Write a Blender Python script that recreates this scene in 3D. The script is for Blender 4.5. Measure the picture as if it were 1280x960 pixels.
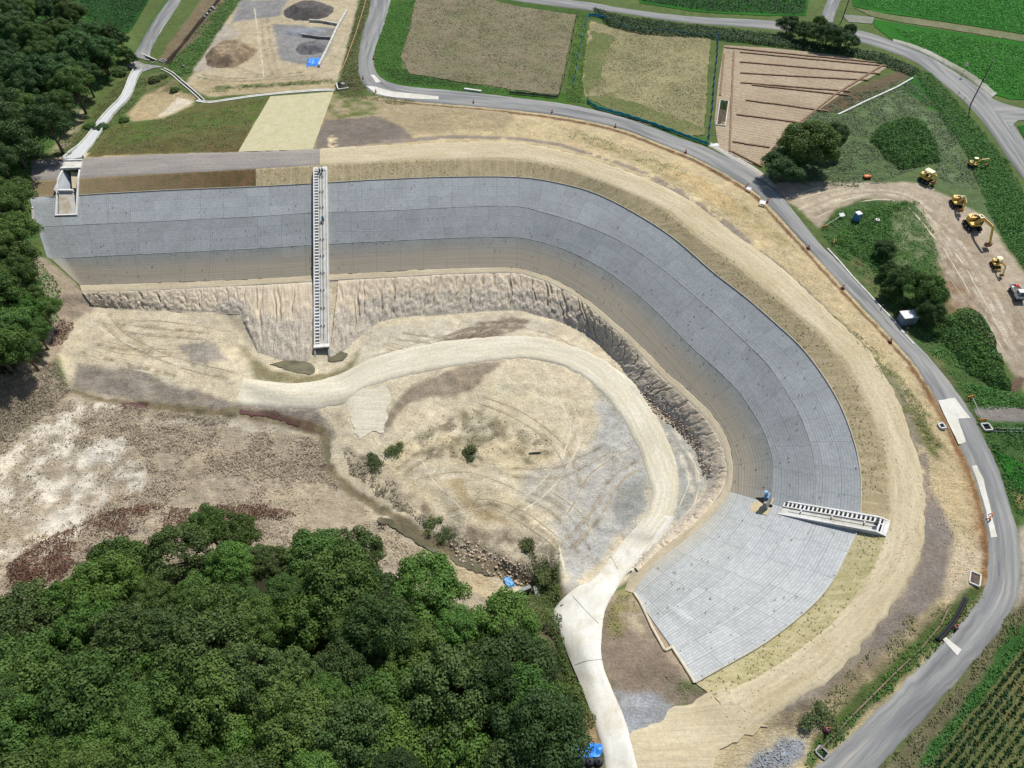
import bpy, math, random
import numpy as np
from mathutils import Vector, Matrix, geometry
from bpy.types import Object
R = math.radians
random.seed(7); rng = np.random.default_rng(7)
for o in list(bpy.data.objects): bpy.data.objects.remove(o)
scene = bpy.context.scene
col = scene.collection
# ------------------------------------------------------------------ camera, sky, sun, exposure
CAMH = 90.0; PITCH = R(49.3); F = 887.0
cam = bpy.data.cameras.new('camera'); co = bpy.data.objects.new('camera', cam); col.objects.link(co)
co.location = (0, 0, CAMH); co.rotation_euler = (math.pi/2 - PITCH, 0, 0)
cam.sensor_width = 36; cam.lens = F/1280*36; cam.clip_start = 1; cam.clip_end = 6000
scene.camera = co
SUN_EL = R(52); SUN_DIR = Vector((.46*math.cos(SUN_EL)/1.0, .888*math.cos(SUN_EL), math.sin(SUN_EL))).normalized()
w = bpy.data.worlds.new("World"); scene.world = w; w.use_nodes = True
nt = w.node_tree; bg = nt.nodes['Background']
sky = nt.nodes.new('ShaderNodeTexSky'); sky.sky_type = 'NISHITA'; sky.sun_disc = False
sky.sun_elevation = SUN_EL; sky.sun_rotation = math.atan2(SUN_DIR.x, SUN_DIR.y); sky.altitude = 100
sky.dust_density = .7
nt.links.new(sky.outputs[0], bg.inputs[0]); bg.inputs[1].default_value = .085
sl = bpy.data.lights.new('sun', 'SUN'); so = bpy.data.objects.new('sun', sl); col.objects.link(so)
so.rotation_euler = (-SUN_DIR).to_track_quat('-Z', 'Y').to_euler(); sl.energy = 4.3; sl.angle = R(.53)
sl.color = (1, .975, .93)
scene.view_settings.view_transform = 'Standard'; scene.view_settings.look = 'None'
scene.view_settings.exposure = 0.48; scene.view_settings.gamma = 1
scene.render.engine = 'CYCLES'
try:
    scene.cycles.max_bounces = 5; scene.cycles.diffuse_bounces = 2; scene.cycles.glossy_bounces = 2
    scene.cycles.transmission_bounces = 2; scene.cycles.transparent_max_bounces = 8
except Exception: pass

# ------------------------------------------------------------------ helpers: tagging, noise, colour
def tag(o, label=None, cat=None, group=None, kind=None):
    if label: o['label'] = label
    if cat: o['category'] = cat
    if group: o['group'] = group
    if kind: o['kind'] = kind
    return o
def empty(name, loc=(0,0,0), rz=0, label=None, cat=None, group=None):
    o = bpy.data.objects.new(name, None); col.objects.link(o); o.location = loc; o.rotation_euler = (0,0,rz)
    o.empty_display_size = .5
    return tag(o, label, cat, group)
def srgb(r, g, b):
    f = lambda c: (c/12.92 if c <= .04045 else ((c+.055)/1.055)**2.4)
    return np.array([f(r/255), f(g/255), f(b/255)])
KA = .66
def C(r, g, b): return tuple(srgb(r, g, b)*KA)
def _hash(ix, iy, s):
    n = (ix*374761393 + iy*668265263 + s*1442695041) & 0xffffffff
    n = ((n ^ (n >> 13))*1274126177) & 0xffffffff
    return ((n ^ (n >> 16)) & 0xffff)/65535.0
def vnoise(x, y, s=0):
    x = np.asarray(x, float); y = np.asarray(y, float)
    ix = np.floor(x).astype(np.int64); iy = np.floor(y).astype(np.int64)
    fx = x-ix; fy = y-iy; fx = fx*fx*(3-2*fx); fy = fy*fy*(3-2*fy)
    a = _hash(ix, iy, s); b = _hash(ix+1, iy, s); c = _hash(ix, iy+1, s); d = _hash(ix+1, iy+1, s)
    return (a+(b-a)*fx)*(1-fy) + (c+(d-c)*fx)*fy
def fbm(x, y, scale=1.0, octv=4, s=0):
    r = 0; a = .5; f = 1.0/scale; t = 0
    for k in range(octv):
        r = r + a*vnoise(x*f+17.3*k, y*f-9.1*k, s+k); t += a; a *= .55; f *= 2.03
    return r/t*2-1
def catmull(pts, n=6):
    P_ = [np.array(p, float) for p in pts]; out = []
    for i in range(len(P_)-1):
        p0 = P_[max(i-1,0)]; p1 = P_[i]; p2 = P_[i+1]; p3 = P_[min(i+2,len(P_)-1)]
        for k in range(n):
            t = k/n
            out.append(.5*((2*p1)+(-p0+p2)*t+(2*p0-5*p1+4*p2-p3)*t*t+(-p0+3*p1-3*p2+p3)*t**3))
    out.append(P_[-1]); return np.array(out)
def ray(px, py):
    X = (np.asarray(px, float)-640)/F; V = (480-np.asarray(py, float))/F
    return X, math.cos(PITCH)+V*math.sin(PITCH), -math.sin(PITCH)+V*math.cos(PITCH)
def at_z(px, py, z):
    a, b, c = ray(px, py); t = (np.asarray(z, float)-CAMH)/c
    return a*t, b*t

# ------------------------------------------------------------------ survey lines: image position and height of every break of slope
ST = dict(
 R0=[(38,202),(200,193),(320,190),(400,186),(480,182),(560,178),(640,178),(715,192),(790,217),(860,250),(915,290),(960,322),(1005,362),(1045,400),(1082,435),(1110,478),(1132,525),(1146,575),(1154,618),(1154,655),(1148,690),(1130,730),(1095,782),(1045,838),(990,876),(930,915)],
 L0=[(40,226),(200,217),(320,211),(400,206),(480,202),(560,199),(640,199),(700,209),(768,232),(828,260),(878,300),(925,335),(965,367),(1008,403),(1042,437),(1068,472),(1090,517),(1107,565),(1112,612),(1112,655),(1100,690),(1080,730),(1045,775),(1000,812),(950,845),(895,873)],
 T=[(42,248),(200,239),(320,234),(400,229.5),(480,225),(560,222),(640,222),(690,228),(745,243),(800,271),(845,301),(890,340),(930,371),(968,404),(1003,437),(1032,476),(1053,514),(1070,563),(1076,605),(1073,655),(1060,690),(1035,735),(1000,771),(955,805),(912,830),(869,854)],
 A=[(47,284),(200,277),(320,271),(400,266),(480,264),(560,260),(640,258),(680,266),(725,280),(772,300),(815,327),(856,360),(895,394),(930,427),(960,457),(985,494),(1002,525),(1014,560),(1020,597),(1018,645)],
 B=[(60,324),(200,317),(320,311),(402,306),(480,302),(565,298),(640,297),(672,302),(705,312),(748,333),(786,359),(822,391),(862,432),(898,464),(925,492),(945,522),(955,540),(962,560),(967,585),(963,630)],
 Cc=[(100,357),(200,354),(320,349),(405,344),(480,340),(565,336),(640,335),(665,340),(695,350),(728,370),(762,398),(797,429),(838,470),(866,494),(887,515),(902,535),(911,553),(915,570),(916,588),(912,615),(895,640),(868,667),(835,692),(812,713),(798,731),(792,742)],
 D=[(103,366),(200,362),(320,356),(405,351),(480,347),(565,342.5),(640,341),(664,345.5),(690,355),(723,373),(756,401),(790,432),(830,473),(857,497),(879,518),(894,539),(903,557),(907,573),(909,589),(904,611),(888,634),(861,661),(828,686),(805,707),(789,726),(782,739)],
 E=[(117,384),(200,388),(322,440),(405,452),(475,402),(550,393),(640,387),(668,393),(700,402),(735,419),(757,437),(778,460),(797,490),(822,512),(845,532),(862,550),(872,568),(880,590),(884,603),(880,618),(868,634),(842,658),(814,682),(795,702),(780,720),(772,734)])
for k, (f0, f1) in (('A', (1/3,)*2), ('B', (2/3,)*2)):
    for i in range(20, 26):
        a = np.array(ST['T'][i]); b = np.array(ST['Cc'][i]); ST[k].append(tuple(a+(b-a)*f0))
ZL = dict(R0=0, L0=0, T=-1.75, A=-4.25, B=-6.8, Cc=-9.3, D=-9.35)
EZ = [-12.6,-12.8,-14.2,-14.9,-13.4,-13.1,-13.0,-13,-13,-13.1,-13.1,-13.1,-13.2,-13.2,-13.2,-13.1,-13.1,-13.0,-12.9,-12.7,-12.5,-12.2,-11.8,-11.2,-10.6,-10.1]
LINE3 = {}
for k, pts in ST.items():
    z = EZ if k == 'E' else [ZL[k]]*26
    LINE3[k] = catmull([(p[0], p[1], zz) for p, zz in zip(pts, z)], 5)      # px, py, z   (126 stations)
def tow(a):
    x, y = at_z(a[:,0], a[:,1], a[:,2]); return np.stack([x, y, a[:,2]], 1)
E_ = LINE3['E']
for q in E_:
    if q[0] < 300: q[1] = 384+(q[0]-117)/183*7; q[2] = -11.7
    elif q[0] < 322: q[1] = 391+(q[0]-300)/22*45; q[2] = -11.8-(q[0]-300)/22*2.3
LW = {k: tow(v) for k, v in LINE3.items()}
RL = [(467,-30,-4.3),(462,15,-4.3),(455,37,-4.2),(449,70,-4.1),(449,92,-4),(457,108,-4),(470,118,-4),(495,124,-4),(570,131,-4),(640,137,-4),(715,147,-3.9),(780,162,-3.7),(840,185,-3.5),(880,202,-3.3),(940,237,-3.1),(960,255,-3),(997,295,-2.8),(1035,337,-2.6),(1072,377,-2.4),(1110,417,-2.2),(1147,460,-2.1),(1177,510,-2),(1200,555,-1.9),(1212,580,-1.8),(1225,620,-1.7),(1235,665,-1.6),(1237,717,-1.5),(1228,745,-1.4),(1197,787,-1.2),(1160,825,-1.1),(1120,867,-1),(1072,915,-.9),(1027,957,-.8),(990,990,-.7)]
RR = [(494,-30,-4.3),(484,15,-4.3),(477,37,-4.2),(467,64,-4.1),(467,82,-4),(475,97,-4),(495,106,-4),(525,110,-4),(580,115,-4),(640,122,-4),(715,132,-3.9),(785,149,-3.7),(850,173,-3.5),(890,188,-3.3),(950,222,-3.1),(985,256,-3),(1022,302,-2.8),(1060,340,-2.6),(1100,382,-2.4),(1135,420,-2.2),(1172,460,-2.1),(1210,512,-2),(1230,550,-1.9),(1247,587,-1.8),(1260,630,-1.7),(1271,670,-1.6),(1273,722,-1.5),(1260,765,-1.4),(1225,812,-1.2),(1185,860,-1.1),(1135,915,-1),(1097,957,-.9),(1060,995,-.8),(1030,1030,-.7)]
RLd = catmull(RL, 4); RRd = catmull(RR, 4)
SPOTS = [(230,100,-4.2),(425,100,-4.2),(440,5,-4.3),(300,0,-4.3),(230,60,-4.3),(520,10,-4.3),(500,90,-4.1),(880,60,-4.3),(880,168,-3.9),(700,60,-4.3),
 (1000,100,-3.9),(1100,88,-3.7),(950,190,-3.5),(1140,60,-4.2),(1275,180,-3.8),(1100,15,-4.8),(1280,60,-4.8),(1230,115,-4.2),(1130,200,-3.3),(1265,300,-3.3),(1270,370,-3.1),(1200,400,-2.9),
 (1270,500,-3),(1278,600,-2.8),(1290,800,-3),(1260,900,-3),(1200,990,-3),(950,15,-4.4),(760,5,-4.4),(1020,40,-4.2),
 (200,88,-5.0),(255,128,-4.1),(330,119,-4.1),(415,113,-4.1),(178,88,-5.8),(163,112,-5.2),(130,152,-3.7),(108,180,-2.2),(92,198,-.6),(150,170,-2.2),(60,188,-.5),(110,140,-4.2),(130,100,-5),
 (0,100,1),(60,60,-1),(100,0,-3),(170,50,-5),(150,0,-5.2),(230,0,-4.8),(185,68,-4.9),(0,200,2.5),(20,250,.5),(15,320,-2),(0,400,-3),(0,480,-7),(40,470,-9),(72,440,-11.6),(60,370,-7),(85,385,-10.2),(25,300,-1),
 (90,450,-12.2),(150,410,-12.6),(250,440,-12.9),(300,478,-12.5),(290,405,-12.9),(350,462,-14.6),(375,478,-13.6),(400,462,-15.3),(440,448,-14.0),(455,470,-12.6),(500,425,-13),(620,420,-12.9),
 (640,435,-12.3),(540,455,-12.3),(440,490,-12.4),(370,495,-12.5),(740,470,-12.4),(800,530,-12.5),(835,610,-12.1),(820,670,-11.2),(790,710,-9.6),(757,735,-8.3),
 (770,760,-7),(840,760,-6.2),(850,850,-2.1),(795,870,-2.6),(780,800,-5),(820,800,-5.3),(700,770,-8),(702,725,-9.5),(690,680,-11.8),(725,800,-5.6),(745,860,-3),(775,930,-.6),(790,970,0),(860,940,0),(870,900,-.6),(905,960,0),(960,930,-.5),(1000,920,-1.2),(950,990,-.5),(840,1000,0),
 (600,490,-12),(700,560,-12.8),(550,600,-12.5),(650,640,-12.7),(760,600,-12.8),(640,560,-12.3),(740,660,-12.4),(850,600,-12.9),(862,630,-12.5),(828,560,-12.9),
 (90,488,-13.4),(200,510,-13.8),(340,527,-14.1),(405,547,-14.6),(412,590,-14.8),(480,642,-15),(560,692,-15.1),(640,728,-15.3),(680,738,-15.2),(440,535,-13),(470,560,-13.3),(520,640,-13.2),(600,682,-13.4),(665,710,-13.4),
 (300,560,-13.2),(100,600,-12.3),(0,650,-10.5),(0,550,-11),(60,500,-12),(300,640,-12),(440,655,-13.3),(560,735,-13.8),(620,760,-14),
 (0,760,-8),(200,720,-9.5),(400,720,-10.5),(560,790,-10.5),(650,830,-10.5),(0,950,3),(200,950,2),(400,950,0),(560,950,-3),(300,830,-2.5),(500,860,-5.5),(680,900,-6.5),(700,840,-7.5),(735,940,-1.6),
 (200,1150,4),(600,1100,0),(1000,1100,-.5),(-150,500,-2),(-200,800,4),(-100,250,6),(-80,0,-1),(1420,300,-4),(1420,700,-3.5),(1420,100,-5)]
ZF = [(600,200,-4.5)]
# ---- triangulate the survey and rasterise it to a height grid
verts, zs, edges = [], [], []
def addline(a):
    b = len(verts)
    for p in a: verts.append((p[0], p[1])); zs.append(p[2])
    for i in range(len(a)-1): edges.append((b+i, b+i+1))
for k in LW: addline(LW[k])
keep = [i for i in range(len(RLd))]
addline(tow(RLd)[::2]); addline(tow(RRd)[::2])
sp = tow(np.array(SPOTS, float))
for p in sp: verts.append((p[0], p[1])); zs.append(p[2])
for p in [(-420,-120,8),(-420,120,4),(-420,420,-5),(0,420,-5),(420,420,-5),(420,120,-4),(420,-120,-3),(0,-120,0),(-150,330,-5),(150,330,-5),(-120,-20,6),(120,0,-2.5)]:
    verts.append(p[:2]); zs.append(p[2])
zs = np.array(zs)
cv, ce, cf, ov, oe, of = geometry.delaunay_2d_cdt([Vector(v) for v in verts], edges, [], 0, 1e-3)
VV = np.array([(v.x, v.y) for v in cv]); ZZ = np.zeros(len(VV)); va = np.array(verts)
for i, o in enumerate(ov):
    if len(o): ZZ[i] = zs[o[0]]
    else:
        d = ((va-VV[i])**2).sum(1); j = np.argsort(d)[:4]; ww = 1/(d[j]+.01); ZZ[i] = (zs[j]*ww).sum()/ww.sum()
GX = np.arange(-200, 200.01, .42)
GY = [-12.0]
while GY[-1] < 300: GY.append(GY[-1] + .33 + .25*max(0, GY[-1]-60)/200)
GY = np.array(GY)
def bracket(arr, lo, hi): return np.searchsorted(arr, lo), np.searchsorted(arr, hi, 'right')
GZ = np.full((len(GY), len(GX)), -4.0)
for f in cf:
    a, b, c = [VV[i] for i in f]; za, zb, zc = [ZZ[i] for i in f]
    x0, x1 = bracket(GX, min(a[0],b[0],c[0]), max(a[0],b[0],c[0])); y0, y1 = bracket(GY, min(a[1],b[1],c[1]), max(a[1],b[1],c[1]))
    if x1 <= x0 or y1 <= y0: continue
    X, Y = np.meshgrid(GX[x0:x1], GY[y0:y1])
    den = (b[1]-c[1])*(a[0]-c[0])+(c[0]-b[0])*(a[1]-c[1])
    if abs(den) < 1e-9: continue
    w1 = ((b[1]-c[1])*(X-c[0])+(c[0]-b[0])*(Y-c[1]))/den; w2 = ((c[1]-a[1])*(X-c[0])+(a[0]-c[0])*(Y-c[1]))/den; w3 = 1-w1-w2
    m = (w1 >= -1e-6) & (w2 >= -1e-6) & (w3 >= -1e-6)
    GZ[y0:y1, x0:x1][m] = (w1*za+w2*zb+w3*zc)[m]
# soften the breaks a touch
for _ in range(2):
    GZ[1:-1,1:-1] = (GZ[1:-1,1:-1]*4 + GZ[:-2,1:-1]+GZ[2:,1:-1]+GZ[1:-1,:-2]+GZ[1:-1,2:])/8
def height(x, y, G=None):
    G = GZ if G is None else G
    x = np.asarray(x, float); y = np.asarray(y, float)
    fx = np.clip((x-GX[0])/(GX[1]-GX[0]), 0, len(GX)-1.001); ix = fx.astype(int); fx = fx-ix
    yc = np.clip(y, GY[0], GY[-1]-1e-4); iy = np.clip(np.searchsorted(GY, yc, 'right')-1, 0, len(GY)-2); fy = (yc-GY[iy])/(GY[iy+1]-GY[iy])
    return (G[iy,ix]*(1-fx)+G[iy,ix+1]*fx)*(1-fy)+(G[iy+1,ix]*(1-fx)+G[iy+1,ix+1]*fx)*fy
GZ0 = GZ.copy()
def P(px, py, dz=0.0):
    """image position -> point on the ground (or dz above it)"""
    z = np.full(np.shape(np.asarray(px, float)), -5.0)
    for _ in range(40):
        x, y = at_z(px, py, z); z = .5*z+.5*(height(x, y, GZ0)+dz)
    x, y = at_z(px, py, z)
    return np.stack([x, y, height(x, y, GZ0)], -1)
def PV(px, py, dz=0.0): return Vector(P(px, py, dz))

# ------------------------------------------------------------------ painting the soils (their own colours, the wood floors darkened for shade) onto the ground grid
GCOL = np.zeros((len(GY), len(GX), 3)); GRGH = np.full((len(GY), len(GX)), .3)
GCOL[:] = C(95,112,62)
def sdist(X, Y, poly):
    """signed distance, positive inside"""
    d2 = np.full(X.shape, 1e18); ins = np.zeros(X.shape, bool); n = len(poly)
    for i in range(n):
        ax, ay = poly[i]; bx, by = poly[(i+1) % n]
        ex, ey = bx-ax, by-ay; L = ex*ex+ey*ey+1e-12
        t = np.clip(((X-ax)*ex+(Y-ay)*ey)/L, 0, 1)
        d2 = np.minimum(d2, (X-ax-t*ex)**2+(Y-ay-t*ey)**2)
        cond = ((ay > Y) != (by > Y))
        with np.errstate(divide='ignore', invalid='ignore'):
            xx = (bx-ax)*(Y-ay)/((by-ay) if by != ay else 1e-12)+ax
        ins ^= cond & (X < xx)
    return np.sqrt(d2)*np.where(ins, 1, -1)
pcount = 0
def paint(poly, rgb, feather=.5, warp=.8, wscale=3.0, rough=None, mix=1.0, relief=0, world=False, dist=0.0):
    global pcount; pcount += 1
    if not world:
        pl = np.array(poly, float); pl = P(pl[:,0], pl[:,1])[:, :2]
    else: pl = np.array(poly)[:, :2]
    pad = feather+warp+1
    x0, x1 = bracket(GX, pl[:,0].min()-pad, pl[:,0].max()+pad); y0, y1 = bracket(GY, pl[:,1].min()-pad, pl[:,1].max()+pad)
    if x1 <= x0 or y1 <= y0: return
    X, Y = np.meshgrid(GX[x0:x1], GY[y0:y1])
    sd = sdist(X, Y, pl)+warp*fbm(X, Y, wscale, 4, 100+pcount)
    m = np.clip(sd/feather*.5+.5, 0, 1)*mix
    if dist: m = m*np.clip(.5+dist*(fbm(X, Y, wscale*.8, 5, 300+pcount)), 0, 1)
    GCOL[y0:y1, x0:x1] = GCOL[y0:y1, x0:x1]*(1-m[...,None])+np.array(rgb)*m[...,None]
    if rough is not None: GRGH[y0:y1, x0:x1] = GRGH[y0:y1, x0:x1]*(1-m)+rough*m
    if relief: GZ[y0:y1, x0:x1] += relief*m*(fbm(X, Y, 2.5, 5, 500+pcount))
def strip(a, b, i0=0, i1=None):
    A_ = LW[a][i0:i1]; B_ = LW[b][i0:i1]; return [tuple(p[:2]) for p in A_]+[tuple(p[:2]) for p in B_[::-1]]
def ellipse(cx, cy, rx, ry, a=0, n=20):
    return [(cx+rx*math.cos(t)*math.cos(a)-ry*math.sin(t)*math.sin(a), cy+rx*math.cos(t)*math.sin(a)+ry*math.sin(t)*math.cos(a)) for t in [2*math.pi*k/n for k in range(n)]]
TAN = C(214,201,168); OCH = C(204,186,146); GRY = C(142,132,122); GRASS = C(72,100,48); SOILD = C(128,114,95)
# outer slope between crest and road
Rw = tow(RLd)
outer = [tuple(p[:2]) for p in LW['R0']]+[tuple(p[:2]) for p in P(np.array([870,830.,1000,1020]), np.array([960,975.,975,955]))]+[tuple(p[:2]) for p in Rw[::-1][:108]]
paint(outer, OCH, .4, .3, world=True, rough=.7)
paint([(395,118),(470,122),(560,132),(640,138),(640,160),(560,165),(500,172),(392,188)], C(176,160,128), 1, 1.5, rough=.6)
paint([(400,120),(440,116),(470,128),(475,142),(410,150)], C(110,120,70), 1, 1.5, dist=1.6)
paint([(405,150),(470,145),(500,158),(520,176),(391,187)], C(132,122,112), .6, .6)
# grey track band outside the crest path
band = [(480,178),(560,171),(640,173),(700,181),(745,195),(800,214),(850,240),(905,278),(960,325),(1010,368),(1060,418),(1100,458),(1125,490),(1150,560),(1162,620),(1170,655),(1170,690),(1148,740),(1110,790),(1060,835),(1010,868),(960,885)]
bw = P(np.array([b[0] for b in band], float), np.array([b[1] for b in band], float))[:, :2]
def ribbon(c, wl, wr=None):
    c = np.array(c); wr = wl if wr is None else wr
    t = np.gradient(c, axis=0); t /= np.linalg.norm(t, axis=1)[:,None]+1e-9; n = np.stack([-t[:,1], t[:,0]], 1)
    wl = np.broadcast_to(wl, len(c)); wr = np.broadcast_to(wr, len(c))
    return [tuple(p) for p in c+n*wl[:,None]]+[tuple(p) for p in (c-n*wr[:,None])[::-1]]
wb = np.interp(np.arange(len(bw)), [0,4,6,10,13,16,18,21], [1.2,1.0,1.1,1.0,.9,1.2,1.8,1.0])
paint(ribbon(bw, wb), C(150,138,124), .4, .6, 2, world=True, rough=.25)
paint([(1150,640),(1172,620),(1195,670),(1192,710),(1180,742),(1130,790),(1100,812),(1085,805),(1130,755),(1150,700)], C(140,130,120), .5, .6, 2, rough=.35)
paint([(1060,838),(1110,805),(1160,760),(1170,775),(1110,840),(1060,880),(1025,880)], C(160,142,112), .8, 1.2, dist=1.2)
paint([(1000,870),(1060,835),(1120,800),(1180,745),(1215,735),(1200,775),(1120,850),(1050,920),(1030,935),(1010,900)], C(120,112,82), .8, 1.5, 2.5, mix=.7, dist=1.4)
paint([(1190,690),(1222,640),(1228,690),(1215,730),(1185,750),(1180,735)], C(214,196,164), .7, .8)
paint([(1160,500),(1190,560),(1210,620),(1222,680),(1212,690),(1190,620),(1165,560),(1140,490)], C(202,182,142), .8, 1)
# grassed weeds between gray band and road
for pl in ([(1040,395),(1075,420),(1130,475),(1160,520),(1185,565),(1178,570),(1140,520),(1100,470)], [(1100,470),(1125,480),(1160,530),(1180,580),(1150,560)]):
    paint(pl, C(112,116,70), .6, 1.6, 2, dist=1.5)
paint([(720,160),(790,190),(860,215),(950,270),(1000,310),(990,315),(900,262),(800,205),(715,172)], C(160,150,100), .8, 1.4, 2, dist=1.1, mix=.7)
paint([(830,210),(880,222),(930,262),(925,272),(870,240)], C(208,182,134), .8, 1, 2, mix=.8)
# red soil ditch line along the road edge
dl = P(RLd[36:104,0]-4, RLd[36:104,1]+4)[:, :2]
paint(ribbon(dl, .45), C(132,102,76), .25, .35, 1.2, world=True, rough=.9, relief=.25)
dl2 = P(RLd[28:60,0]-2, RLd[28:60,1]+3)[:, :2]
paint(ribbon(dl2, .35), C(110,82,60), .25, .3, 1.2, world=True, rough=.9)
paint(ribbon(P(RLd[80:112,0]-7, RLd[80:112,1])[:, :2], .7), C(150,112,76), .4, .9, 1.5, world=True, rough=.9, dist=1.5)
# downstream slope top-left
paint([(38,202),(110,196),(60,205)], GRY, .3, .3)
gs = [(108,196),(300,190),(335,122),(250,130),(200,152),(150,155),(125,170)]
paint(gs, C(104,104,62), .3, .3, rough=.3)
paint([(120,190),(200,180),(305,165),(300,190),(108,197)], C(104,92,58), .6, .8, 3, dist=1.2)
paint([(135,160),(210,148),(330,125),(322,150),(200,170),(135,186)], C(88,108,50), .6, .8, 2.5, dist=1.4)
paint([(60,196),(85,170),(130,120),(160,92),(178,88),(160,125),(130,160),(110,190),(70,198)], C(94,98,58), .5, .8, dist=1.0)
paint([(80,125),(110,118),(100,160),(90,180),(62,192),(80,165)], C(180,165,140), .6, .8, 2, dist=.8)
paint([(160,142),(180,118),(205,108),(245,122),(240,132),(205,148),(165,152)], C(186,168,130), .6, .7, 2, rough=.6)
paint([(192,92),(225,100),(220,116),(180,118),(178,98)], C(130,122,86), .5, .8, 2, dist=1)
paint([(222,122),(243,127),(215,142),(195,147)], C(222,210,185), .4, .4)
# yard
paint([(232,105),(255,75),(285,0),(450,-5),(428,85),(420,106),(330,115),(262,122)], C(196,182,152), .5, .6, rough=.45)
paint([(300,0),(360,0),(350,20),(290,28)], C(150,148,146), .6, 1, 3)
paint([(340,30),(420,35),(412,60),(400,85),(350,75),(345,50)], C(150,148,145), .5, .8, 2)
paint([(232,60),(270,20),(300,40),(270,85),(240,90)], C(186,176,160), .6, 1, 3)
paint([(210,80),(232,60),(270,10),(290,-5),(305,-5),(270,45),(240,90),(225,95)], C(84,104,58), .4, .5)
paint([(198,75),(222,40),(255,-5),(285,-5),(250,45),(212,80)], C(132,118,92), .4, .4, rough=.6)
paint([(163,70),(182,38),(206,-5),(212,-5),(190,40),(172,68)], C(84,110,60), .4, .4)
paint([(205,78),(222,60),(245,30),(272,-2),(277,-2),(245,38),(212,82)], C(58,48,40), .2, .2)
paint([(235,98),(330,100),(420,98),(420,112),(330,116),(260,120)], C(188,172,136), .6, .6)
paint([(258,108),(330,104),(420,100),(420,104),(330,109),(262,112)], C(74,92,52), .3, .6, 1.5, dist=1)
paint([(428,85),(450,0),(466,0),(448,60),(450,105),(424,112)], C(98,108,66), .5, .6, 2, rough=.6)
paint([(430,95),(448,100),(455,112),(430,112)], C(100,92,72), .5, .5)
# field margins
paint([(467,60),(487,0),(520,0),(505,60),(500,85),(560,100),(720,118),(720,132),(600,118),(490,108),(470,92)], C(70,108,42), .4, .5, rough=.5)
paint([(478,86),(492,84),(560,97),(600,108),(560,108),(495,102)], C(52,78,34), .5, .4)
paint([(705,128),(722,18),(735,15),(732,60),(730,125),(745,137)], C(92,116,52), .4, .5)
paint([(725,120),(890,172),(884,182),(800,160),(720,134)], C(84,112,56), .5, .5)
paint([(570,-10),(640,0),(735,14),(770,20),(860,32),(960,42),(1075,62),(1140,88),(1110,80),(900,52),(740,24),(600,6)], C(72,100,46), .5, .6)
paint([(960,175),(1000,135),(1140,92),(1210,160),(1280,260),(1280,320),(1235,280),(1180,240),(1080,240),(990,240),(955,222)], C(98,118,76), .6, .6, rough=.6)
paint([(1000,140),(1062,112),(1135,85),(1135,97),(1050,140)], C(112,98,76), .3, .5, 1.5)
paint([(1120,110),(1140,92),(1212,150),(1250,205),(1280,245),(1280,330),(1250,290),(1232,250),(1215,200),(1170,140)], C(52,98,40), .4, .8, 3, rough=.6)
paint([(1065,150),(1130,110),(1190,170),(1215,240),(1180,235),(1170,200),(1130,140)], C(116,136,98), 1, 1.5, 3, dist=1.1)
paint([(970,228),(1080,228),(1150,228),(1230,270),(1285,350),(1285,490),(1262,460),(1225,410),(1190,380),(1175,320),(1150,260),(1080,248),(1045,262),(1022,285),(1000,262),(960,235)], C(186,172,150), .5, .8, rough=.45)
paint([(1150,262),(1200,280),(1250,330),(1280,400),(1280,480),(1230,400),(1190,380),(1170,330)], C(168,150,128), .8, 1, 4, dist=1.3)
paint([(1160,380),(1175,345),(1210,360),(1220,392),(1180,392)], C(150,122,96), 1, 1.5, 2, dist=1.3)
paint([(1025,292),(1045,262),(1080,250),(1145,252),(1160,300),(1172,350),(1185,400),(1250,470),(1285,505),(1285,540),(1215,525),(1180,470),(1110,385),(1060,335)], C(78,104,56), .5, .6, rough=.6)
paint([(1110,255),(1150,262),(1165,300),(1150,330),(1125,330),(1115,290)], C(140,146,112), .6, 1.2, 2, dist=1.2)
paint([(1060,330),(1075,320),(1110,365),(1180,450),(1215,520),(1195,495),(1150,432),(1105,380)], C(118,116,80), .5, .6, dist=1.1)
paint([(1215,505),(1285,510),(1285,640),(1270,660),(1255,600),(1230,540)], C(72,100,52), .4, .6, rough=.6)
paint([(1215,512),(1240,508),(1262,508),(1285,512),(1285,526),(1240,526),(1222,520)], C(138,132,126), .25, .3)
paint([(1258,480),(1275,470),(1285,474),(1262,498)], C(120,100,84), .3, .4)
paint([(1262,585),(1278,590),(1275,600),(1262,594)], C(178,154,110), .3, .5); paint([(1266,612),(1285,622),(1285,640),(1270,632)], C(172,142,102), .3, .5)
paint([(1272,660),(1285,655),(1290,760),(1262,770),(1275,720)], C(182,172,154), .5, .6)
# verge right bottom
paint([(1262,765),(1290,745),(1290,800),(1210,890),(1160,965),(1095,965),(1190,862)], C(124,118,90), .4, .6, rough=.6)
paint([(1255,782),(1290,775),(1290,810),(1215,890),(1165,960),(1140,960),(1200,885),(1240,828)], C(66,108,50), .4, .9, 2.5)
paint([(1060,910),(1135,845),(1200,775),(1232,735),(1212,732),(1150,790),(1050,885),(1005,935),(1012,965)], C(92,108,58), .4, .5, 2)
paint([(975,915),(1012,912),(1018,938),(995,965),(900,965),(935,935)], C(198,184,152), .5, .8)
paint([(950,940),(975,920),(1008,925),(1005,940),(985,960),(930,965)], C(160,166,172), .4, .8, 2, rough=.8)
paint([(975,890),(1012,878),(1020,905),(985,915),(950,905)], C(132,120,100), .6, .9, dist=1.2)
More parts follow.
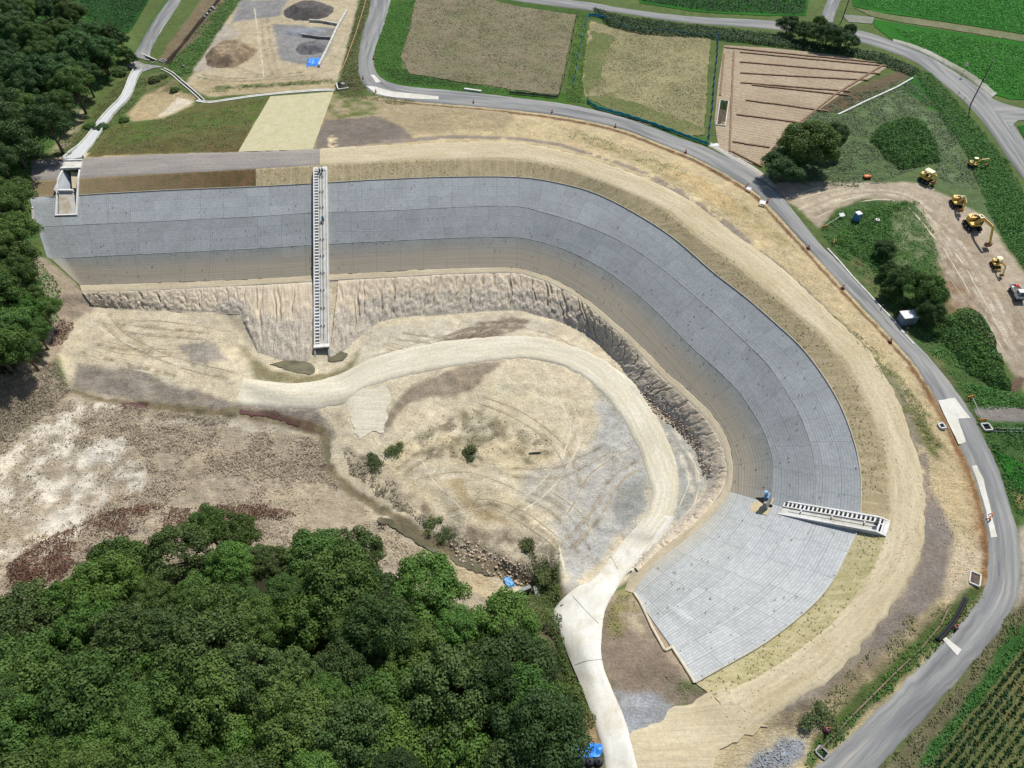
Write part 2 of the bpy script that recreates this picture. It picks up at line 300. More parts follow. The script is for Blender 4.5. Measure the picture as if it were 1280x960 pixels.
# pond
paint([(560,690),(700,690),(760,750),(800,790),(860,860),(800,980),(690,980),(690,830),(640,780),(560,740)], C(128,120,92), .8, 1)
paint([(-60,700),(140,660),(250,630),(400,650),(520,700),(600,750),(640,790),(560,780),(400,730),(230,720),(-60,790)], C(128,118,98), .8, 1)
ins = [tuple(p[:2]) for p in LW['D'][:118]]+[tuple(p[:2]) for p in P(np.array([770.,690,650,560,480,420,380,200,90,75,60,80,95]), np.array([735.,740,745,735,700,660,650,620,500,450,420,400,370]))]
paint(ins, C(216,203,174), .4, .4, world=True, rough=.4, relief=.25)
paint([(45,318),(60,325),(102,360),(120,388),(90,400),(72,445),(60,470),(45,470),(62,380),(40,330)], C(172,156,136), .5, .8, rough=.8, relief=.6)
paint([(95,452),(180,462),(210,478),(290,500),(400,512),(420,545),(300,528),(200,510),(110,492),(90,485)], C(158,148,134), .6, 1, 2.5, rough=.7, relief=.5)
paint([(465,560),(560,545),(640,545),(700,580),(690,640),(600,650),(520,620)], C(216,200,162), .8, 1.5, 4, mix=.7)
paint([(225,432),(270,430),(285,450),(240,458)], C(166,158,144), .6, .8, 2)
paint([(300,432),(330,455),(370,470),(430,458),(455,432),(448,470),(420,482),(370,482),(320,475)], C(140,132,100), .8, .9, 2, rough=.5)
paint([(452,470),(440,460),(460,415),(520,402),(600,395),(640,392),(700,408),(690,415),(640,420),(540,445),(490,462)], C(205,195,172), .5, .6, rough=.3)
paint([(525,442),(545,425),(590,407),(640,396),(663,400),(655,412),(600,428),(560,440)], C(150,136,118), .4, 1.0, 2.5, rough=.9, relief=.5)
paint([(480,540),(490,505),(520,478),(570,460),(630,450),(600,480),(575,500),(540,495),(510,505)], C(160,147,126), .5, 1.0, 2.5, rough=.6, relief=.3)
paint([(560,500),(640,470),(720,490),(745,520),(735,550),(690,560),(620,545),(570,530)], C(212,200,170), .8, 2, 4)
paint([(500,575),(560,560),(600,560),(640,600),(700,610),(690,640),(600,655),(540,620),(495,590)], C(210,197,166), .8, 1.5, 4)
paint([(560,600),(575,592),(590,625),(640,655),(600,650),(575,630)], C(182,160,120), .5, .8, 2, mix=.8)
paint([(745,505),(775,490),(805,540),(818,600),(808,640),(770,680),(715,735),(700,700),(690,650),(720,620),(710,590),(740,560),(750,530)], C(188,186,178), .8, 1.5, 4, rough=.4)
paint([(655,590),(740,560),(790,580),(800,620),(760,660),(700,640),(650,620)], C(194,190,178), 1, 1.5, 4, mix=.8)
paint([(770,610),(805,598),(808,640),(780,655),(765,640)], C(158,158,150), .6, .6, 2)
paint([(815,520),(845,535),(875,570),(882,610),(862,640),(838,665),(842,640),(848,600),(838,560)], C(172,172,164), .6, .8, 3)
paint([(745,485),(765,480),(790,520),(775,530)], C(170,168,156), .8, 1, 3)
for pl in ([(490,560),(560,520),(600,510),(690,555),(690,570),(600,560),(530,580)], [(560,525),(590,505),(600,540),(570,560)], [(640,555),(680,545),(690,570),(650,585)]):
    paint(pl, C(142,132,106), .8, 1.2, 1.8, dist=1.8, mix=.8, rough=.9, relief=.5)
paint([(430,560),(520,640),(560,672),(640,715),(690,705),(700,680),(640,665),(560,650),(500,610),(460,565)], C(146,132,110), .8, 1.0, 2, dist=1.1, rough=.9, relief=.5)
# dry brush area bottom left
paint([(-60,480),(50,455),(90,490),(200,508),(330,528),(402,548),(412,590),(480,645),(560,700),(640,735),(600,775),(520,735),(420,705),(240,705),(120,745),(-60,780)], C(188,174,150), .6, .9, rough=1, relief=.5)
paint([(20,545),(60,520),(130,495),(150,510),(100,545),(90,600),(70,640),(110,660),(60,690),(0,700),(-40,740),(-40,600)], C(236,226,206), .8, 2.2, 3, dist=2.4, rough=.8)
paint([(100,560),(150,545),(185,570),(180,610),(140,620),(100,660),(60,660)], C(228,220,204), .8, 2, 3, dist=1.8, rough=.8)
paint([(170,522),(300,525),(390,545),(330,540),(250,535)], C(214,204,182), .5, 1, 2, dist=1.6)
paint([(330,590),(420,600),(480,650),(560,705),(500,690),(430,660),(330,640)], C(188,174,148), .6, 1.2, 2.5, dist=1.4)
paint([(440,595),(480,640),(560,690),(545,700),(470,650),(425,600)], C(214,200,172), .5, .5)
paint([(580,700),(640,735),(630,760),(570,725),(560,700)], C(214,196,160), .5, .6)
# stream bed
sb = P(np.array([88.,130,200,270,340,400,407,405,415,440,480,520,560,600,645,680]), np.array([488.,500,508,516,522,538,556,575,592,615,640,665,688,705,722,735]))[:, :2]
paint(ribbon(sb, np.interp(np.arange(16), [0,5,8,15], [.6,1.2,.8,1.1])), C(134,122,96), .35, .5, 1.5, world=True, rough=.5)
paint([(150,503),(185,505),(180,512),(155,510)], C(74,50,48), .3, .4); paint([(290,508),(345,515),(395,530),(390,540),(345,525)], C(112,88,76), .4, .5, mix=.7)
for (cx_, cy_, rx_, ry_, a_) in ((740,190,9,5,.5),(760,198,7,5,.5),(806,214,13,6,.6),(838,233,6,4,.7),(866,246,12,5,.7),(893,264,14,6,.8),(946,308,10,6,.8),(955,322,9,5,.8),(1150,560,5,7,0),(1155,590,5,6,0),(1158,620,4,8,0),(1100,452,8,5,.9),(415,178,6,9,0),(553,176,5,4,0),(628,176,6,4,0)):
    paint(ellipse(cx_, cy_, rx_, ry_, a_), C(226,208,164), .25, .9, 1.0, dist=2.0, rough=.8, relief=.2)
# tyre tracks and scuffs over the bare ground
rt = np.random.default_rng(21)
def track(pix, wd, rgb, mix, pair=0):
    c_ = catmull(pix, 6); p_ = P(c_[:,0], c_[:,1])[:, :2]; t_ = np.gradient(p_, axis=0); t_ /= np.linalg.norm(t_, axis=1)[:,None]+1e-9; n_ = np.stack([-t_[:,1], t_[:,0]], 1)
    for o_ in ((-pair, pair) if pair else (0,)): paint(ribbon(p_+n_*o_, wd), rgb, .3, .12, 1.2, world=True, mix=mix, dist=2.2)
DK, LT = C(132,118,94), C(232,222,198)
arcs = [[(110,400),(140,420),(190,445),(240,462)],[(130,395),(160,425),(215,450),(290,470)],[(120,430),(180,440),(250,440)],[(170,400),(230,405),(290,415)],[(100,440),(160,455),(220,470)],[(150,410),(200,415),(260,420)],
 [(660,700),(710,640),(740,590),(790,560)],[(700,690),(740,650),(770,600),(800,580)],[(640,640),(690,600),(720,540),(700,490)],[(520,600),(580,590),(640,610),(700,650)],[(560,640),(610,630),(660,650),(710,690)],[(600,500),(650,520),(700,560),(720,610)],[(620,480),(680,500),(730,550)],
 [(500,420),(560,425),(620,405)],[(480,430),(530,440),(590,415)],[(470,445),(520,430),(600,410),(680,415),(740,450)],[(690,680),(700,730)],[(660,620),(700,640),(730,690)],[(680,610),(725,640),(745,680)],[(640,590),(700,590),(760,560)],[(850,560),(868,600),(855,640)],[(838,540),(862,580),(872,615)],
 [(300,45),(290,80),(330,95),(400,98)],[(330,20),(335,60),(345,95)],[(318,10),(325,60),(330,98)],[(250,95),(300,100),(380,92)],[(420,70),(390,95),(330,98)],
 [(1000,265),(1060,243),(1130,245),(1180,285),(1220,340),(1270,430)],[(1010,272),(1070,250),(1130,252),(1175,300),(1210,350),(1260,440)],[(1190,270),(1215,310),(1250,360),(1280,420)],[(1160,270),(1190,320),(1230,380),(1275,450)],[(1170,310),(1200,360),(1240,410)],[(985,250),(1040,235),(1110,232)],
 [(790,960),(840,920),(920,890),(1000,860)],[(810,955),(870,925),(950,890)],[(790,940),(830,925),(870,905)],[(520,560),(540,600),(580,640)],[(500,590),(530,570),(570,565),(600,580)]]
for i_, a_ in enumerate(arcs):
    track(a_, rt.uniform(.22,.4), DK if i_ % 3 else LT, rt.uniform(.55,.9), pair=(.9 if i_ % 2 else 0))
# between ramp and lined slope
paint([(750,745),(792,735),(842,800),(875,852),(840,880),(760,820)], C(168,152,128), .6, .6)
paint([(752,760),(790,745),(830,815),(868,856),(900,870),(880,885),(830,875),(775,870),(752,820)], C(140,126,110), .5, .7, 2, rough=.7, relief=.3)
paint([(755,765),(772,740),(788,735),(795,760),(775,795),(755,790)], C(150,140,92), .6, .9, 2, dist=1.2)
paint([(768,862),(820,868),(850,885),(830,920),(790,935),(775,900)], C(160,162,164), .5, .8, 2, rough=.7)
paint([(770,765),(790,748),(800,765),(815,800),(790,790)], C(190,176,146), .5, .8, 2, dist=1.2)
paint([(800,925),(850,890),(930,900),(900,965),(780,965)], C(204,188,152), .6, .9)
for pl in ([(830,845),(870,850),(905,862),(880,870),(840,862)], [(905,850),(960,830),(1000,815),(985,828),(930,858)]):
    paint(pl, C(110,118,78), .6, 1.2, 2, dist=1.4)
paint([(655,735),(700,705),(700,750),(735,840),(772,945),(735,965),(700,860),(690,790)], C(86,98,58), .5, .8, rough=.8)
paint([(715,905),(738,890),(752,935),(715,935)], C(176,152,118), .5, .6)
paint([(1163,493),(1178,500),(1200,555),(1225,640),(1232,700),(1222,690),(1205,600),(1180,540)], C(176,140,98), .5, .7, 2, dist=1.1)
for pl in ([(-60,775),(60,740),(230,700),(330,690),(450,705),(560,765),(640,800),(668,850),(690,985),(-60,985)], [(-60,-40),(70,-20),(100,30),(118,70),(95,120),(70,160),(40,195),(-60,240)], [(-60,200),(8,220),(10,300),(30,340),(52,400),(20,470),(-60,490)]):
    paint(pl, C(58,60,42), .8, 1, rough=.8)  # wood floors painted dark to stand for shade in the crown gaps
# fine mottling of every bare soil, clod by clod
Xm, Ym = np.meshgrid(GX, GY)
GCOL *= (1+.16*fbm(Xm, Ym, 1.3, 4, 640)+.12*fbm(Xm, Ym, 7, 4, 650))[...,None]
# small natural relief over the open ground
Xg, Yg = np.meshgrid(GX, GY)
GZ += (.10*fbm(Xg, Yg, 4, 4, 900))*np.clip(GRGH*2, 0, 1)
# ------------------------------------------------------------------ node materials
class N:
    def __init__(s, name, rough=.9, spec=.2):
        s.m = bpy.data.materials.new(name); s.m.use_nodes = True; s.t = s.m.node_tree; s.b = s.t.nodes['Principled BSDF']
        s.b.inputs['Roughness'].default_value = rough; s.b.inputs['Specular IOR Level'].default_value = spec
    def n(s, typ, **kw):
        x = s.t.nodes.new('ShaderNode'+typ)
        for k, v in kw.items():
            if k in x.inputs.keys(): x.inputs[k].default_value = v
            else: setattr(x, k, v)
        return x
    def l(s, a, b): s.t.links.new(a, b); return b
    def coord(s, uv=False):
        return (s.n('UVMap').outputs[0] if uv else s.n('TexCoord').outputs['Object'])
    def map(s, v, sc=(1,1,1), rot=0, loc=(0,0,0)):
        m = s.n('Mapping'); s.l(v, m.inputs[0]); m.inputs['Scale'].default_value = sc; m.inputs['Rotation'].default_value = (0,0,rot); m.inputs['Location'].default_value = loc
        return m.outputs[0]
    def noise(s, v, scale, det=4, rough=.6, dist=0):
        x = s.n('TexNoise'); s.l(v, x.inputs['Vector']); x.inputs['Scale'].default_value = scale; x.inputs['Detail'].default_value = det
        x.inputs['Roughness'].default_value = rough; x.inputs['Distortion'].default_value = dist; return x.outputs['Fac']
    def rng(s, v, a, b, c=0, d=1):
        x = s.n('MapRange'); s.l(v, x.inputs[0])
        for i, q in enumerate((a, b, c, d)): x.inputs[i+1].default_value = q
        return x.outputs[0]
    def mth(s, op, a, b=None, c=None):
        x = s.n('Math', operation=op)
        for i, q in enumerate((a, b, c)):
            if q is None: continue
            if isinstance(q, (int, float)): x.inputs[i].default_value = q
            else: s.l(q, x.inputs[i])
        return x.outputs[0]
    def mix(s, f, a, b, typ='MIX'):
        x = s.n('Mix', data_type='RGBA', blend_type=typ)
        for i, q in ((0, f), (6, a), (7, b)):
            if isinstance(q, (int, float)): x.inputs[i].default_value = q
            elif isinstance(q, (tuple, list, np.ndarray)): x.inputs[i].default_value = (*[float(k) for k in q][:3], 1)
            else: s.l(q, x.inputs[i])
        return x.outputs[2]
    def gain(s, c, f, lo, hi):
        """multiply colour by a factor running lo..hi with f"""
        g = s.rng(f, .32, .68, lo, hi); x = s.n('VectorMath', operation='SCALE'); s.l(c, x.inputs[0]); s.l(g, x.inputs['Scale']); return x.outputs[0]
    def bump(s, h, strength=.5, dist=.1, prev=None):
        x = s.n('Bump'); s.l(h, x.inputs['Height']); x.inputs['Strength'].default_value = strength; x.inputs['Distance'].default_value = dist
        if prev: s.l(prev, x.inputs['Normal'])
        return x.outputs[0]
    def done(s, c, nrm=None):
        if isinstance(c, (tuple, list, np.ndarray)): s.b.inputs['Base Color'].default_value = (*[float(k) for k in c][:3], 1)
        else: s.l(c, s.b.inputs['Base Color'])
        if nrm: s.l(nrm, s.b.inputs['Normal'])
        return s.m
def const(v, sc):  # helper for a constant vector
    return v
def simple(name, rgb, rough=.6, spec=.3, var=.15, scale=2.0, metal=0):
    k = N(name, rough, spec); v = k.coord(); k.b.inputs['Metallic'].default_value = metal
    f = k.noise(v, scale, 5, .65); f2 = k.noise(v, scale*9, 3, .6)
    c = k.mix(1.0, (rgb[0], rgb[1], rgb[2]), (rgb[0], rgb[1], rgb[2]), 'MIX')
    c = k.gain(c, f, 1-var, 1+var); c = k.gain(c, f2, 1-var*.7, 1+var*.7)
    return k.done(c, k.bump(f2, .25, .02))
# ground
k = N('ground_soil', .95, .1); v = k.coord()
att = k.n('Attribute', attribute_name='soil'); rg = k.n('Attribute', attribute_name='coarse').outputs['Fac']
n1 = k.noise(v, .09, 4, .6); n2 = k.noise(v, .6, 5, .65, .4); n3 = k.noise(v, 3.2, 4, .7); n4 = k.noise(v, 9, 2, .6)
c = k.gain(att.outputs['Color'], n1, .93, 1.07); c = k.gain(c, n2, .84, 1.15); c = k.gain(c, n3, .76, 1.18); c = k.gain(c, n4, .80, 1.18)
red = k.rng(k.noise(v, .23, 4, .6), .4, .65); c = k.mix(k.mth('MULTIPLY', red, .35), c, k.mix(1.0, c, (1.06, .97, .84), 'MULTIPLY'))
# wheel scuffs : thin stretched streaks
st_ = k.noise(k.map(v, (.5, 3.6, 1), .6), 1.0, 4, .7, 1.6); c = k.gain(c, st_, .90, 1.08)
dark = k.rng(k.noise(v, 1.7, 6, .75), .60, .72); dk = k.mth('MULTIPLY', dark, k.mth('MULTIPLY', rg, .55)); c = k.mix(dk, c, k.mix(1.0, c, (.42, .42, .40), 'MULTIPLY'))
hh = k.mth('ADD', k.mth('MULTIPLY', n3, .5), k.mth('ADD', k.mth('MULTIPLY', n2, 1.0), k.mth('MULTIPLY', st_, .5)))
bp = k.n('Bump'); k.l(hh, bp.inputs['Height']); bp.inputs['Distance'].default_value = .5; k.l(k.mth('ADD', k.mth('MULTIPLY', rg, .75), .15), bp.inputs['Strength'])
M_ground = k.done(c, bp.outputs[0])
def soilmat(name, a, b, su=(1,1), scale=1.0, uv=True, bumps=.35, streak=True):
    k = N(name, .95, .1); v = k.coord(uv)
    n0 = k.noise(k.map(v, (.07*su[0], .2*su[1], 1)), scale*1.3, 5, .6, .5)
    c = k.mix(k.rng(n0, .35, .65), a, b)
    s1 = k.noise(k.map(v, (.10*su[0], 1.6*su[1], 1)), scale, 5, .7, .6); n3 = k.noise(v, 1.6*scale, 6, .75); n4 = k.noise(v, 9*scale, 2, .6)
    if streak: c = k.gain(c, s1, .86, 1.1)
    c = k.gain(c, n3, .84, 1.14); c = k.gain(c, n4, .86, 1.12)
    return k.done(c, k.bump(k.mth('ADD', s1 if streak else n3, n3), bumps, .25))
M_tan = soilmat('tan_haul_soil', C(216,202,170), C(200,184,148))
M_gravel = soilmat('grey_gravel', C(152,146,140), C(168,160,150))
M_haul = soilmat('compacted_haul_road', C(228,220,198), C(214,204,178))
M_asph = None
k = N('worn_asphalt', .85, .2); v = k.coord(True)
n0 = k.noise(k.map(v, (.05, .5, 1)), 1, 4, .6, .5); c = k.mix(k.rng(n0, .38, .62), C(126,126,126), C(158,157,152))
s1 = k.noise(k.map(v, (.06, 1.9, 1)), 1, 4, .6, .3); c = k.gain(c, s1, .82, 1.16); c = k.mix(k.rng(k.noise(k.map(v, (.05, 1.3, 1), 0, (9,3,0)), 1, 4, .6, .8), .58, .7, 0, .55), c, C(196,188,170))
c = k.gain(c, k.noise(v, 7, 3, .7), .9, 1.1)
cr = k.rng(k.noise(k.map(v, (.12, .9, 1), .2, (3,7,0)), 1, 6, .5, 1.2), .497, .503, 1, 0); cr2 = k.mth('MULTIPLY', k.mth('SUBTRACT', 1, k.mth('ABSOLUTE', k.mth('SUBTRACT', k.mth('MULTIPLY', cr, 2), 1))), .4)
c = k.mix(cr2, c, (.08,.08,.08)); M_asph = k.done(c, k.bump(k.noise(v, 12, 3), .2, .05))
def concmat(name, col_, stain, sc=1.0, uv=False):
    k = N(name, .8, .25); v = k.coord(uv); a = k.noise(v, .5*sc, 5, .65, .5); b = k.noise(k.map(v, (1,.3,1)), 1.6*sc, 5, .7)
    c = k.mix(k.rng(a, .42, .72), col_, stain); c = k.gain(c, b, .9, 1.07); c = k.gain(c, k.noise(v, 8*sc, 3), .93, 1.06)
    return k.done(c, k.bump(b, .15, .04))
M_conc = concmat('pale_concrete', C(226,224,214), C(196,188,168)); M_cold = concmat('weathered_concrete', C(172,172,168), C(128,122,110))
M_ramp = concmat('white_concrete_paving', C(228,225,214), C(208,200,178), .6); M_dark = simple('dark_recess', (.012,.012,.012), .9, .1)
M_concw = concmat('new_concrete', C(240,240,236), C(216,206,188))
# block mattress : u along the contour, v down the slope (metres)
def blockmat(name, base, dirt0, dirt_amt, dirtcol):
    k = N(name, .85, .2); v = k.coord(True); sp = k.n('SeparateXYZ'); k.l(v, sp.inputs[0]); u_, v_ = sp.outputs[0], sp.outputs[1]
    def lines(x, per, wd, soft):
        f = k.mth('FRACT', k.mth('DIVIDE', x, per)); d = k.mth('ABSOLUTE', k.mth('SUBTRACT', f, .5)); return k.rng(d, .5-wd-soft, .5-wd+soft*.2, 0, 1)
    lu = lines(u_, .42, .07, .06); lv = lines(v_, .42, .10, .08); pu = lines(u_, 5.04, .008, .006); pv = lines(v_, 2.52, .012, .008)
    cell = k.n('TexWhiteNoise', noise_dimensions='2D'); sn = k.n('VectorMath', operation='SNAP'); k.l(v, sn.inputs[0]); sn.inputs[1].default_value = (.42,.42,.42); k.l(sn.outputs[0], cell.inputs['Vector'])
    pan = k.n('TexWhiteNoise', noise_dimensions='2D'); sn2 = k.n('VectorMath', operation='SNAP'); k.l(v, sn2.inputs[0]); sn2.inputs[1].default_value = (5.04,2.52,1); k.l(sn2.outputs[0], pan.inputs['Vector'])
    c = k.gain(k.mix(1.0, base, base), cell.outputs[0], .95, 1.05); c = k.gain(c, pan.outputs[0], .96, 1.04)
    c = k.gain(c, k.noise(v, .25, 4, .6), .92, 1.08); c = k.gain(c, k.noise(v, 2.2, 4, .7), .93, 1.07)
    # silt washed over the lower rows
    n0 = k.noise(k.map(v, (.05, .9, 1)), 1.2, 5, .65, .4)
    dd = k.rng(k.mth('ADD', v_, k.mth('MULTIPLY', n0, 2.0)), dirt0, dirt0+4.0, 0, dirt_amt)
    c = k.mix(dd, c, k.gain(k.mix(1.0, dirtcol, dirtcol), k.noise(k.map(v, (.03, 2.2, 1)), 1, 4, .7), .84, 1.12))
    spots = k.rng(k.noise(k.map(v, (1,1,1), 0, (5,5,0)), 1.1, 3, .7), .69, .75, 0, .45); c = k.mix(spots, c, C(88,98,80))
    jt = k.mth('MULTIPLY', k.mth('MAXIMUM', lu, lv), .24); jt2 = k.mth('MULTIPLY', k.mth('MAXIMUM', pu, pv), .28)
    c = k.mix(jt, c, C(70,72,70)); c = k.mix(jt2, c, C(60,62,60))
    return k.done(c, k.bump(k.mth('MAXIMUM', lu, k.mth('MAXIMUM', lv, pu)), -.25, .06))
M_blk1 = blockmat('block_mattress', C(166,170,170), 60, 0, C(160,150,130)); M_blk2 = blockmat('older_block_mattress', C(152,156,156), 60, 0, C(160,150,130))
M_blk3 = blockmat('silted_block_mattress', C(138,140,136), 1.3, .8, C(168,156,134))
M_blkL = blockmat('sunlit_block_mattress', C(194,196,194), 60, 0, C(170,160,140)); M_blkL3 = blockmat('silted_sunlit_mattress', C(190,192,188), 5.2, .75, C(198,186,158))  # same blocks as the left; sun on this slope put into a lighter base
def seedmat(name, a, b, per=3.9):
    k = N(name, .95, .1); v = k.coord(True); sp = k.n('SeparateXYZ'); k.l(v, sp.inputs[0]); u_, v_ = sp.outputs[0], sp.outputs[1]
    n0 = k.noise(k.map(v, (.5, .25, 1)), 1.2, 5, .7, .6); c = k.mix(k.rng(n0, .38, .64), a, b)
    f = k.mth('FRACT', k.mth('DIVIDE', u_, per)); d = k.mth('ABSOLUTE', k.mth('SUBTRACT', f, .5)); ln = k.rng(d, .36, .49, 0, .38); c = k.mix(ln, c, C(208,192,152))
    c = k.gain(c, k.noise(k.map(v, (.3, 3, 1)), 1, 4, .7), .88, 1.1); c = k.gain(c, k.noise(v, 3, 4, .75), .85, 1.15); c = k.gain(c, k.noise(v, 10, 2), .88, 1.12)
    lip = k.rng(v_, 0, .35, .45, 0)
    return k.done(c, k.bump(k.noise(v, 2.5, 4, .7), .5, .25))
M_seed = seedmat('seeded_straw_matting', C(192,174,140), C(166,153,115), 1.95); M_seedL = seedmat('pale_straw_matting', C(196,184,144), C(168,160,112), 2.2)
M_seedB = seedmat('brown_matting_with_sprouts', C(126,100,74), C(96,88,56), 300)

# ------------------------------------------------------------------ mesh helpers
def mesh_obj(name, V_, F_, mat=None, parent=None, uv=None, smooth=False, mats=None, midx=None):
    me = bpy.data.meshes.new(name); V_ = np.asarray(V_, np.float32)
    F_ = np.asarray(F_, dtype=np.int32) if not isinstance(F_, list) or len(set(map(len, F_))) == 1 else F_
    if isinstance(F_, np.ndarray):
        nf, k_ = F_.shape
        me.vertices.add(len(V_)); me.vertices.foreach_set('co', V_.ravel()); me.loops.add(nf*k_); me.loops.foreach_set('vertex_index', F_.ravel())
        me.polygons.add(nf); me.polygons.foreach_set('loop_start', np.arange(0, nf*k_, k_, dtype=np.int32))
        try: me.polygons.foreach_set('loop_total', np.full(nf, k_, np.int32))
        except Exception: pass
        me.update(calc_edges=True)
    else: me.from_pydata([tuple(map(float, v)) for v in V_], [], F_); me.update()
    me.validate()
    if uv is not None:
        l = me.uv_layers.new(name='UVMap'); li = np.zeros(len(me.loops), np.int32); me.loops.foreach_get('vertex_index', li)
        l.data.foreach_set('uv', np.asarray(uv, np.float32)[li].ravel())
    if smooth: me.polygons.foreach_set('use_smooth', np.ones(len(me.polygons), bool))
    for m_ in (mats or ([mat] if mat else [])): me.materials.append(m_)
    if midx is not None: me.polygons.foreach_set('material_index', np.asarray(midx, np.int32))
    o = bpy.data.objects.new(name, me); col.objects.link(o)
    if parent: o.parent = parent
    return o
def gridfaces(ny, nx):
    i = np.arange(ny*nx).reshape(ny, nx); return np.stack([i[:-1,:-1], i[:-1,1:], i[1:,1:], i[1:,:-1]], -1).reshape(-1, 4)
def structure(o): o['kind'] = 'structure'; return o
def flatten(poly, drop=.06, grow=.3):
    pl = np.array(poly)[:, :2]; x0, x1 = bracket(GX, pl[:,0].min()-1, pl[:,0].max()+1); y0, y1 = bracket(GY, pl[:,1].min()-1, pl[:,1].max()+1)
    if x1 <= x0 or y1 <= y0: return
    X, Y = np.meshgrid(GX[x0:x1], GY[y0:y1]); m = sdist(X, Y, pl) > -grow
    g = GZ[y0:y1, x0:x1]; g[m] = GZ0[y0:y1, x0:x1][m]-drop
def resamp(a, n):
    a = np.asarray(a, float); d = np.r_[0, np.cumsum(np.linalg.norm(np.diff(a[:, :2], axis=0), axis=1))]
    s = np.linspace(0, d[-1], n); return np.stack([np.interp(s, d, a[:, i]) for i in range(a.shape[1])], 1)
def loft(name, la, lb, mat, nu=None, nv=8, lift=.08, edge_noise=(0,0), du=None, z=None, skirt=.35, parent=None, usefl=True, zfun=None):
    """sheet between two ground lines; u runs along (m), v across (m)"""
    la = np.asarray(la, float); lb = np.asarray(lb, float); n0 = len(la)
    mid = (la+lb)/2; d = np.r_[0, np.cumsum(np.linalg.norm(np.diff(mid[:, :2], axis=0), axis=1))]; L = d[-1]
    nu = nu or int(L/.6)+2; s = np.linspace(0, L, nu)
    A_ = np.stack([np.interp(s, d, la[:, i]) for i in range(2)], 1); B_ = np.stack([np.interp(s, d, lb[:, i]) for i in range(2)], 1)
    W = np.linalg.norm(B_-A_, axis=1); W0 = W.mean()
    if edge_noise[0]: A_ += (B_-A_)/W[:,None]*(edge_noise[0]*fbm(s, s*0, 1.6, 4, 31))[:,None]
    if edge_noise[1]: B_ += (B_-A_)/W[:,None]*(edge_noise[1]*fbm(s, s*0+9, 1.6, 4, 37))[:,None]
    t = np.linspace(0, 1, nv+1)
    XY = A_[:,None]*(1-t)[None,:,None]+B_[:,None]*t[None,:,None]
    Z = height(XY[...,0], XY[...,1], GZ0)+lift
    if zfun is not None: Z = Z+zfun(np.broadcast_to(s[:,None], Z.shape), np.broadcast_to(t[None,:], Z.shape), XY)
    V_ = np.concatenate([XY, Z[...,None]], -1)
    # skirts down into the ground at the two long edges so the sheet has real thickness
    out = (B_-A_)/W[:,None]*(.32 if skirt else .01)
    lo = V_[:, :1].copy(); lo[...,2] = height(lo[...,0], lo[...,1], GZ0)-.14; lo[:,0,:2] -= out; hi = V_[:, -1:].copy(); hi[...,2] = height(hi[...,0], hi[...,1], GZ0)-.14; hi[:,0,:2] += out
    ncol = nv+1; tt = t
    if skirt: V_ = np.concatenate([lo, V_, hi], 1); tt = np.r_[0, t, 1]; ncol = nv+3
    UV = np.stack([np.broadcast_to(s[:,None], V_.shape[:2]), W[:,None]*tt[None,:]], -1)
    if usefl: flatten([tuple(p) for p in A_]+[tuple(p) for p in B_[::-1]])
    o = mesh_obj(name, V_.reshape(-1, 3), gridfaces(nu, ncol)[:, ::-1], mat, parent, UV.reshape(-1, 2), smooth=True)
    me = o.data
    if sum(p.normal.z for p in list(me.polygons)[nv//2::max(1, len(me.polygons)//20)]) < 0: me.flip_normals()
    return structure(o)
def sheet(name, poly, mat, lift=.08, step=1.2, world=False, skirt=.3, edge=.0, kind='structure', ang=0.0, dense=True, zadd=None):
    pl = np.array(poly, float)
    if not world: pl = P(pl[:,0], pl[:,1])[:, :2]
    pl = pl[:, :2]; seg = []
    for i in range(len(pl)):
        a, b = pl[i], pl[(i+1) % len(pl)]; m = max(1, int(np.linalg.norm(b-a)/(step*.6)))
        for q in range(m): seg.append(a+(b-a)*q/m)
    seg = np.array(seg)
    if edge: seg = seg + edge*np.stack([fbm(seg[:,0], seg[:,1], 1.8, 3, 51), fbm(seg[:,0], seg[:,1], 1.8, 3, 52)], 1)
    if np.sum(seg[:,0]*np.roll(seg[:,1], -1)-np.roll(seg[:,0], -1)*seg[:,1]) < 0: seg = seg[::-1]
    xs = np.arange(seg[:,0].min(), seg[:,0].max(), step); ys = np.arange(seg[:,1].min(), seg[:,1].max(), step)
    X, Y = np.meshgrid(xs, ys); sd = sdist(X, Y, seg); inn = np.stack([X[sd > step*.35], Y[sd > step*.35]], 1)
    vs = [Vector(p) for p in seg]+[Vector(p) for p in inn]; n = len(seg)
    r = geometry.delaunay_2d_cdt(vs, [(i, (i+1) % n) for i in range(n)], [list(range(n))], 1, 1e-4)
    v2 = np.array([(p.x, p.y) for p in r[0]]); fs = [list(f) for f in r[2]]
    z = height(v2[:,0], v2[:,1], GZ0)+lift
    if zadd is not None: z = z+zadd(v2)
    V_ = np.c_[v2, z]; m0 = len(V_)
    if skirt:
        bs = np.c_[seg, height(seg[:,0], seg[:,1], GZ0)+lift]; V_ = np.r_[V_, bs, bs-[0,0,skirt]]
        for i in range(n):
            j = (i+1) % n; a, b, c_, d_ = m0+i, m0+j, m0+n+j, m0+n+i; fs += [[d_, c_, b], [d_, b, a]]
    flatten(seg, grow=.05)
    o = mesh_obj(name, V_, fs, mat, None, V_[:, :2]*1.0)
    if kind: o['kind'] = kind
    return o
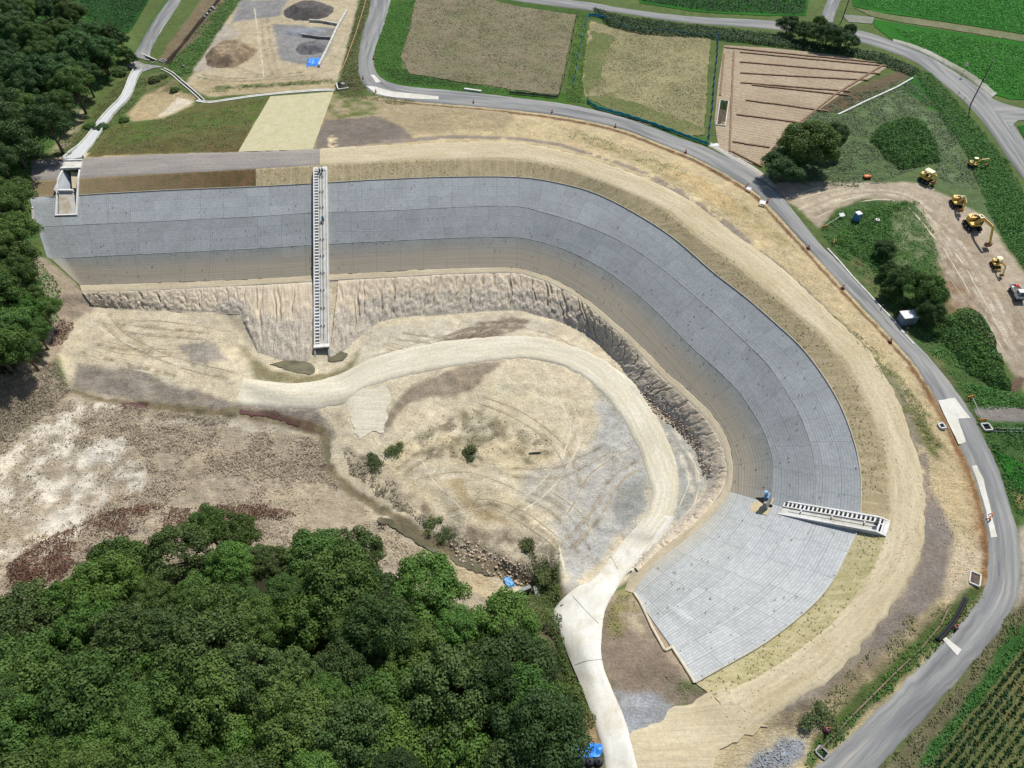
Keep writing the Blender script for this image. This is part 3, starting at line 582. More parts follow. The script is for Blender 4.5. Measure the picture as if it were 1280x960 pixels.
class MB:
    def __init__(s): s.V = []; s.F = []; s.M = []; s.cur = 0
    def add(s, vs, fs):
        b = len(s.V); s.V += [Vector(v) for v in vs]; s.F += [[i+b for i in f] for f in fs]; s.M += [s.cur]*len(fs); return s
    def box(s, c, d, rot=None, taper=1.0, shift=(0,0)):
        x, y, z = [k/2 for k in d]; vs = [Vector((sx*x*(taper if sz > 0 else 1)+(shift[0] if sz > 0 else 0), sy*y*(taper if sz > 0 else 1)+(shift[1] if sz > 0 else 0), sz*z)) for sz in (-1, 1) for sy in (-1, 1) for sx in (-1, 1)]
        if rot is not None: vs = [rot @ v for v in vs]
        vs = [v+Vector(c) for v in vs]
        return s.add(vs, [(0,2,3,1),(4,5,7,6),(0,1,5,4),(2,6,7,3),(0,4,6,2),(1,3,7,5)])
    def bar(s, a, b, w, h=None, up=Vector((0,0,1))):
        a = Vector(a); b = Vector(b); h = h or w; d = (b-a); L = d.length; x = d.normalized(); y = up.cross(x)
        if y.length < 1e-4: y = Vector((0,1,0))
        y.normalize(); z = x.cross(y); m = Matrix((x, y, z)).transposed(); return s.box((a+b)/2, (L, w, h), m)
    def tube(s, pts, r, n=8, cap=True):
        pts = [Vector(p) for p in pts]; rr = r if isinstance(r, (list, tuple)) else [r]*len(pts); vs = []; 
        for i, p in enumerate(pts):
            d = (pts[min(i+1, len(pts)-1)]-pts[max(i-1, 0)]).normalized(); q = Vector((0,0,1)) if abs(d.z) < .9 else Vector((1,0,0))
            u = d.cross(q).normalized(); w_ = d.cross(u)
            for k_ in range(n):
                a = 2*math.pi*k_/n; vs.append(p+(u*math.cos(a)+w_*math.sin(a))*rr[i])
        fs = [(i*n+k_, i*n+(k_+1) % n, (i+1)*n+(k_+1) % n, (i+1)*n+k_) for i in range(len(pts)-1) for k_ in range(n)]
        if cap: fs += [tuple(range(n))[::-1], tuple((len(pts)-1)*n+k_ for k_ in range(n))]
        return s.add(vs, fs)
    def prism(s, poly, h0, h1, axis='z'):
        n = len(poly); f = {'z': lambda a, b, h: (a, b, h), 'y': lambda a, b, h: (a, h, b), 'x': lambda a, b, h: (h, a, b)}[axis]
        vs = [f(a, b, h0) for a, b in poly]+[f(a, b, h1) for a, b in poly]
        return s.add(vs, [tuple(range(n))[::-1], tuple(range(n, 2*n))]+[(i, (i+1) % n, n+(i+1) % n, n+i) for i in range(n)])
    def build(s, name, mat, parent=None, bevel=0, smooth=False, loc=None):
        me = bpy.data.meshes.new(name); me.from_pydata([tuple(v) for v in s.V], [], s.F); me.update()
        import bmesh
        bm = bmesh.new(); bm.from_mesh(me); bmesh.ops.recalc_face_normals(bm, faces=bm.faces)
        if bevel: bmesh.ops.bevel(bm, geom=bm.edges[:], offset=bevel, segments=1, affect='EDGES', clamp_overlap=True)
        bm.to_mesh(me); bm.free()
        for m_ in (mat if isinstance(mat, list) else [mat]): me.materials.append(m_)
        if isinstance(mat, list) and not bevel:
            for p_, i in zip(me.polygons, s.M): p_.material_index = i
        if smooth:
            for p_ in me.polygons: p_.use_smooth = True
        o = bpy.data.objects.new(name, me); col.objects.link(o)
        if parent: o.parent = parent
        if loc is not None: o.location = loc
        return o
def wl(pts, dz=0):  # pixel list -> world xyz
    a = np.array(pts, float); return P(a[:,0], a[:,1], dz)

# ------------------------------------------------------------------ the lined basin: paths, matting, block mattress, toe berm
L = LW
g0 = 16
loft('crest_gravel_path', L['R0'][:g0], L['L0'][:g0], M_gravel, nv=6, lift=.09, edge_noise=(.5,.15))
loft('crest_soil_path', L['R0'][g0-1:], L['L0'][g0-1:], M_tan, nv=8, lift=.10, edge_noise=(.45,.25))
sheet('crest_soil_path', [(900,862),(925,880),(955,905),(900,940),(880,975),(770,975),(775,935),(800,915),(830,893),(865,882)], M_tan, .115, edge=1.0)
def along(nm, a, b, i0, i1, m_, **kw): return loft(nm, L[a][i0:i1], L[b][i0:i1], m_, **kw)
i_st = 11   # station of the change from brown to straw matting
along('brown_seeded_matting', 'L0', 'T', 0, i_st, M_seedB, lift=.07, edge_noise=(.1,.0))
along('straw_matting', 'L0', 'T', i_st-1, 96, M_seed, lift=.07, edge_noise=(.25,.0))
along('pale_straw_matting', 'L0', 'T', 95, 126, M_seedL, lift=.07, edge_noise=(.3,.0))
def bench(h): return lambda s, t, XY: h*.3*(1-t)+.03*fbm(XY[...,0], XY[...,1], 3, 3, 77)
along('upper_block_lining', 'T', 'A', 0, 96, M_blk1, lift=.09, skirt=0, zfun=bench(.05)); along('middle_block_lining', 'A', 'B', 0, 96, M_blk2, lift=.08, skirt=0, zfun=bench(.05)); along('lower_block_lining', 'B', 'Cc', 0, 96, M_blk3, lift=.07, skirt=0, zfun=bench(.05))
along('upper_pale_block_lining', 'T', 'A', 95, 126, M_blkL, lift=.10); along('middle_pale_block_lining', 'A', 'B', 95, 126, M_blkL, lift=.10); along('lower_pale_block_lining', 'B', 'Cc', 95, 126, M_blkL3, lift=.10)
M_toe = soilmat('toe_berm_soil', C(206,192,162), C(188,174,146))
along('toe_berm', 'Cc', 'D', 0, 126, M_toe, lift=.06, nv=4, edge_noise=(.35,.15))
# kerb along the mattress top and along the toe berm
def kerb(name, line, w, h, mat, lift=0.05, off=0):
    a = np.array(line)[:, :2]; t = np.gradient(a, axis=0); t /= np.linalg.norm(t, axis=1)[:,None]; n = np.stack([-t[:,1], t[:,0]], 1)
    p = a+n*(w/2+off); q = a-n*(w/2-off); zp = np.maximum(height(p[:,0], p[:,1], GZ0), height(q[:,0], q[:,1], GZ0))+lift
    rows = [np.c_[p, zp-.5], np.c_[p, zp+h], np.c_[q, zp+h], np.c_[q, zp-.5]]; V_ = np.stack(rows, 1); m = len(a)
    o = mesh_obj(name, V_.reshape(-1,3), gridfaces(m, 4), mat); return structure(o)
kerb('mattress_edge_kerb', resamp(L['T'], 300), .16, .10, concmat('kerb_concrete', C(196,190,170), C(180,174,152)), .12)
kerb('bench_joint', resamp(L['A'][:96], 300), .10, .03, M_cold, .09); kerb('bench_joint', resamp(L['B'][:96], 300), .10, .03, M_cold, .09)
kerb('toe_kerb', resamp(L['D'][:100], 300), .12, .06, M_cold, .02)
kerb('end_kerb', resamp(wl([(792,741),(800,753),(815,785),(831,814),(840,809),(852,828),(868,854)]), 60), .35, .1, concmat('end_kerb_concrete', C(216,204,176), C(196,184,154)), .15)
# eroded cut below the berm : gullies really carved
GULL = []
xx = 0.0
while xx < 230:
    xx += rng.uniform(.6, 4.2); GULL.append((xx, rng.uniform(.09,.26), rng.uniform(.3,1.0), rng.uniform(-.12,.12), rng.uniform(.3,1.0)))
def cutz(s, t, XY):
    prof = np.sin(np.pi*np.clip(t,0,1))**.35
    amp = np.clip((150-s)/25, .35, 1)*np.clip((s-34)/8, .45, 1); z = .34*prof
    for g, wd, dp, sl, ln in GULL:
        x = g+sl*t*6+.25*np.sin(t*9+g)+.1*np.sin(t*23+2*g); z = z-dp*np.exp(-((s-x)/wd)**2)*np.clip(t*9, 0, 1)*(t < ln)*prof*.9*amp
    x, y = XY[...,0], XY[...,1]
    z = z+(.30*fbm(x, y, 1.1, 5, 201)+.30*fbm(x, y, .5, 4, 207))*prof*np.maximum(amp, .6)+(.55*fbm(x, y, .8, 4, 202))*np.clip((t-.45)*2.4, 0, 1)*prof*(s < 150)
    z = np.where(np.abs(x-STX) < 2.0, np.minimum(z, -.25), z)
    return z
STX = float(P(402,425)[0])
k = N('eroded_cut_soil', .95, .1); v = k.coord(True); vo = k.coord()
a_ = k.noise(vo, .5, 5, .65); lowr = k.n('Attribute', attribute_name='low').outputs['Fac']
c = k.mix(k.rng(a_, .35, .65), C(244,226,196), C(228,210,182)); rock = k.mix(k.rng(k.noise(vo, 2.6, 5, .8), .42, .6), C(182,170,154), C(240,228,208))
c = k.mix(k.rng(k.mth('ADD', lowr, k.mth('MULTIPLY', k.noise(vo, .35, 4), .8)), .75, .95, 0, .8), c, rock)
c = k.gain(c, k.noise(k.map(v, (2.6, .25, 1)), 1, 5, .7), .84, 1.12); c = k.gain(c, k.noise(vo, 6, 3), .86, 1.12)
M_cut = k.done(c, k.bump(k.noise(vo, 2.4, 6, .85), .6, .4))
def cutloft(i0, i1):
    o = loft('eroded_cut_slope', L['D'][i0:i1], L['E'][i0:i1], M_cut, nu=1700, nv=26, lift=.02, zfun=cutz, skirt=.4, usefl=True)
    n = len(o.data.vertices); rows = n//1700; lo = np.tile(np.r_[0, np.linspace(0, 1, rows-2), 1], 1700)
    ss = np.repeat(np.linspace(0, 1, 1700), rows); lo = lo*np.clip((ss-.13)*30, .15, 1)
    at = o.data.attributes.new('low', 'FLOAT', 'POINT'); at.data.foreach_set('value', lo.astype(np.float32)[:n]); return o
cutloft(0, 118)
# roads
def road(name, la, lb, mat, lift=.12, en=(.12,.12), nv=6): return loft(name, la, lb, mat, nv=nv, lift=lift, edge_noise=en)
road('asphalt_road', tow(RLd), tow(RRd), M_asph, en=(.25,.2))
def pixroad(name, a, b, mat, **kw):
    a = catmull(a, 6); b = catmull(b, 6); return road(name, P(a[:,0], a[:,1]), P(b[:,0], b[:,1]), mat, **kw)
pixroad('upper_asphalt_road', [(560,-14),(640,0),(732,12),(770,15),(852,27),(960,36),(1030,45),(1077,53),(1115,65),(1150,81),(1180,105),(1210,131),(1235,160),(1260,197),(1285,232),(1310,280)],
        [(560,-26),(640,-9),(740,4),(775,10),(852,20),(960,26),(1030,33),(1080,40),(1120,54),(1160,71),(1188,87),(1215,104),(1242,125),(1264,152),(1285,185),(1320,240)], M_asph, nv=5)
pixroad('side_road', [(1027,34),(1026,25),(1033,5),(1040,-12)], [(1042,36),(1041,25),(1048,5),(1056,-12)], M_asph, nv=4, lift=.14)
sheet('junction_apron', [(1232,121),(1255,130),(1285,138),(1285,150),(1272,151),(1266,156),(1270,170),(1262,158),(1245,140)], M_asph, .13)
k = N('damp_dark_asphalt', .8); 
pixroad('narrow_farm_track', [(166,70),(172,62),(190,30),(210,2),(220,-12)], [(187,76),(188,62),(202,37),(223,5),(231,-12)], M_asph, nv=4)
# white concrete patches in the road
for pl in ([(458,108),(470,109),(490,115),(520,118),(548,121),(548,125),(520,124),(490,122),(470,118)], [(463,94),(468,94),(476,103),(470,104)],
           [(1172,501),(1193,498),(1212,523),(1197,524),(1207,553),(1198,556),(1180,520)], [(1214,583),(1220,582),(1229,600),(1238,640),(1246,672),(1238,673),(1232,640),(1224,612)],
           [(1178,800),(1182,797),(1201,812),(1196,820)]):
    structure(sheet('concrete_road_patch', pl, M_ramp, .17, .7, skirt=.06, edge=.12))
# pale gravel strip along the road by the tilled field
pixroad('gravel_verge', [(888,183),(915,199),(940,214),(962,233)], [(888,178),(920,196),(950,214),(975,238)], soilmat('white_gravel', C(200,196,186), C(180,174,160)), lift=.10, nv=3)
# haul road over the floor and the concrete ramp
pixroad('haul_road', [(296,504),(370,510),(428,503),(460,482),(540,462),(600,452),(650,447),(690,453),(730,470),(770,508),(797,555),(812,600),(816,620),(806,648),(780,678),(757,708)],
        [(305,474),(370,480),(420,470),(470,447),(540,430),(600,423),(660,421),(712,432),(760,455),(800,488),(825,530),(843,575),(847,610),(840,645),(820,680),(790,714)], M_haul, en=(.35,.3), nv=8, lift=.2)
sheet('haul_road_spur', [(428,500),(450,484),(482,478),(490,500),(478,540),(448,545),(440,520)], M_haul, .05, edge=1.3)
k = pixroad('concrete_ramp', [(806,648),(780,678),(745,722),(720,735),(694,764),(700,785),(712,818),(730,860),(746,900),(757,940),(762,975)],
        [(842,645),(820,680),(788,714),(772,730),(755,762),(750,800),(752,830),(765,865),(775,890),(785,920),(800,975)], M_ramp, lift=.2, en=(.04,.05), nv=6)
# expansion joints across the ramp
for a, b in (((763,695),(772,712)), ((716,746),(748,780)), ((718,832),(752,825)),):
    pa = PV(*a); pb = PV(*b); m = MB(); n_ = 10; pts = [pa.lerp(pb, i/n_) for i in range(n_+1)]
    pts = [Vector((p.x, p.y, float(height(p.x, p.y, GZ0))+.21)) for p in pts]
    for q, r_ in zip(pts[:-1], pts[1:]): m.bar(q, r_, .09, .03)
    structure(m.build('ramp_joint', M_cold))
# fields
def fieldmat(name, a, b, c3=None, rows=None, rot=0, fine=5.0, sp_=.5, bscale=.5):
    k = N(name, .95, .1); v = k.coord(); n0 = k.noise(v, .07, 4, .6, .3); c = k.mix(k.rng(n0, .38, .62), a, b)
    if c3 is not None: c = k.mix(k.rng(k.noise(v, fine*.35, 6, .8), .52, .66, 0, sp_), c, c3)
    c = k.gain(c, k.noise(v, fine*.25, 5, .8), .82, 1.18); c = k.gain(c, k.noise(v, fine, 3, .7), .82, 1.18); hgt = k.noise(v, fine*.5, 5, .8)
    if rows:
        wv = k.n('TexWave'); k.l(k.map(v, (1,1,1), rot), wv.inputs[0]); wv.inputs['Scale'].default_value = rows; wv.inputs['Distortion'].default_value = 1.2; wv.inputs['Detail'].default_value = 2; wv.inputs['Detail Scale'].default_value = 2
        c = k.gain(c, wv.outputs['Fac'], .86, 1.1); hgt = k.mth('ADD', hgt, k.mth('MULTIPLY', wv.outputs['Fac'], .6))
    return k.done(c, k.bump(hgt, bscale, .3))
sheet('stubble_field', [(521,-8),(512,40),(501,72),(512,92),(560,100),(640,112),(698,119),(706,80),(720,19),(640,7),(590,-8)], fieldmat('bare_stubble', C(150,136,112), C(134,130,98), C(100,112,68), fine=5, sp_=.85, bscale=.9), .1, edge=.5)
sheet('harvested_field', [(737,26),(770,36),(830,42),(888,48),(884,100),(880,168),(862,170),(800,153),(732,122),(728,100)], fieldmat('harvested_straw', C(174,162,122), C(150,144,104), C(104,116,68), fine=4.5, sp_=.8, bscale=.9), .1, edge=.5)
tf = [(905,57),(960,60),(1040,68),(1112,82),(1098,92),(1060,112),(1020,140),(985,168),(958,205),(940,205),(915,195),(898,184),(893,150),(898,100)]
sheet('tilled_field', tf, fieldmat('tilled_soil', C(184,166,140), C(172,154,128), None, rows=.42, rot=1.38, fine=4), .1)
M_row = simple('turned_soil_ridge', C(150,124,102), .95, .1, .2, 3)
# field edges: greener rims of the two crop fields
for pl in ([(735,27),(775,38),(800,60),(770,75),(755,110),(740,118),(730,110)], [(735,120),(800,140),(880,165),(862,171),(800,155),(732,124)], [(770,36),(888,48),(886,75),(868,70),(850,56),(790,50)]):
    pass
sheet('leafy_crop_margin', [(733,60),(742,40),(770,46),(756,75),(750,105),(735,118),(729,108)], fieldmat('crop_margin', C(104,116,66), C(128,128,82), C(150,142,104), fine=5), .125, edge=1.5)
sheet('leafy_crop_margin', [(733,121),(760,118),(800,130),(850,150),(880,160),(880,168),(862,170),(800,153)], fieldmat('crop_margin_south', C(100,114,64), C(134,130,86), C(150,142,104), fine=5), .125, edge=1.5)
furrows = [((925,66),(1110,84)),((905,60),(1104,80)),((925,78),(1100,93)),((925,92),(1085,101)),((925,104),(1062,115)),((932,126),(1035,140)),((920,144),(1012,156)),((915,178),(962,185)),((914,190),(952,209)),((917,65),(912,190)),((1104,82),(1045,118)),((1045,118),(985,165)),((985,165),(948,208)),((940,107),(1060,120)),((905,68),(900,120))]
fm = MB()
for a, b in furrows:
    pa, pb = P(*a), P(*b); n_ = max(2, int(np.linalg.norm(pb-pa)/3)); pts = [pa+(pb-pa)*i/n_ for i in range(n_+1)]
    for q, r_ in zip(pts[:-1], pts[1:]):
        q = (q[0]+random.uniform(-.12,.12), q[1]+random.uniform(-.12,.12), height(q[0], q[1], GZ0)+.12); r_ = (r_[0], r_[1], height(r_[0], r_[1], GZ0)+.12)
        fm.bar(q, r_, random.uniform(.35,.55), .5)
structure(fm.build('soil_ridges', M_row))
M_rice1 = fieldmat('rice_green', C(46,112,28), C(38,98,26), C(30,82,22), fine=4); M_rice2 = fieldmat('rice_dark', C(48,98,36), C(40,84,32), C(30,66,24), fine=3); M_rice3 = fieldmat('rice_gaps', C(120,116,74), C(96,104,62), None, fine=3)
rice = [('upper', [(1064,-20),(1066,8),(1100,16),(1160,24),(1225,34),(1300,46),(1300,-30)], M_rice1), ('mid', [(1088,24),(1120,29),(1180,38),(1300,56),(1300,126),(1262,124),(1242,118),(1218,98),(1190,80),(1150,62),(1112,48),(1094,34)], M_rice1),
        ('nw', [(80,-20),(90,4),(108,28),(135,36),(160,42),(185,2),(196,-20)], M_rice2), ('n', [(790,-20),(800,4),(862,14),(900,17),(960,20),(1008,20),(1014,-20)], M_rice1), ('se', [(1310,770),(1280,806),(1212,893),(1158,965),(1140,1000),(1330,1000)], M_rice3), ('e', [(1240,560),(1262,572),(1300,590),(1300,640),(1280,618),(1262,600)], M_rice1), ('isl', [(1272,158),(1290,155),(1300,190),(1282,176)], M_rice1)]
for nm, pl, m_ in rice: sheet('rice_paddy', pl, m_, .1, 1.5)
sheet('wet_paddy_edge', [(1068,10),(1090,21),(1125,28),(1180,36),(1240,46),(1300,56),(1300,48),(1240,38),(1180,29),(1110,18)], fieldmat('dyke', C(108,116,76), C(132,128,96), C(170,165,150), fine=4), .12, edge=.4)
sheet('wet_paddy_edge', [(1052,18),(1092,22),(1090,30),(1060,28)], fieldmat('flooded_edge', C(150,148,138), C(132,132,120), C(90,110,70), fine=4), .13, edge=.4)
pixroad('gravel_shoulder', [(1116,52),(1150,64),(1188,84),(1214,100),(1240,122)], [(1116,49),(1152,60),(1190,79),(1218,95),(1246,117)], fieldmat('pale_shoulder', C(190,188,178), C(150,150,130), C(84,120,60), fine=4), lift=.15, nv=3, en=(.1,.6))
# pale and green panels of the downstream slope
M_sodL = seedmat('pale_sod_matting', C(206,198,164), C(194,186,144), 1.9)
sheet('pale_matting_panel', [(338,121),(417,115),(391,187),(298,190)], M_sodL, .1)
# pools of the stream
k = N('shallow_murky_water', .08, .5); v = k.coord(); k.m.use_backface_culling = False
c = k.mix(k.rng(k.noise(v, .5, 4), .4, .65), C(128,120,90), C(104,100,74)); M_water = k.done(c, k.bump(k.noise(v, 2, 3), .08, .05))
k = N('reddish_stream_water', .12, .5); M_wred = k.done(C(104,72,64))
for pl, m_ in (([(338,456),(358,463),(384,468),(394,460),(382,452),(356,451)], M_water), ([(410,450),(424,452),(434,445),(430,441),(415,442)], M_water), ([(150,505),(170,504),(184,509),(172,512),(156,511)], M_wred), ([(300,511),(330,517),(368,529),(370,532),(325,521),(300,515)], M_wred),
               ([(400,552),(410,560),(413,575),(406,577),(402,565)], M_water), ([(476,645),(500,655),(530,672),(556,690),(546,692),(505,668),(474,650)], M_water), ([(560,690),(595,700),(620,718),(600,718),(565,700)], M_water)):
    o = sheet('stream_water', [tuple(q) for q in catmull(pl+[pl[0]], 5)[:-1]], m_, .10, .6, skirt=.1, edge=.7)
# ------------------------------------------------------------------ write the ground sheet (after every path has pressed its bed into it)
SPILL = [(69.5,267,-3.1),(72,224,.2),(78.5,211,.2),(100,211,.2),(98,222,.2),(95,267,-3.1)]
spf = [tuple(float(k_) for k_ in at_z(*q)) for q in SPILL]
CHUTE = [(91.5,199),(98,191),(108,182),(118,169),(127,156),(140,140),(155,125),(162,112),(167,98),(173,88)]
flatten(ribbon(P(np.array([c_[0] for c_ in CHUTE], float), np.array([c_[1] for c_ in CHUTE], float))[:, :2], 1.2), .12, .1)
flatten(spf, 5.5, -.1)
def cut_sheet(o, poly):
    import bmesh
    bm = bmesh.new(); bm.from_mesh(o.data); c_ = Vector((sum(p[0] for p in poly)/len(poly), sum(p[1] for p in poly)/len(poly)))
    for i in range(len(poly)):
        a, b = poly[i], poly[(i+1) % len(poly)]; fs = [f for f in bm.faces if (f.calc_center_median().xy-c_).length < 14]
        geom = set(); [geom.update([f, *f.edges, *f.verts]) for f in fs]
        bmesh.ops.bisect_plane(bm, geom=list(geom), plane_co=(a[0], a[1], 0), plane_no=(b[1]-a[1], a[0]-b[0], 0))
    kill = [f for f in bm.faces if (f.calc_center_median().xy-c_).length < 14 and inpoly0(f.calc_center_median().x, f.calc_center_median().y, poly)]
    bmesh.ops.delete(bm, geom=kill, context='FACES'); bm.to_mesh(o.data); bm.free()
def inpoly0(x, y, poly):
    c = False; n = len(poly)
    for i in range(n):
        a, b = poly[i], poly[(i+1) % n]
        if (a[1] > y) != (b[1] > y) and x < (b[0]-a[0])*(y-a[1])/(b[1]-a[1])+a[0]: c = not c
    return c
for nm_ in ('crest_gravel_path', 'brown_seeded_matting', 'upper_block_lining', 'mattress_edge_kerb'): cut_sheet(bpy.data.objects[nm_], spf)
_xa, _ya = at_z(1110, 661, .2); _xb, _yb = at_z(975, 634, float(P(975,634)[2])+.1); _d = np.array([_xb-_xa, _yb-_ya]); _L = np.linalg.norm(_d); _d = _d/_L; _n = np.array([-_d[1], _d[0]]); _o = np.array([_xa, _ya])
st2f = [tuple(_o+_d*.4+_n*1.3), tuple(_o+_d*.4-_n*1.3), tuple(_o+_d*(_L-.3)-_n*1.3), tuple(_o+_d*(_L-.3)+_n*1.3)]
flatten(st2f, 1.6, .0)
def cut_big(o, poly):
    import bmesh
    bm = bmesh.new(); bm.from_mesh(o.data); cx, cy = np.mean([p[0] for p in poly]), np.mean([p[1] for p in poly])
    near = lambda f: (f.calc_center_median().x-cx)**2+(f.calc_center_median().y-cy)**2 < 16**2
    for i in range(4):
        a, b = poly[i], poly[(i+1) % 4]; fs = [f for f in bm.faces if near(f)]; geom = set(); [geom.update([f, *f.edges, *f.verts]) for f in fs]
        bmesh.ops.bisect_plane(bm, geom=list(geom), plane_co=(a[0], a[1], 0), plane_no=(b[1]-a[1], a[0]-b[0], 0))
    bmesh.ops.delete(bm, geom=[f for f in bm.faces if near(f) and inpoly0(f.calc_center_median().x, f.calc_center_median().y, poly)], context='FACES'); bm.to_mesh(o.data); bm.free()
for nm_ in ('crest_soil_path', 'straw_matting', 'pale_straw_matting', 'upper_block_lining', 'middle_block_lining', 'upper_pale_block_lining', 'middle_pale_block_lining', 'lower_block_lining', 'lower_pale_block_lining', 'mattress_edge_kerb', 'bench_joint'): cut_big(bpy.data.objects[nm_], st2f)
def build_ground():
    gx = np.r_[-3000, -900, -420, -260, GX, 260, 420, 900, 3000]; gy = np.r_[-600, -200, -60, GY, 340, 480, 900, 4000]
    Xc = np.clip(gx, GX[0], GX[-1]); Yc = np.clip(gy, GY[0], GY[-1]); X, Y = np.meshgrid(gx, gy); XX, YY = np.meshgrid(Xc, Yc)
    Z = height(XX, YY); ex = 4; Z[:, :ex] = Z[:, ex:ex+1]; Z[:, -ex:] = Z[:, -ex-1:-ex]
    cc = np.zeros(X.shape+(4,)); ixs = np.searchsorted(GX, Xc).clip(0, len(GX)-1); iys = np.searchsorted(GY, Yc).clip(0, len(GY)-1)
    cc[..., :3] = GCOL[iys][:, ixs]; cc[..., 3] = 1; rr = GRGH[iys][:, ixs]
    o = mesh_obj('ground', np.stack([X, Y, Z], -1).reshape(-1, 3), gridfaces(len(gy), len(gx)), M_ground, smooth=True)
    a = o.data.attributes.new('soil', 'FLOAT_COLOR', 'POINT'); a.data.foreach_set('color', cc.astype(np.float32).ravel())
    a = o.data.attributes.new('coarse', 'FLOAT', 'POINT'); a.data.foreach_set('value', rr.astype(np.float32).ravel())
    return structure(o)
build_ground()
# wheel ruts pressed in the bare soil
M_rutd = simple('rut_soil', C(176,162,136), .95, .1, .2, 2); M_rutl = simple('pale_rut_soil', C(220,209,182), .95, .1, .15, 2)
def rut(pix, off, wd, mat, seed):
    c_ = catmull(pix, 6); p_ = P(c_[:,0], c_[:,1])[:, :2]; L_ = np.sum(np.linalg.norm(np.diff(p_, axis=0), axis=1)); p_ = resamp(p_, max(6, int(L_/.45)))
    t_ = np.gradient(p_, axis=0); t_ /= np.linalg.norm(t_, axis=1)[:,None]+1e-9; n_ = np.stack([-t_[:,1], t_[:,0]], 1); i_ = np.arange(len(p_))
    w_ = wd*np.clip(.5+1.3*fbm(i_*.35, i_*0+seed, 2.2, 3, seed), 0, 1.4)*np.clip(np.minimum(i_, len(i_)-1-i_)/4, 0, 1); p_ = p_+n_*(off+.25*fbm(i_*.2, i_*0, 3, 2, seed+5))[:,None]
    rows = [np.c_[p_+n_*(w_*k_)[:,None], height(*(p_+n_*(w_*k_)[:,None]).T)+(.035 if abs(k_) < .9 else -.02)] for k_ in (1,.5,-.5,-1)]
    structure(mesh_obj('wheel_rut', np.stack(rows, 1).reshape(-1,3), gridfaces(len(p_), 4), mat))
for i_, a_ in enumerate(arcs):
    for off in ((-.9,.9) if i_ % 3 else (0,)): rut(a_, off, .2, M_rutd if i_ % 4 else M_rutl, 7*i_+int(off*3))
# ------------------------------------------------------------------ foliage
def leafmat(name, a, b, trans=.32, var=.22):
    k = N(name, .65, .25); t = k.n('Attribute', attribute_name='tint').outputs['Fac']; oi = k.n('ObjectInfo').outputs['Random']; v = k.coord()
    f = k.mth('ADD', k.mth('MULTIPLY', t, .75), k.mth('MULTIPLY', k.noise(v, .55, 3), .35)); c = k.mix(f, a, b)
    hs = k.n('HueSaturation'); k.l(c, hs.inputs['Color']); k.l(k.rng(oi, 0, 1, .485, .515), hs.inputs['Hue']); k.l(k.rng(k.mth('FRACT', k.mth('MULTIPLY', oi, 7.31)), 0, 1, 1-var, 1+var), hs.inputs['Value']); hs.inputs['Saturation'].default_value = .95
    k.l(hs.outputs[0], k.b.inputs['Base Color'])
    if trans:
        tr = k.n('BsdfTranslucent'); k.l(hs.outputs[0], tr.inputs['Color']); mx = k.n('MixShader'); mx.inputs[0].default_value = trans
        k.l(k.b.outputs[0], mx.inputs[1]); k.l(tr.outputs[0], mx.inputs[2]); k.l(mx.outputs[0], k.t.nodes['Material Output'].inputs[0])
    return k.m
M_bark = simple('bark', (.10,.075,.055), .9, .1, .3, 3)
def leaf_arrays(pts, size, nrm=None, jit=.6, elong=1.5, r=rng):
    n = len(pts); size = np.broadcast_to(size, n)
    nn = r.normal(size=(n,3)); nn = nn if nrm is None else nrm+jit*nn
    nn /= np.linalg.norm(nn, axis=1)[:,None]+1e-9; q = r.normal(size=(n,3)); u = np.cross(nn, q); u /= np.linalg.norm(u, axis=1)[:,None]+1e-9; w_ = np.cross(nn, u)
    a = u*(size*elong*.5)[:,None]; b = w_*(size*.5)[:,None]
    V_ = np.stack([pts-a, pts-b+nn*(size*.12)[:,None], pts+a, pts+b+nn*(size*.12)[:,None]], 1).reshape(-1,3); return V_, np.arange(4*n).reshape(n,4)
def leafmesh(name, V_, F_, tint, mat):
    me = bpy.data.meshes.new(name); me.vertices.add(len(V_)); me.vertices.foreach_set('co', V_.astype(np.float32).ravel()); me.loops.add(F_.size); me.loops.foreach_set('vertex_index', F_.astype(np.int32).ravel())
    me.polygons.add(len(F_)); me.polygons.foreach_set('loop_start', np.arange(0, F_.size, F_.shape[1], dtype=np.int32)); me.update(calc_edges=True)
    a = me.attributes.new('tint', 'FLOAT', 'POINT'); a.data.foreach_set('value', np.repeat(tint, F_.shape[1]).astype(np.float32)); me.materials.append(mat); return me
def crown_mesh(name, mat, Rr=4.0, squash=.72, nblob=46, per=190, lsize=.30, blobr=(.17,.28), seed=1, low=-.3, jit=.38, spread=.82, cone=0):
    r = np.random.default_rng(seed); pts, nr, ti = [], [], []
    for i in range(nblob):
        zz = 1-(i+.5)/nblob*(1-low); th = i*2.39996+r.uniform(-.4,.4); rad = math.sqrt(max(0, 1-zz*zz)); f = r.uniform(spread-.22, spread+.10)
        if r.random() < .12: f *= 1.2
        c = np.array([rad*math.cos(th)*f, rad*math.sin(th)*f, zz*squash*f])*Rr
        if cone: c[:2] *= (1-.55*max(0, zz)); c[2] *= cone
        br = Rr*r.uniform(*blobr); n = int(per*(br/(Rr*.28))**2)
        d = r.normal(size=(n,3)); d /= np.linalg.norm(d, axis=1)[:,None]; d[:,2] = np.where(d[:,2] < -.45, -d[:,2], d[:,2])
        rr_ = br*(1+.22*r.normal(size=n).clip(-1.5,1.2)); p = c+d*rr_[:,None]*np.array([1,1,.8]); pts.append(p); nr.append(d); ti.append(np.clip(r.normal(.5, .22, n)+r.uniform(-.2,.2), 0, 1))
    pts = np.concatenate(pts); nr = np.concatenate(nr); ti = np.concatenate(ti)
    V_, F_ = leaf_arrays(pts, lsize*r.uniform(.7,1.3,len(pts)), nr, jit, 1.5, r); return leafmesh(name, V_, F_, ti, mat)
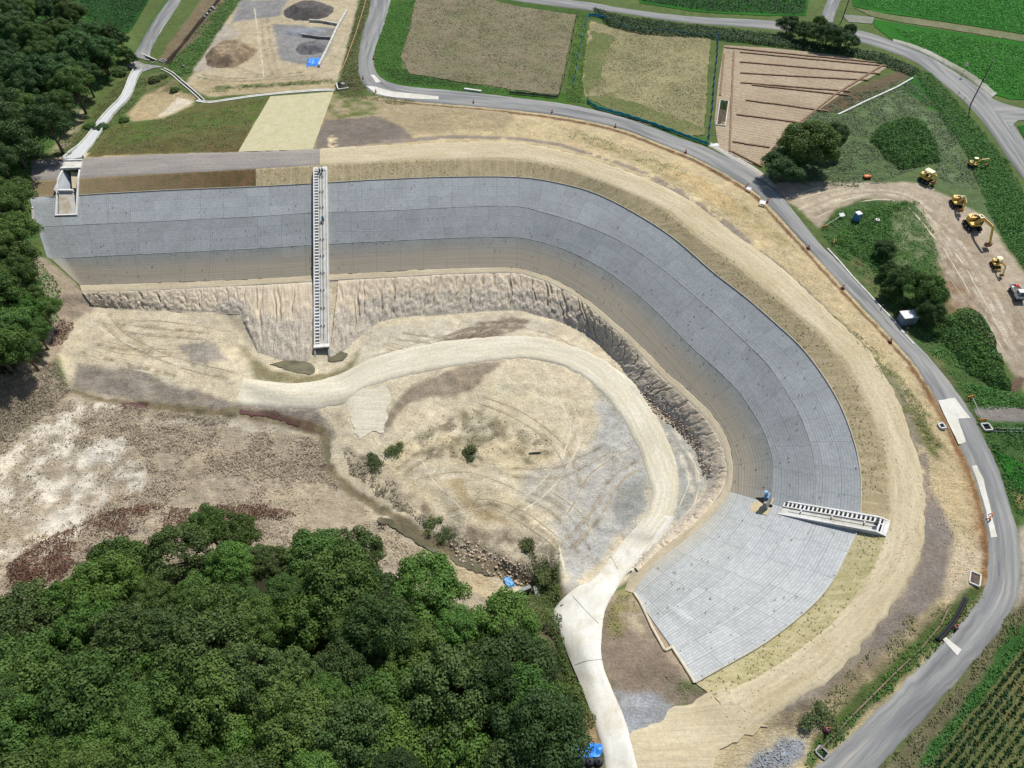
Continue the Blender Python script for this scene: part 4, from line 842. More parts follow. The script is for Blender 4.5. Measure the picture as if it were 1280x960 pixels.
def trunk_mesh(name, Rr, H, seed=1):
    r = random.Random(seed); m = MB(); m.tube([(0,0,-.6),(.05,0,H*.3),(r.uniform(-.2,.2),.1,H*.65),(0,0,H)], [.34,.26,.2,.1], 7)
    for i in range(6):
        a = i*1.05+r.uniform(-.3,.3); z0 = H*r.uniform(.35,.7); q = Rr*r.uniform(.5,.75)
        m.tube([(0,0,z0),(math.cos(a)*q*.5,math.sin(a)*q*.5,z0+H*.22),(math.cos(a)*q,math.sin(a)*q,H+r.uniform(-.4,.8))], [.13,.09,.03], 5)
    o = m.build(name, M_bark); me = o.data; bpy.data.objects.remove(o); return me
ML = dict(mid=leafmat('leaves_mid', C(68,98,40), C(112,142,60)), dark=leafmat('leaves_dark', C(52,80,38), C(84,114,54)), olive=leafmat('leaves_olive', C(74,98,46), C(112,136,70)), bright=leafmat('leaves_bright', C(72,112,42), C(116,154,60)), blue=leafmat('leaves_bluish', C(54,90,46), C(92,130,64)))
VAR = {}
spec = dict(mid=dict(nblob=46, per=680, lsize=.18), dark=dict(nblob=34, per=700, lsize=.165, blobr=(.19,.30), squash=.8), olive=dict(nblob=70, per=560, lsize=.17, blobr=(.12,.19), jit=.5), bright=dict(nblob=40, per=620, lsize=.19, blobr=(.17,.28), squash=.85), blue=dict(nblob=52, per=600, lsize=.17, blobr=(.14,.24)))
sd_ = 11
for kname, kw in spec.items():
    VAR[kname] = []
    for q in range(3):
        sd_ += 1; VAR[kname].append((crown_mesh('crown', ML[kname], seed=sd_, **kw), trunk_mesh('trunk', 4.0, 5.5, sd_)))
def tree(px, py, Rr, H, kind, label, group=None, name='broadleaf_tree', cat='tree', base=None, sz=1.0, rz=None):
    """crown centre seen at px,py; stands H below its centre"""
    p = PV(px, py, H) if base is None else base
    p = Vector((p.x, p.y, float(height(p.x, p.y))))
    root = empty(name, p, random.uniform(0, 6.28) if rz is None else rz, label, cat, group)
    cm, tm = random.choice(VAR[kind]); s_ = Rr/4.0
    c_ = bpy.data.objects.new('crown', cm); col.objects.link(c_); c_.parent = root; c_.location = (0,0,H); c_.scale = (s_, s_*random.uniform(.88,1.1), s_*sz*random.uniform(.85,1.15))
    t_ = bpy.data.objects.new('trunk', tm); col.objects.link(t_); t_.parent = root; t_.scale = (s_, s_, H/5.5)
    return root
def inpoly(x, y, poly):
    c = False; n = len(poly)
    for i in range(n):
        a, b = poly[i], poly[(i+1) % n]
        if (a[1] > y) != (b[1] > y) and x < (b[0]-a[0])*(y-a[1])/(b[1]-a[1])+a[0]: c = not c
    return c
KW = dict(mid='mid green', dark='dark fine-leaved', olive='olive grey-green', bright='bright yellow-green', blue='bluish green')
def wood(poly, step, Rr, Hh, kinds, where, hillgroup):
    xs = [p[0] for p in poly]; ys = [p[1] for p in poly]; y = min(ys); row = 0; n = 0
    while y < max(ys):
        x = min(xs)+(row % 2)*step*.5
        while x < max(xs):
            jx, jy = x+random.uniform(-.3,.3)*step, y+random.uniform(-.3,.3)*step*.8
            if inpoly(jx, jy, poly):
                f = vnoise(jx/90.0+3, jy/80.0, 5)*.6+random.random()*.4; kd = kinds[min(len(kinds)-1, int(f*len(kinds)))]
                s_ = random.uniform(.68,1.25)
                tree(jx, jy, Rr*s_*random.uniform(.9,1.1), Hh*random.uniform(.6,1.3), kd, KW[kd]+' '+where(jx, jy), hillgroup+' '+kd); n += 1
            x += step
        y += step*.78; row += 1
    return n
WL = [(-45,760),(40,742),(95,712),(150,700),(200,684),(240,662),(290,655),(340,655),(385,664),(430,674),(470,688),(500,712),(545,732),(590,750),(625,768),(655,795),(678,835),(690,880),(700,930),(690,985),(-45,985)]
def whereL(x, y):
    if x < 235 and y < 770: return 'tree at the wood edge just below the red-brown dead brush'
    if x < 470 and y < 735: return 'tree at the upper edge of the lower wood facing the dried brush'
    if y < 800 and x > 470 and x < 640: return 'tree at the wood edge above the shallow stream'
    if x > 600 : return 'tree on the right flank of the lower wood near the concrete ramp'
    if y > 900: return 'tree at the foot of the picture inside the lower wood'
    if x < 220: return 'tree in the left third of the lower wood'
    return 'tree in the dense middle of the lower wood'
wood(WL, 58, 4.3, 7.0, ['dark','mid','olive','bright','mid','olive','mid','dark'], whereL, 'trees of the lower wood')
# a few of the crowns one can pick out
tree(640,845,5.6,8,'dark','big rounded dark crown towering beside the concrete ramp'); tree(655,880,4.6,8,'bright','bright green crown in front of the big dark one by the ramp')
tree(560,880,6.2,8,'olive','broad olive grey crown near the bottom of the lower wood'); tree(260,805,5.8,8,'olive','lumpy olive crown in the middle of the lower wood'); tree(110,880,5.6,7,'mid','wide leafy crown at the lower left of the wood')
tree(680,925,4.8,8,'dark','dark drooping crown just left of the blue tarp by the ramp'); tree(465,790,4.6,8,'dark','compact dark crown beside a deep gap in the lower wood')
WU = [(-30,-30),(60,-25),(88,0),(105,25),(122,45),(128,62),(108,88),(100,112),(80,140),(58,165),(25,195),(10,215),(-30,215)]
def whereU(x, y):
    if y < 60: return 'tree at the top of the upper-left wood'
    if x > 70: return 'tree at the upper-left wood edge facing the concrete chute'
    return 'tree inside the upper-left wood'
wood(WU, 30, 4.8, 6.2, ['dark','dark','mid','blue','mid'], whereU, 'trees of the upper-left wood')
WM = [(-30,215),(12,215),(22,250),(12,290),(25,318),(48,350),(62,385),(60,405),(38,430),(15,462),(-30,480)]
def whereM(x, y): return 'tree on the left hillside above the bare pond floor' if y > 330 else 'tree on the left hillside beside the end of the block lining'
wood(WM, 28, 3.9, 5.0, ['mid','mid','bright','dark'], whereM, 'trees of the left hillside')
for x, y, r_, k_ in ((150,50,2.6,'blue'),(138,42,2.8,'dark'),(155,66,2.2,'mid'),(120,36,2.6,'mid'),(165,74,1.6,'dark'),(128,80,3.0,'dark')): tree(x, y, r_, r_*1.1, k_, KW[k_]+' bushy tree between the top-left paddy and the culvert', 'bushes behind the culvert '+k_, 'bushy_tree', 'tree')
# free-standing trees on the right
tree(1012,180,7.2,6.0,'mid','large rounded tree beside the tilled field and the gravel junction', sz=.85); tree(982,205,5.0,4,'blue','lower bluish crown crowding the large tree at the road side', sz=.8)
tree(1040,172,4.0,4,'dark','dark side crown on the right of the large tree by the mown slope')
for x, y, r_, h_, k_, lb in ((1128,350,3.2,3.4,'blue','bluish tree behind the white-roofed cabin'), (1155,362,3.9,4.0,'mid','broad green tree right of the white-roofed cabin'), (1163,392,2.7,2.8,'dark','low dark tree to the right of the white-roofed cabin'), (1114,362,2.0,2.0,'mid','small tree leaning over the kerbed road edge'),
        (1106,312,2.2,2,'dark','round dark shrub in the weedy corner plot'), (1112,338,2.0,1.8,'dark','dark shrub just above the roadside trees'),
        (985,32,3.4,2.5,'dark','leftmost dark bush of the clump by the upper junction'), (1008,40,3.8,2.8,'mid','second bush from the left in the upper junction clump'), (1035,46,4.0,3,'dark','largest dark bush beside the upper junction'), (1058,52,3.6,2.6,'blue','bluish bush closest to the upper road bend'), (1025,28,2.2,1.6,'mid','low bush at the mouth of the side road'),
        (1062,38,2.2,1.6,'dark','small bush between side road and upper road')):
    tree(x, y, r_, h_, k_, lb, None, 'bushy_tree' if r_ > 3 else 'shrub', 'tree' if r_ > 3 else 'shrub')
MBU = leafmat('bush_leaves', C(78,100,50), C(134,146,86), .3)
def bushy(px, py, r_, label):
    """low ragged bush: uneven sprays of thin leaves and a few stems"""
    r = np.random.default_rng(int(px*7+py)); c_ = PV(px, py); c_.z = float(height(c_.x, c_.y)); root = empty('low_bush', c_, 0, label, 'bush'); V = []; ST_ = MB()
    for i in range(11):
        a = r.uniform(0, 6.28); d = r_*r.uniform(.1, 1.15)*(1.5 if i % 4 == 0 else 1); cx, cy, h = d*math.cos(a), d*.8*math.sin(a), r_*r.uniform(.15,.6)*(1-.35*d/r_); n = int(r.uniform(90,230)); q = r.normal(0, 1, (n,3))*[r_*.26, r_*.26, h*.45]; q[:,2] = np.abs(q[:,2])+.05; V.append(q+[cx, cy, 0]); ST_.tube([(0,0,-.1),(cx*.6,cy*.6,h*.6),(cx,cy,h)], [.04,.03,.01], 4)
    p = np.concatenate(V); V_, F_ = leaf_arrays(p, .11*r.uniform(.6,1.4,len(p)), np.tile([0,0,1.0], (len(p),1)), .7, 2.6, r)
    o = bpy.data.objects.new('foliage', leafmesh('foliage', V_, F_, r.uniform(0,1,len(p)), MBU)); col.objects.link(o); o.parent = root; ST_.build('stems', M_bark, root); return root
TUFT = []
for x, y, r_, k_, lb in ((587,564,1.3,'olive','lone green bush on the bare pond floor'), (467,576,1.3,'olive','green bush on the bank where the stream narrows'), (494,563,1.3,'olive','spreading green bush beside the end of the haul road spur'), (660,682,1.4,'olive','green bush at the foot of the grey silt flat'), (690,718,1.7,'olive','bush at the top of the concrete ramp wall'), (1024,900,1.5,'bright','yellow-green bush beside the dark cutting at the bottom right'),
        (155,150,1.3,'bright','bright shrub on the earth patch beside the concrete chute'), (193,99,1.8,'olive','round shrub below the culvert head wall'), (204,95,1.3,'olive','smaller shrub to the right of the culvert shrub'), (127,158,1.6,'blue','bluish shrub pressed against the concrete chute'), (112,158,1.5,'bright','bright shrub on the left side of the chute'), (538,655,1.2,'olive','grey-green bush on the stream bank'), (555,668,1.3,'olive','grey-green bush above the rocky stream bed'), (218,112,1.3,'mid','dark spreading shrub on the pale earth patch'),(150,88,2.4,'olive','olive shrub between chute and left wood'),(680,705,1.4,'bright','small light shrub on the way to the ramp')):
    bushy(x, y, r_, lb) if y > 500 else tree(x, y, r_, r_*.3, k_, lb, None, 'shrub', 'shrub', sz=.42); TUFT.append((x, y, r_))
# ------------------------------------------------------------------ things nobody could count : weeds, grass, dry brush
_c = catmull(CHUTE, 8); CHP = [tuple(q) for q in P(_c[:,0], _c[:,1])[:, :2]]
def scatter(name, label, cat, poly, dens, size, H, mat, world=False, edge=1.0, clump=1.5, flat=.5, jit=.6, elong=1.6, thr=None, seed=1, hmin=.05, thrs=2.0, avoid=()):
    r = np.random.default_rng(seed+len(name)); pl = np.array(poly, float)
    if not world: pl = P(pl[:,0], pl[:,1])[:, :2]
    x0, y0 = pl.min(0); x1, y1 = pl.max(0); n = int((x1-x0)*(y1-y0)*dens); X = r.uniform(x0, x1, n); Y = r.uniform(y0, y1, n)
    sd = sdist(X, Y, pl)+.8*fbm(X, Y, 2.5, 3, seed); m = sd > 0
    for cx_, cy_ in CHP: m &= (X-cx_)**2+(Y-cy_)**2 > 1.5**2
    for av in avoid:
        av = np.array(av, float); av = P(av[:,0], av[:,1])[:, :2]; m &= ~((sdist(X, Y, av)+1.6*fbm(X, Y, 2.4, 4, 333) > 0) & (r.random(n) < .86))
    if thr is not None: m &= fbm(X, Y, thrs, 4, seed+50) > thr+r.normal(0,.12,n)
    X, Y, sd = X[m], Y[m], sd[m]
    def Hf(X, Y, sd): return H*np.clip(sd/edge, 0, 1)**.6*(.55+.45*(fbm(X, Y, clump, 3, seed+9)+.4))
    hh = Hf(X, Y, sd); z = height(X, Y)+hmin+np.maximum(0, hh)*r.uniform(.55,1.05,len(X))
    nr = np.stack([r.normal(0,.3,len(X)), r.normal(0,.3,len(X)), np.full(len(X), flat+.7)], 1)
    if H > .5:
        e_ = .35; gx_ = (Hf(X+e_, Y, sdist(X+e_, Y, pl))-Hf(X-e_, Y, sdist(X-e_, Y, pl)))/(2*e_); gy_ = (Hf(X, Y+e_, sdist(X, Y+e_, pl))-Hf(X, Y-e_, sdist(X, Y-e_, pl)))/(2*e_); nr[:,0] -= 1.1*np.clip(gx_,-2,2); nr[:,1] -= 1.1*np.clip(gy_,-2,2)
    V_, F_ = leaf_arrays(np.stack([X, Y, z], 1), size*r.uniform(.6,1.4,len(X)), nr, jit, elong, r)
    ti = np.clip(.5+.6*fbm(X, Y, 2.2, 3, seed+3)+r.normal(0,.16,len(X)), 0, 1)
    o = bpy.data.objects.new(name, leafmesh(name, V_, F_, ti, mat)); col.objects.link(o); return tag(o, label, cat, None, 'stuff')
MW = leafmat('weed_leaves', C(54,108,36), C(96,152,54), .25); MG = leafmat('grass_blades', C(72,128,46), C(112,166,70), .3); MGp = leafmat('cut_grass', C(104,134,84), C(152,170,124), .2); MD = leafmat('dry_brush_stems', C(178,160,134), C(226,210,182), .3)
MR = leafmat('dead_red_brush', C(108,74,54), C(156,116,90), .25); MO = leafmat('sparse_verge_weeds', C(100,112,60), C(150,154,92), .2); MRi = leafmat('rice_blades', C(48,128,26), C(80,170,44), .3); MRd = leafmat('rice_blades_dark', C(36,74,24), C(62,104,42), .2); MSt = leafmat('straw_bits', C(170,150,104), C(214,198,156), .1)
scatter('tall_weeds', 'tall dark weeds on the mound in the mown slope', 'weeds', [(1086,176),(1100,156),(1132,148),(1156,156),(1168,176),(1176,203),(1150,207),(1124,213),(1104,196)], 54.6, 0.211, 2.2, MW, edge=2.2, seed=1, clump=.9)
scatter('tall_weeds', 'tall weeds on the mound beside the bare yard', 'weeds', [(1172,398),(1205,386),(1226,392),(1240,420),(1255,460),(1264,492),(1240,483),(1210,466),(1188,440),(1166,420)], 54.6, 0.211, 2, MW, edge=2.0, seed=2, clump=.9)
scatter('leafy_weeds', 'leafy weeds filling the plot behind the portable toilet', 'weeds', [(1040,304),(1062,276),(1082,264),(1140,250),(1112,272),(1115,300),(1120,335),(1112,360),(1070,318)], 37.8, 0.198, 0.9, MW, seed=3)
scatter('creeping_vines', 'leafy hedge of creepers between the upper road and the crop fields', 'hedge', [(740,10),(770,20),(860,32),(960,42),(985,50),(1070,62),(1110,70),(1150,88),(1140,96),(1080,74),(960,58),(880,48),(800,44),(760,34)], 25.2, 0.26, 1.1, leafmat('creeper_leaves', C(52,88,46), C(92,128,74), .2), seed=4)
scatter('bank_grass', 'long grass on the bank below the upper road', 'grass', [(1140,88),(1165,92),(1212,145),(1262,205),(1285,250),(1285,345),(1255,300),(1232,255),(1215,205),(1175,145)], 29.4, 0.211, 0.6, MG, seed=5)
scatter('mown_grass', 'pale mown grass swathes on the slope around the weed mound', 'grass', [(1000,150),(1062,118),(1135,98),(1200,160),(1230,235),(1200,235),(1150,210),(1080,235),(1000,232)], 16.8, 0.211, 0.15, MGp, seed=6, thr=-.1)
scatter('bank_grass', 'grass around the weedy corner plot by the road', 'grass', [(1026,292),(1045,264),(1090,250),(1150,252),(1165,290),(1175,345),(1180,400),(1250,480),(1285,510),(1220,512),(1180,462),(1110,382)], 16.8, 0.186, 0.35, MG, seed=7, thr=-.15)
scatter('leafy_weeds', 'weeds around the small track at the right edge', 'weeds', [(1205,478),(1262,490),(1285,500),(1290,512),(1225,503)], 29.4, 0.186, 0.6, MW, seed=8)
scatter('leafy_weeds', 'weeds on the bank below the small track at the right edge', 'weeds', [(1240,530),(1290,530),(1290,650),(1270,640),(1250,590),(1232,545)], 25.2, 0.186, 0.6, MW, seed=9, thr=-.2)
scatter('ditch_grass', 'strip of grass between asphalt and dark paddy at the bottom right', 'grass', [(1290,775),(1290,808),(1215,890),(1160,960),(1130,975),(1200,885),(1240,830)], 33.6, 0.161, 0.45, MG, seed=10)
scatter('verge_weeds', 'dull verge weeds along the right side of the lower road', 'weeds', [(1262,768),(1290,752),(1285,780),(1240,828),(1190,890),(1130,965),(1100,962),(1190,862)], 21, 0.161, 0.25, MO, seed=11, thr=-.15)
scatter('verge_weeds', 'verge weeds between the lower road and the rusty edging', 'weeds', [(1215,742),(1232,745),(1200,785),(1135,845),(1060,912),(1010,965),(1000,950),(1060,890),(1150,800)], 25.2, 0.161, 0.35, MW, seed=12, thr=-.15)
scatter('verge_weeds', 'sparse weeds on the outer slope above the rusty edging', 'weeds', [(1140,770),(1200,735),(1195,760),(1120,830),(1050,890),(1010,900),(1060,845)], 18.9, 0.149, 0.25, MO, seed=13, thr=.1)
scatter('verge_weeds', 'broken line of weeds beside the grey band above the road bend', 'weeds', [(1035,392),(1075,418),(1130,472),(1170,530),(1190,580),(1175,575),(1130,515),(1085,455)], 18.9, 0.149, 0.2, MO, seed=14, thr=.12)
scatter('verge_weeds', 'thin weeds on the ochre slope under the harvested field', 'weeds', [(700,158),(790,188),(860,212),(850,222),(770,192),(700,170)], 14.7, 0.136, 0.15, MO, seed=15, thr=.15)
scatter('yard_grass', 'green strip beside the earth mound yard', 'grass', [(208,82),(232,58),(270,8),(290,-8),(308,-8),(270,45),(240,90),(225,97)], 16.8, 0.223, 0.35, MG, seed=16, thr=-.1)
scatter('yard_grass', 'rough grass between the block wall and the road bend', 'grass', [(428,85),(450,0),(464,0),(447,60),(450,108),(424,110)], 16.8, 0.211, 0.3, MO, seed=17)
scatter('field_bank_grass', 'smooth green bank between road bend and stubble field', 'grass', [(484,10),(520,0),(508,60),(500,88),(560,102),(700,120),(600,114),(490,104),(468,82),(470,62)], 14.7, 0.186, 0.15, MG, seed=18)
scatter('field_bank_grass', 'grass strip between the two crop fields', 'grass', [(706,126),(722,20),(735,18),(731,70),(728,122),(740,132)], 16.8, 0.186, 0.25, MG, seed=19, thr=-.2)
scatter('slope_turf', 'young turf greening on the downstream slope', 'grass', [(115,192),(140,160),(205,148),(330,124),(318,152),(305,185),(200,190)], 12.6, 0.161, 0.08, MO, seed=20, thr=0)
scatter('slope_turf', 'rough turf on both sides of the concrete chute', 'grass', [(60,196),(85,172),(130,122),(162,90),(190,98),(180,118),(160,142),(125,170),(105,196)], 14.7, 0.174, 0.2, leafmat('chute_turf', C(76,98,44), C(116,134,70), .15), seed=21, thr=-.1)
scatter('dry_brush', 'flattened grey dry brush over the lower-left pond floor', 'brush', [(-50,480),(50,458),(90,492),(200,512),(330,532),(402,552),(412,592),(470,645),(540,700),(500,712),(420,690),(240,680),(120,722),(-50,765)], 34, 0.11, 0.3, MD, seed=22, avoid=([(20,550),(60,522),(100,510),(95,560),(80,620),(60,660),(20,690),(-40,720),(-40,610)],[(105,560),(150,548),(188,575),(178,612),(140,622),(100,655),(70,655)],[(170,520),(300,527),(390,545),(330,545),(250,540)],[(330,600),(420,605),(470,650),(430,665),(330,640)]), thr=.02, elong=6, jit=.7, clump=2.0, thrs=5)
scatter('dry_brush', 'grey dry brush on the bank of the narrow stream', 'brush', [(428,560),(470,575),(520,640),(560,665),(640,705),(700,690),(690,725),(640,716),(560,678),(500,640),(440,590)], 34, 0.11, 0.3, MD, seed=23, thr=.02, elong=6, jit=.8)
scatter('dry_brush', 'grey brush at the foot of the left hillside', 'brush', [(20,470),(70,450),(90,490),(60,520),(-20,560),(-20,490)], 34, 0.11, 0.48, MD, seed=24, elong=6, jit=.8)
scatter('dead_brush', 'red-brown dead brush along the lower wood', 'brush', [(10,705),(60,672),(120,646),(180,628),(235,634),(330,630),(375,645),(270,662),(200,690),(120,712),(50,738),(0,740)], 30, 0.17, 0.72, MR, seed=25, thr=-.05, elong=2.2)
scatter('dead_brush', 'dark red dead brush at the left edge below the white patches', 'brush', [(18,706),(70,690),(100,705),(60,730),(10,735)], 30, 0.17, 0.8, MR, seed=26, elong=2)
scatter('dead_brush', 'rusty brush at the foot of the left hillside', 'brush', [(50,440),(75,432),(88,420),(92,400),(80,395),(60,430),(40,470)], 30, 0.17, 0.72, MR, seed=27, elong=2, thr=-.1)
scatter('bank_weeds', 'green weeds between the lower wood and the concrete ramp', 'weeds', [(640,760),(672,712),(700,702),(698,760),(712,830),(745,900),(728,915),(705,860),(690,800)], 42, 0.161, 1.2, leafmat('bank_weed_leaves', C(70,100,40), C(112,136,62), .2), seed=28)
scatter('scattered_weeds', 'weeds on the earth between the ramp and the block lining', 'weeds', [(755,780),(772,742),(792,745),(800,770),(775,800),(757,800)], 25.2, 0.136, 0.2, MO, seed=29, thr=0)
scatter('scattered_weeds', 'weeds along the bottom edge of the pale matting', 'weeds', [(830,840),(868,856),(910,838),(1000,795),(1000,812),(920,858),(860,880),(830,865)], 21, 0.124, 0.2, MO, seed=30, thr=.15)
scatter('rice_plants', 'bright rice standing in the top right paddy', 'rice', [(1068,-10),(1072,6),(1100,14),(1160,22),(1225,32),(1290,44),(1290,-15)], 16, 0.24, 0.35, MRi, seed=31, clump=.8)
scatter('rice_plants', 'bright rice standing in the paddy inside the road bend', 'rice', [(1110,34),(1180,42),(1290,60),(1290,124),(1245,116),(1218,96),(1190,78),(1150,60)], 16, 0.24, 0.35, MRi, seed=32, clump=.8)
scatter('rice_plants', 'dark rice in the paddy at the top left corner', 'rice', [(86,-10),(92,4),(110,26),(160,40),(185,0),(190,-10)], 16, 0.24, 0.35, MRd, seed=33)
scatter('rice_plants', 'rice in the strip paddy above the upper road', 'rice', [(792,-15),(802,3),(900,16),(1006,19),(1012,-15)], 16, 0.24, 0.35, MRd, seed=34)
scatter('ditch_tufts', 'tufts growing between the grass bank and the concrete drain', 'weeds', [(240,112),(330,104),(415,98),(420,104),(330,110),(250,118)], 16.8, 0.149, 0.2, MG, seed=35, thr=0)
scatter('culvert_weeds', 'weeds crowding the dark culvert by the road bend', 'weeds', [(422,100),(445,92),(470,118),(520,126),(500,132),(450,122),(425,122)], 25.2, 0.161, 0.35, MO, seed=36, thr=-.1)
MB1 = leafmat('stubble_straw', C(134,120,86), C(206,190,148), .1); MB2 = leafmat('stubble_weeds', C(88,108,56), C(128,140,84), .2)
SF = [(520,-8),(511,40),(500,72),(511,93),(560,101),(640,113),(699,120),(707,80),(721,19),(640,7),(590,-8)]; HF = [(737,26),(770,36),(830,42),(888,48),(884,100),(880,168),(862,170),(800,153),(732,122),(728,100)]
scatter('stubble', 'pale stubble over the first crop field', 'stubble', SF, 7, .17, .08, MB1, seed=71, thr=-.1, thrs=3, elong=2.5, hmin=.12); scatter('field_weeds', 'low weeds coming up in the first crop field', 'weeds', SF, 9, .17, .08, MB2, seed=72, thr=.05, thrs=3, hmin=.12)
scatter('stubble', 'straw stubble over the netted crop field', 'stubble', HF, 8, .17, .08, MB1, seed=73, thr=-.1, thrs=3, elong=2.5, hmin=.12); scatter('field_weeds', 'low weeds coming up in the netted crop field', 'weeds', HF, 8, .17, .08, MB2, seed=74, thr=.1, thrs=3, hmin=.12)
# dark paddy at the bottom right, in rows
a0, a1 = P(1158,965)[:2], P(1284,806)[:2]; dv = (a1-a0)/np.linalg.norm(a1-a0); nv_ = np.array([dv[1], -dv[0]]); pts = []
rr_ = np.random.default_rng(5)
for i in range(44):
    o_ = a0-dv*14+nv_*(i*.92+.3); n_ = 2600; s_ = rr_.uniform(0, 78, 1500); q = o_+dv*s_[:,None]+nv_*rr_.normal(0,.15,1500)[:,None]; pts.append(q)
pts = np.concatenate(pts); pts = np.c_[pts, height(pts[:,0], pts[:,1])+rr_.uniform(.15,.6,len(pts))]
V_, F_ = leaf_arrays(pts, .22*rr_.uniform(.6,1.4,len(pts)), np.tile([0,0,.5], (len(pts),1)), .8, 1.6, rr_)
o = bpy.data.objects.new('rice_plants', leafmesh('rice_plants', V_, F_, rr_.uniform(0,1,len(pts)), MRd)); col.objects.link(o); tag(o, 'dark green rows of rice in the bottom right paddy', 'rice', None, 'stuff')
# small weeds caught in the block lining
def speckle(name, label, la, lb, i0, i1, n, mat, size, seed, lift=.2, vr=(0,1), elong=1.2, per=4, cat='weeds'):
    r = np.random.default_rng(seed); A_ = resamp(LW[la][i0:i1], 400); B_ = resamp(LW[lb][i0:i1], 400); i = r.integers(0, 400, n); t = r.uniform(*vr, n)
    q = A_[i,:2]*(1-t)[:,None]+B_[i,:2]*t[:,None]+r.normal(0,.3,(n,2)); keep_ = fbm(q[:,0], q[:,1], 9, 3, seed) > -.15+r.normal(0,.15,n); q = q[keep_]; q = np.repeat(q, per, 0)+r.normal(0,size*.5,(len(q)*per,2))
    p = np.c_[q, height(q[:,0], q[:,1], GZ0)+lift+r.uniform(0,.12,len(q))]; V_, F_ = leaf_arrays(p, size*r.uniform(.5,1.2,len(p)), np.tile([0,0,.8], (len(p),1)), .5, elong, r)
    o = bpy.data.objects.new(name, leafmesh(name, V_, F_, r.uniform(0,1,len(p)), mat)); col.objects.link(o); return tag(o, label, cat, None, 'stuff')
speckle('lining_weeds', 'dark weed tufts dotted over the concrete block lining', 'T', 'Cc', 0, 96, 420, leafmat('lining_weed_leaves', C(80,92,68), C(112,122,88), 0), .15, 41)
speckle('lining_weeds', 'a few green tufts in the pale block lining', 'T', 'Cc', 95, 126, 60, MO, .14, 42)
speckle('matting_sprouts', 'sprouts coming through the straw matting', 'L0', 'T', 10, 126, 1400, MO, .12, 43, .1)
speckle('straw_clods', 'straw and clods strewn over the crest path', 'R0', 'L0', 15, 126, 1500, leafmat('crest_clods', C(178,160,118), C(214,198,156), 0), .09, 44, .08, per=2, elong=2)
scatter('broken_clods', 'broken ochre clods on the slope between crest path and road', 'soil', [tuple(p) for p in [(520,135),(640,142),(760,170),(880,215),(960,275),(1050,370),(1130,460),(1190,560),(1222,640),(1228,690),(1190,740),(1165,640),(1130,490),(1060,410),(960,320),(860,240),(740,185),(640,168),(540,168)]], 9, 0.12, 0.1, MSt, seed=45, thr=0, elong=1.3)
for i_, (x, y, r_) in enumerate(TUFT):
    q_ = r_*8; o = scatter('grass_tufts', 'ragged grass round a single shrub', 'grass', [(x+q_*(1+.35*math.sin(3*a+i_))*math.cos(a), y+2+.62*q_*(1+.3*math.sin(2*a+i_))*math.sin(a)) for a in np.linspace(0, 6.0, 12)], 12, .15, .25, MO if i_ % 2 else MG, seed=60+i_, thr=.02, thrs=1.2)
scatter('undergrowth', 'dark undergrowth beneath the upper-left wood', 'undergrowth', [(-60,-40),(90,-10),(125,40),(150,62),(150,82),(112,120),(88,160),(58,190),(30,200),(-60,260)], 14, .24, 1.6, MW, seed=81, edge=2); scatter('undergrowth', 'undergrowth between the left hillside trees and the lining edge', 'undergrowth', [(30,190),(42,202),(40,240),(42,285),(48,322),(70,352),(80,380),(60,420),(0,440),(-40,400),(-40,220)], 16, .24, 1.4, MW, seed=82, edge=2)
scatter('soil_clods', 'small clods and gravel strewn over the pond floor', 'soil', [(100,395),(290,400),(310,450),(440,470),(470,420),(640,395),(760,450),(870,590),(850,650),(720,730),(690,690),(560,650),(440,560),(420,520),(300,495),(90,460)], 3, .11, .02, leafmat('clod_soil', C(150,138,116), C(226,216,194), 0), seed=83, thr=0, thrs=3)
# ------------------------------------------------------------------ stones along the foot of the cut
def stones(name, label, poly, n, s0, s1, mat, seed):
    r = np.random.default_rng(seed); pl = P(np.array([p[0] for p in poly], float), np.array([p[1] for p in poly], float))[:, :2]; x0, y0 = pl.min(0); x1, y1 = pl.max(0)
    X = r.uniform(x0, x1, n*6); Y = r.uniform(y0, y1, n*6); m = (sdist(X, Y, pl) > 0); X, Y = X[m][:n], Y[m][:n]; Vs, Fs = [], []
    oc = np.array([(1,0,0),(-1,0,0),(0,1,0),(0,-1,0),(0,0,1),(0,0,-1),(.6,.6,.5),(-.6,.6,.5),(.6,-.6,.5),(-.6,-.6,.5)]); import bmesh
    bm = bmesh.new(); [bm.verts.new(v) for v in oc]; bmesh.ops.convex_hull(bm, input=bm.verts); bm.verts.index_update(); tri = np.array([[v.index for v in f.verts] for f in bm.faces if len(f.verts) == 3]); bm.free()
    for i, (x, y) in enumerate(zip(X, Y)):
        s_ = r.uniform(s0, s1)*r.uniform(.6,1.2,3); v = oc*s_*(1+r.normal(0,.18,(10,1))); a = r.uniform(0,6.28); c_, q = math.cos(a), math.sin(a); v = np.stack([v[:,0]*c_-v[:,1]*q, v[:,0]*q+v[:,1]*c_, v[:,2]*.8], 1)+[x, y, float(height(x, y))+.45*s_[2]+STL]
        Vs.append(v); Fs.append(tri+10*i)
    o = mesh_obj(name, np.concatenate(Vs), np.concatenate(Fs), mat); return tag(o, label, 'stones', None, 'stuff')
M_stone = simple('reddish_stone', C(196,176,154), .9, .1, .35, 1.2); M_stg = simple('grey_stone', C(170,166,158), .9, .1, .3, 1.2)
STL = .25
stones('fallen_stones', 'reddish stones fallen along the foot of the curved cut', [(795,482),(812,482),(850,515),(878,550),(890,580),(888,598),(878,592),(870,565),(845,535),(820,520)], 520, .06, .25, M_stone, 1)
STL = .0
stones('stream_stones', 'broken stones along the stream bank', [(560,680),(600,678),(640,700),(668,712),(660,735),(620,722),(575,702)], 200, .08, .32, M_stone, 2)
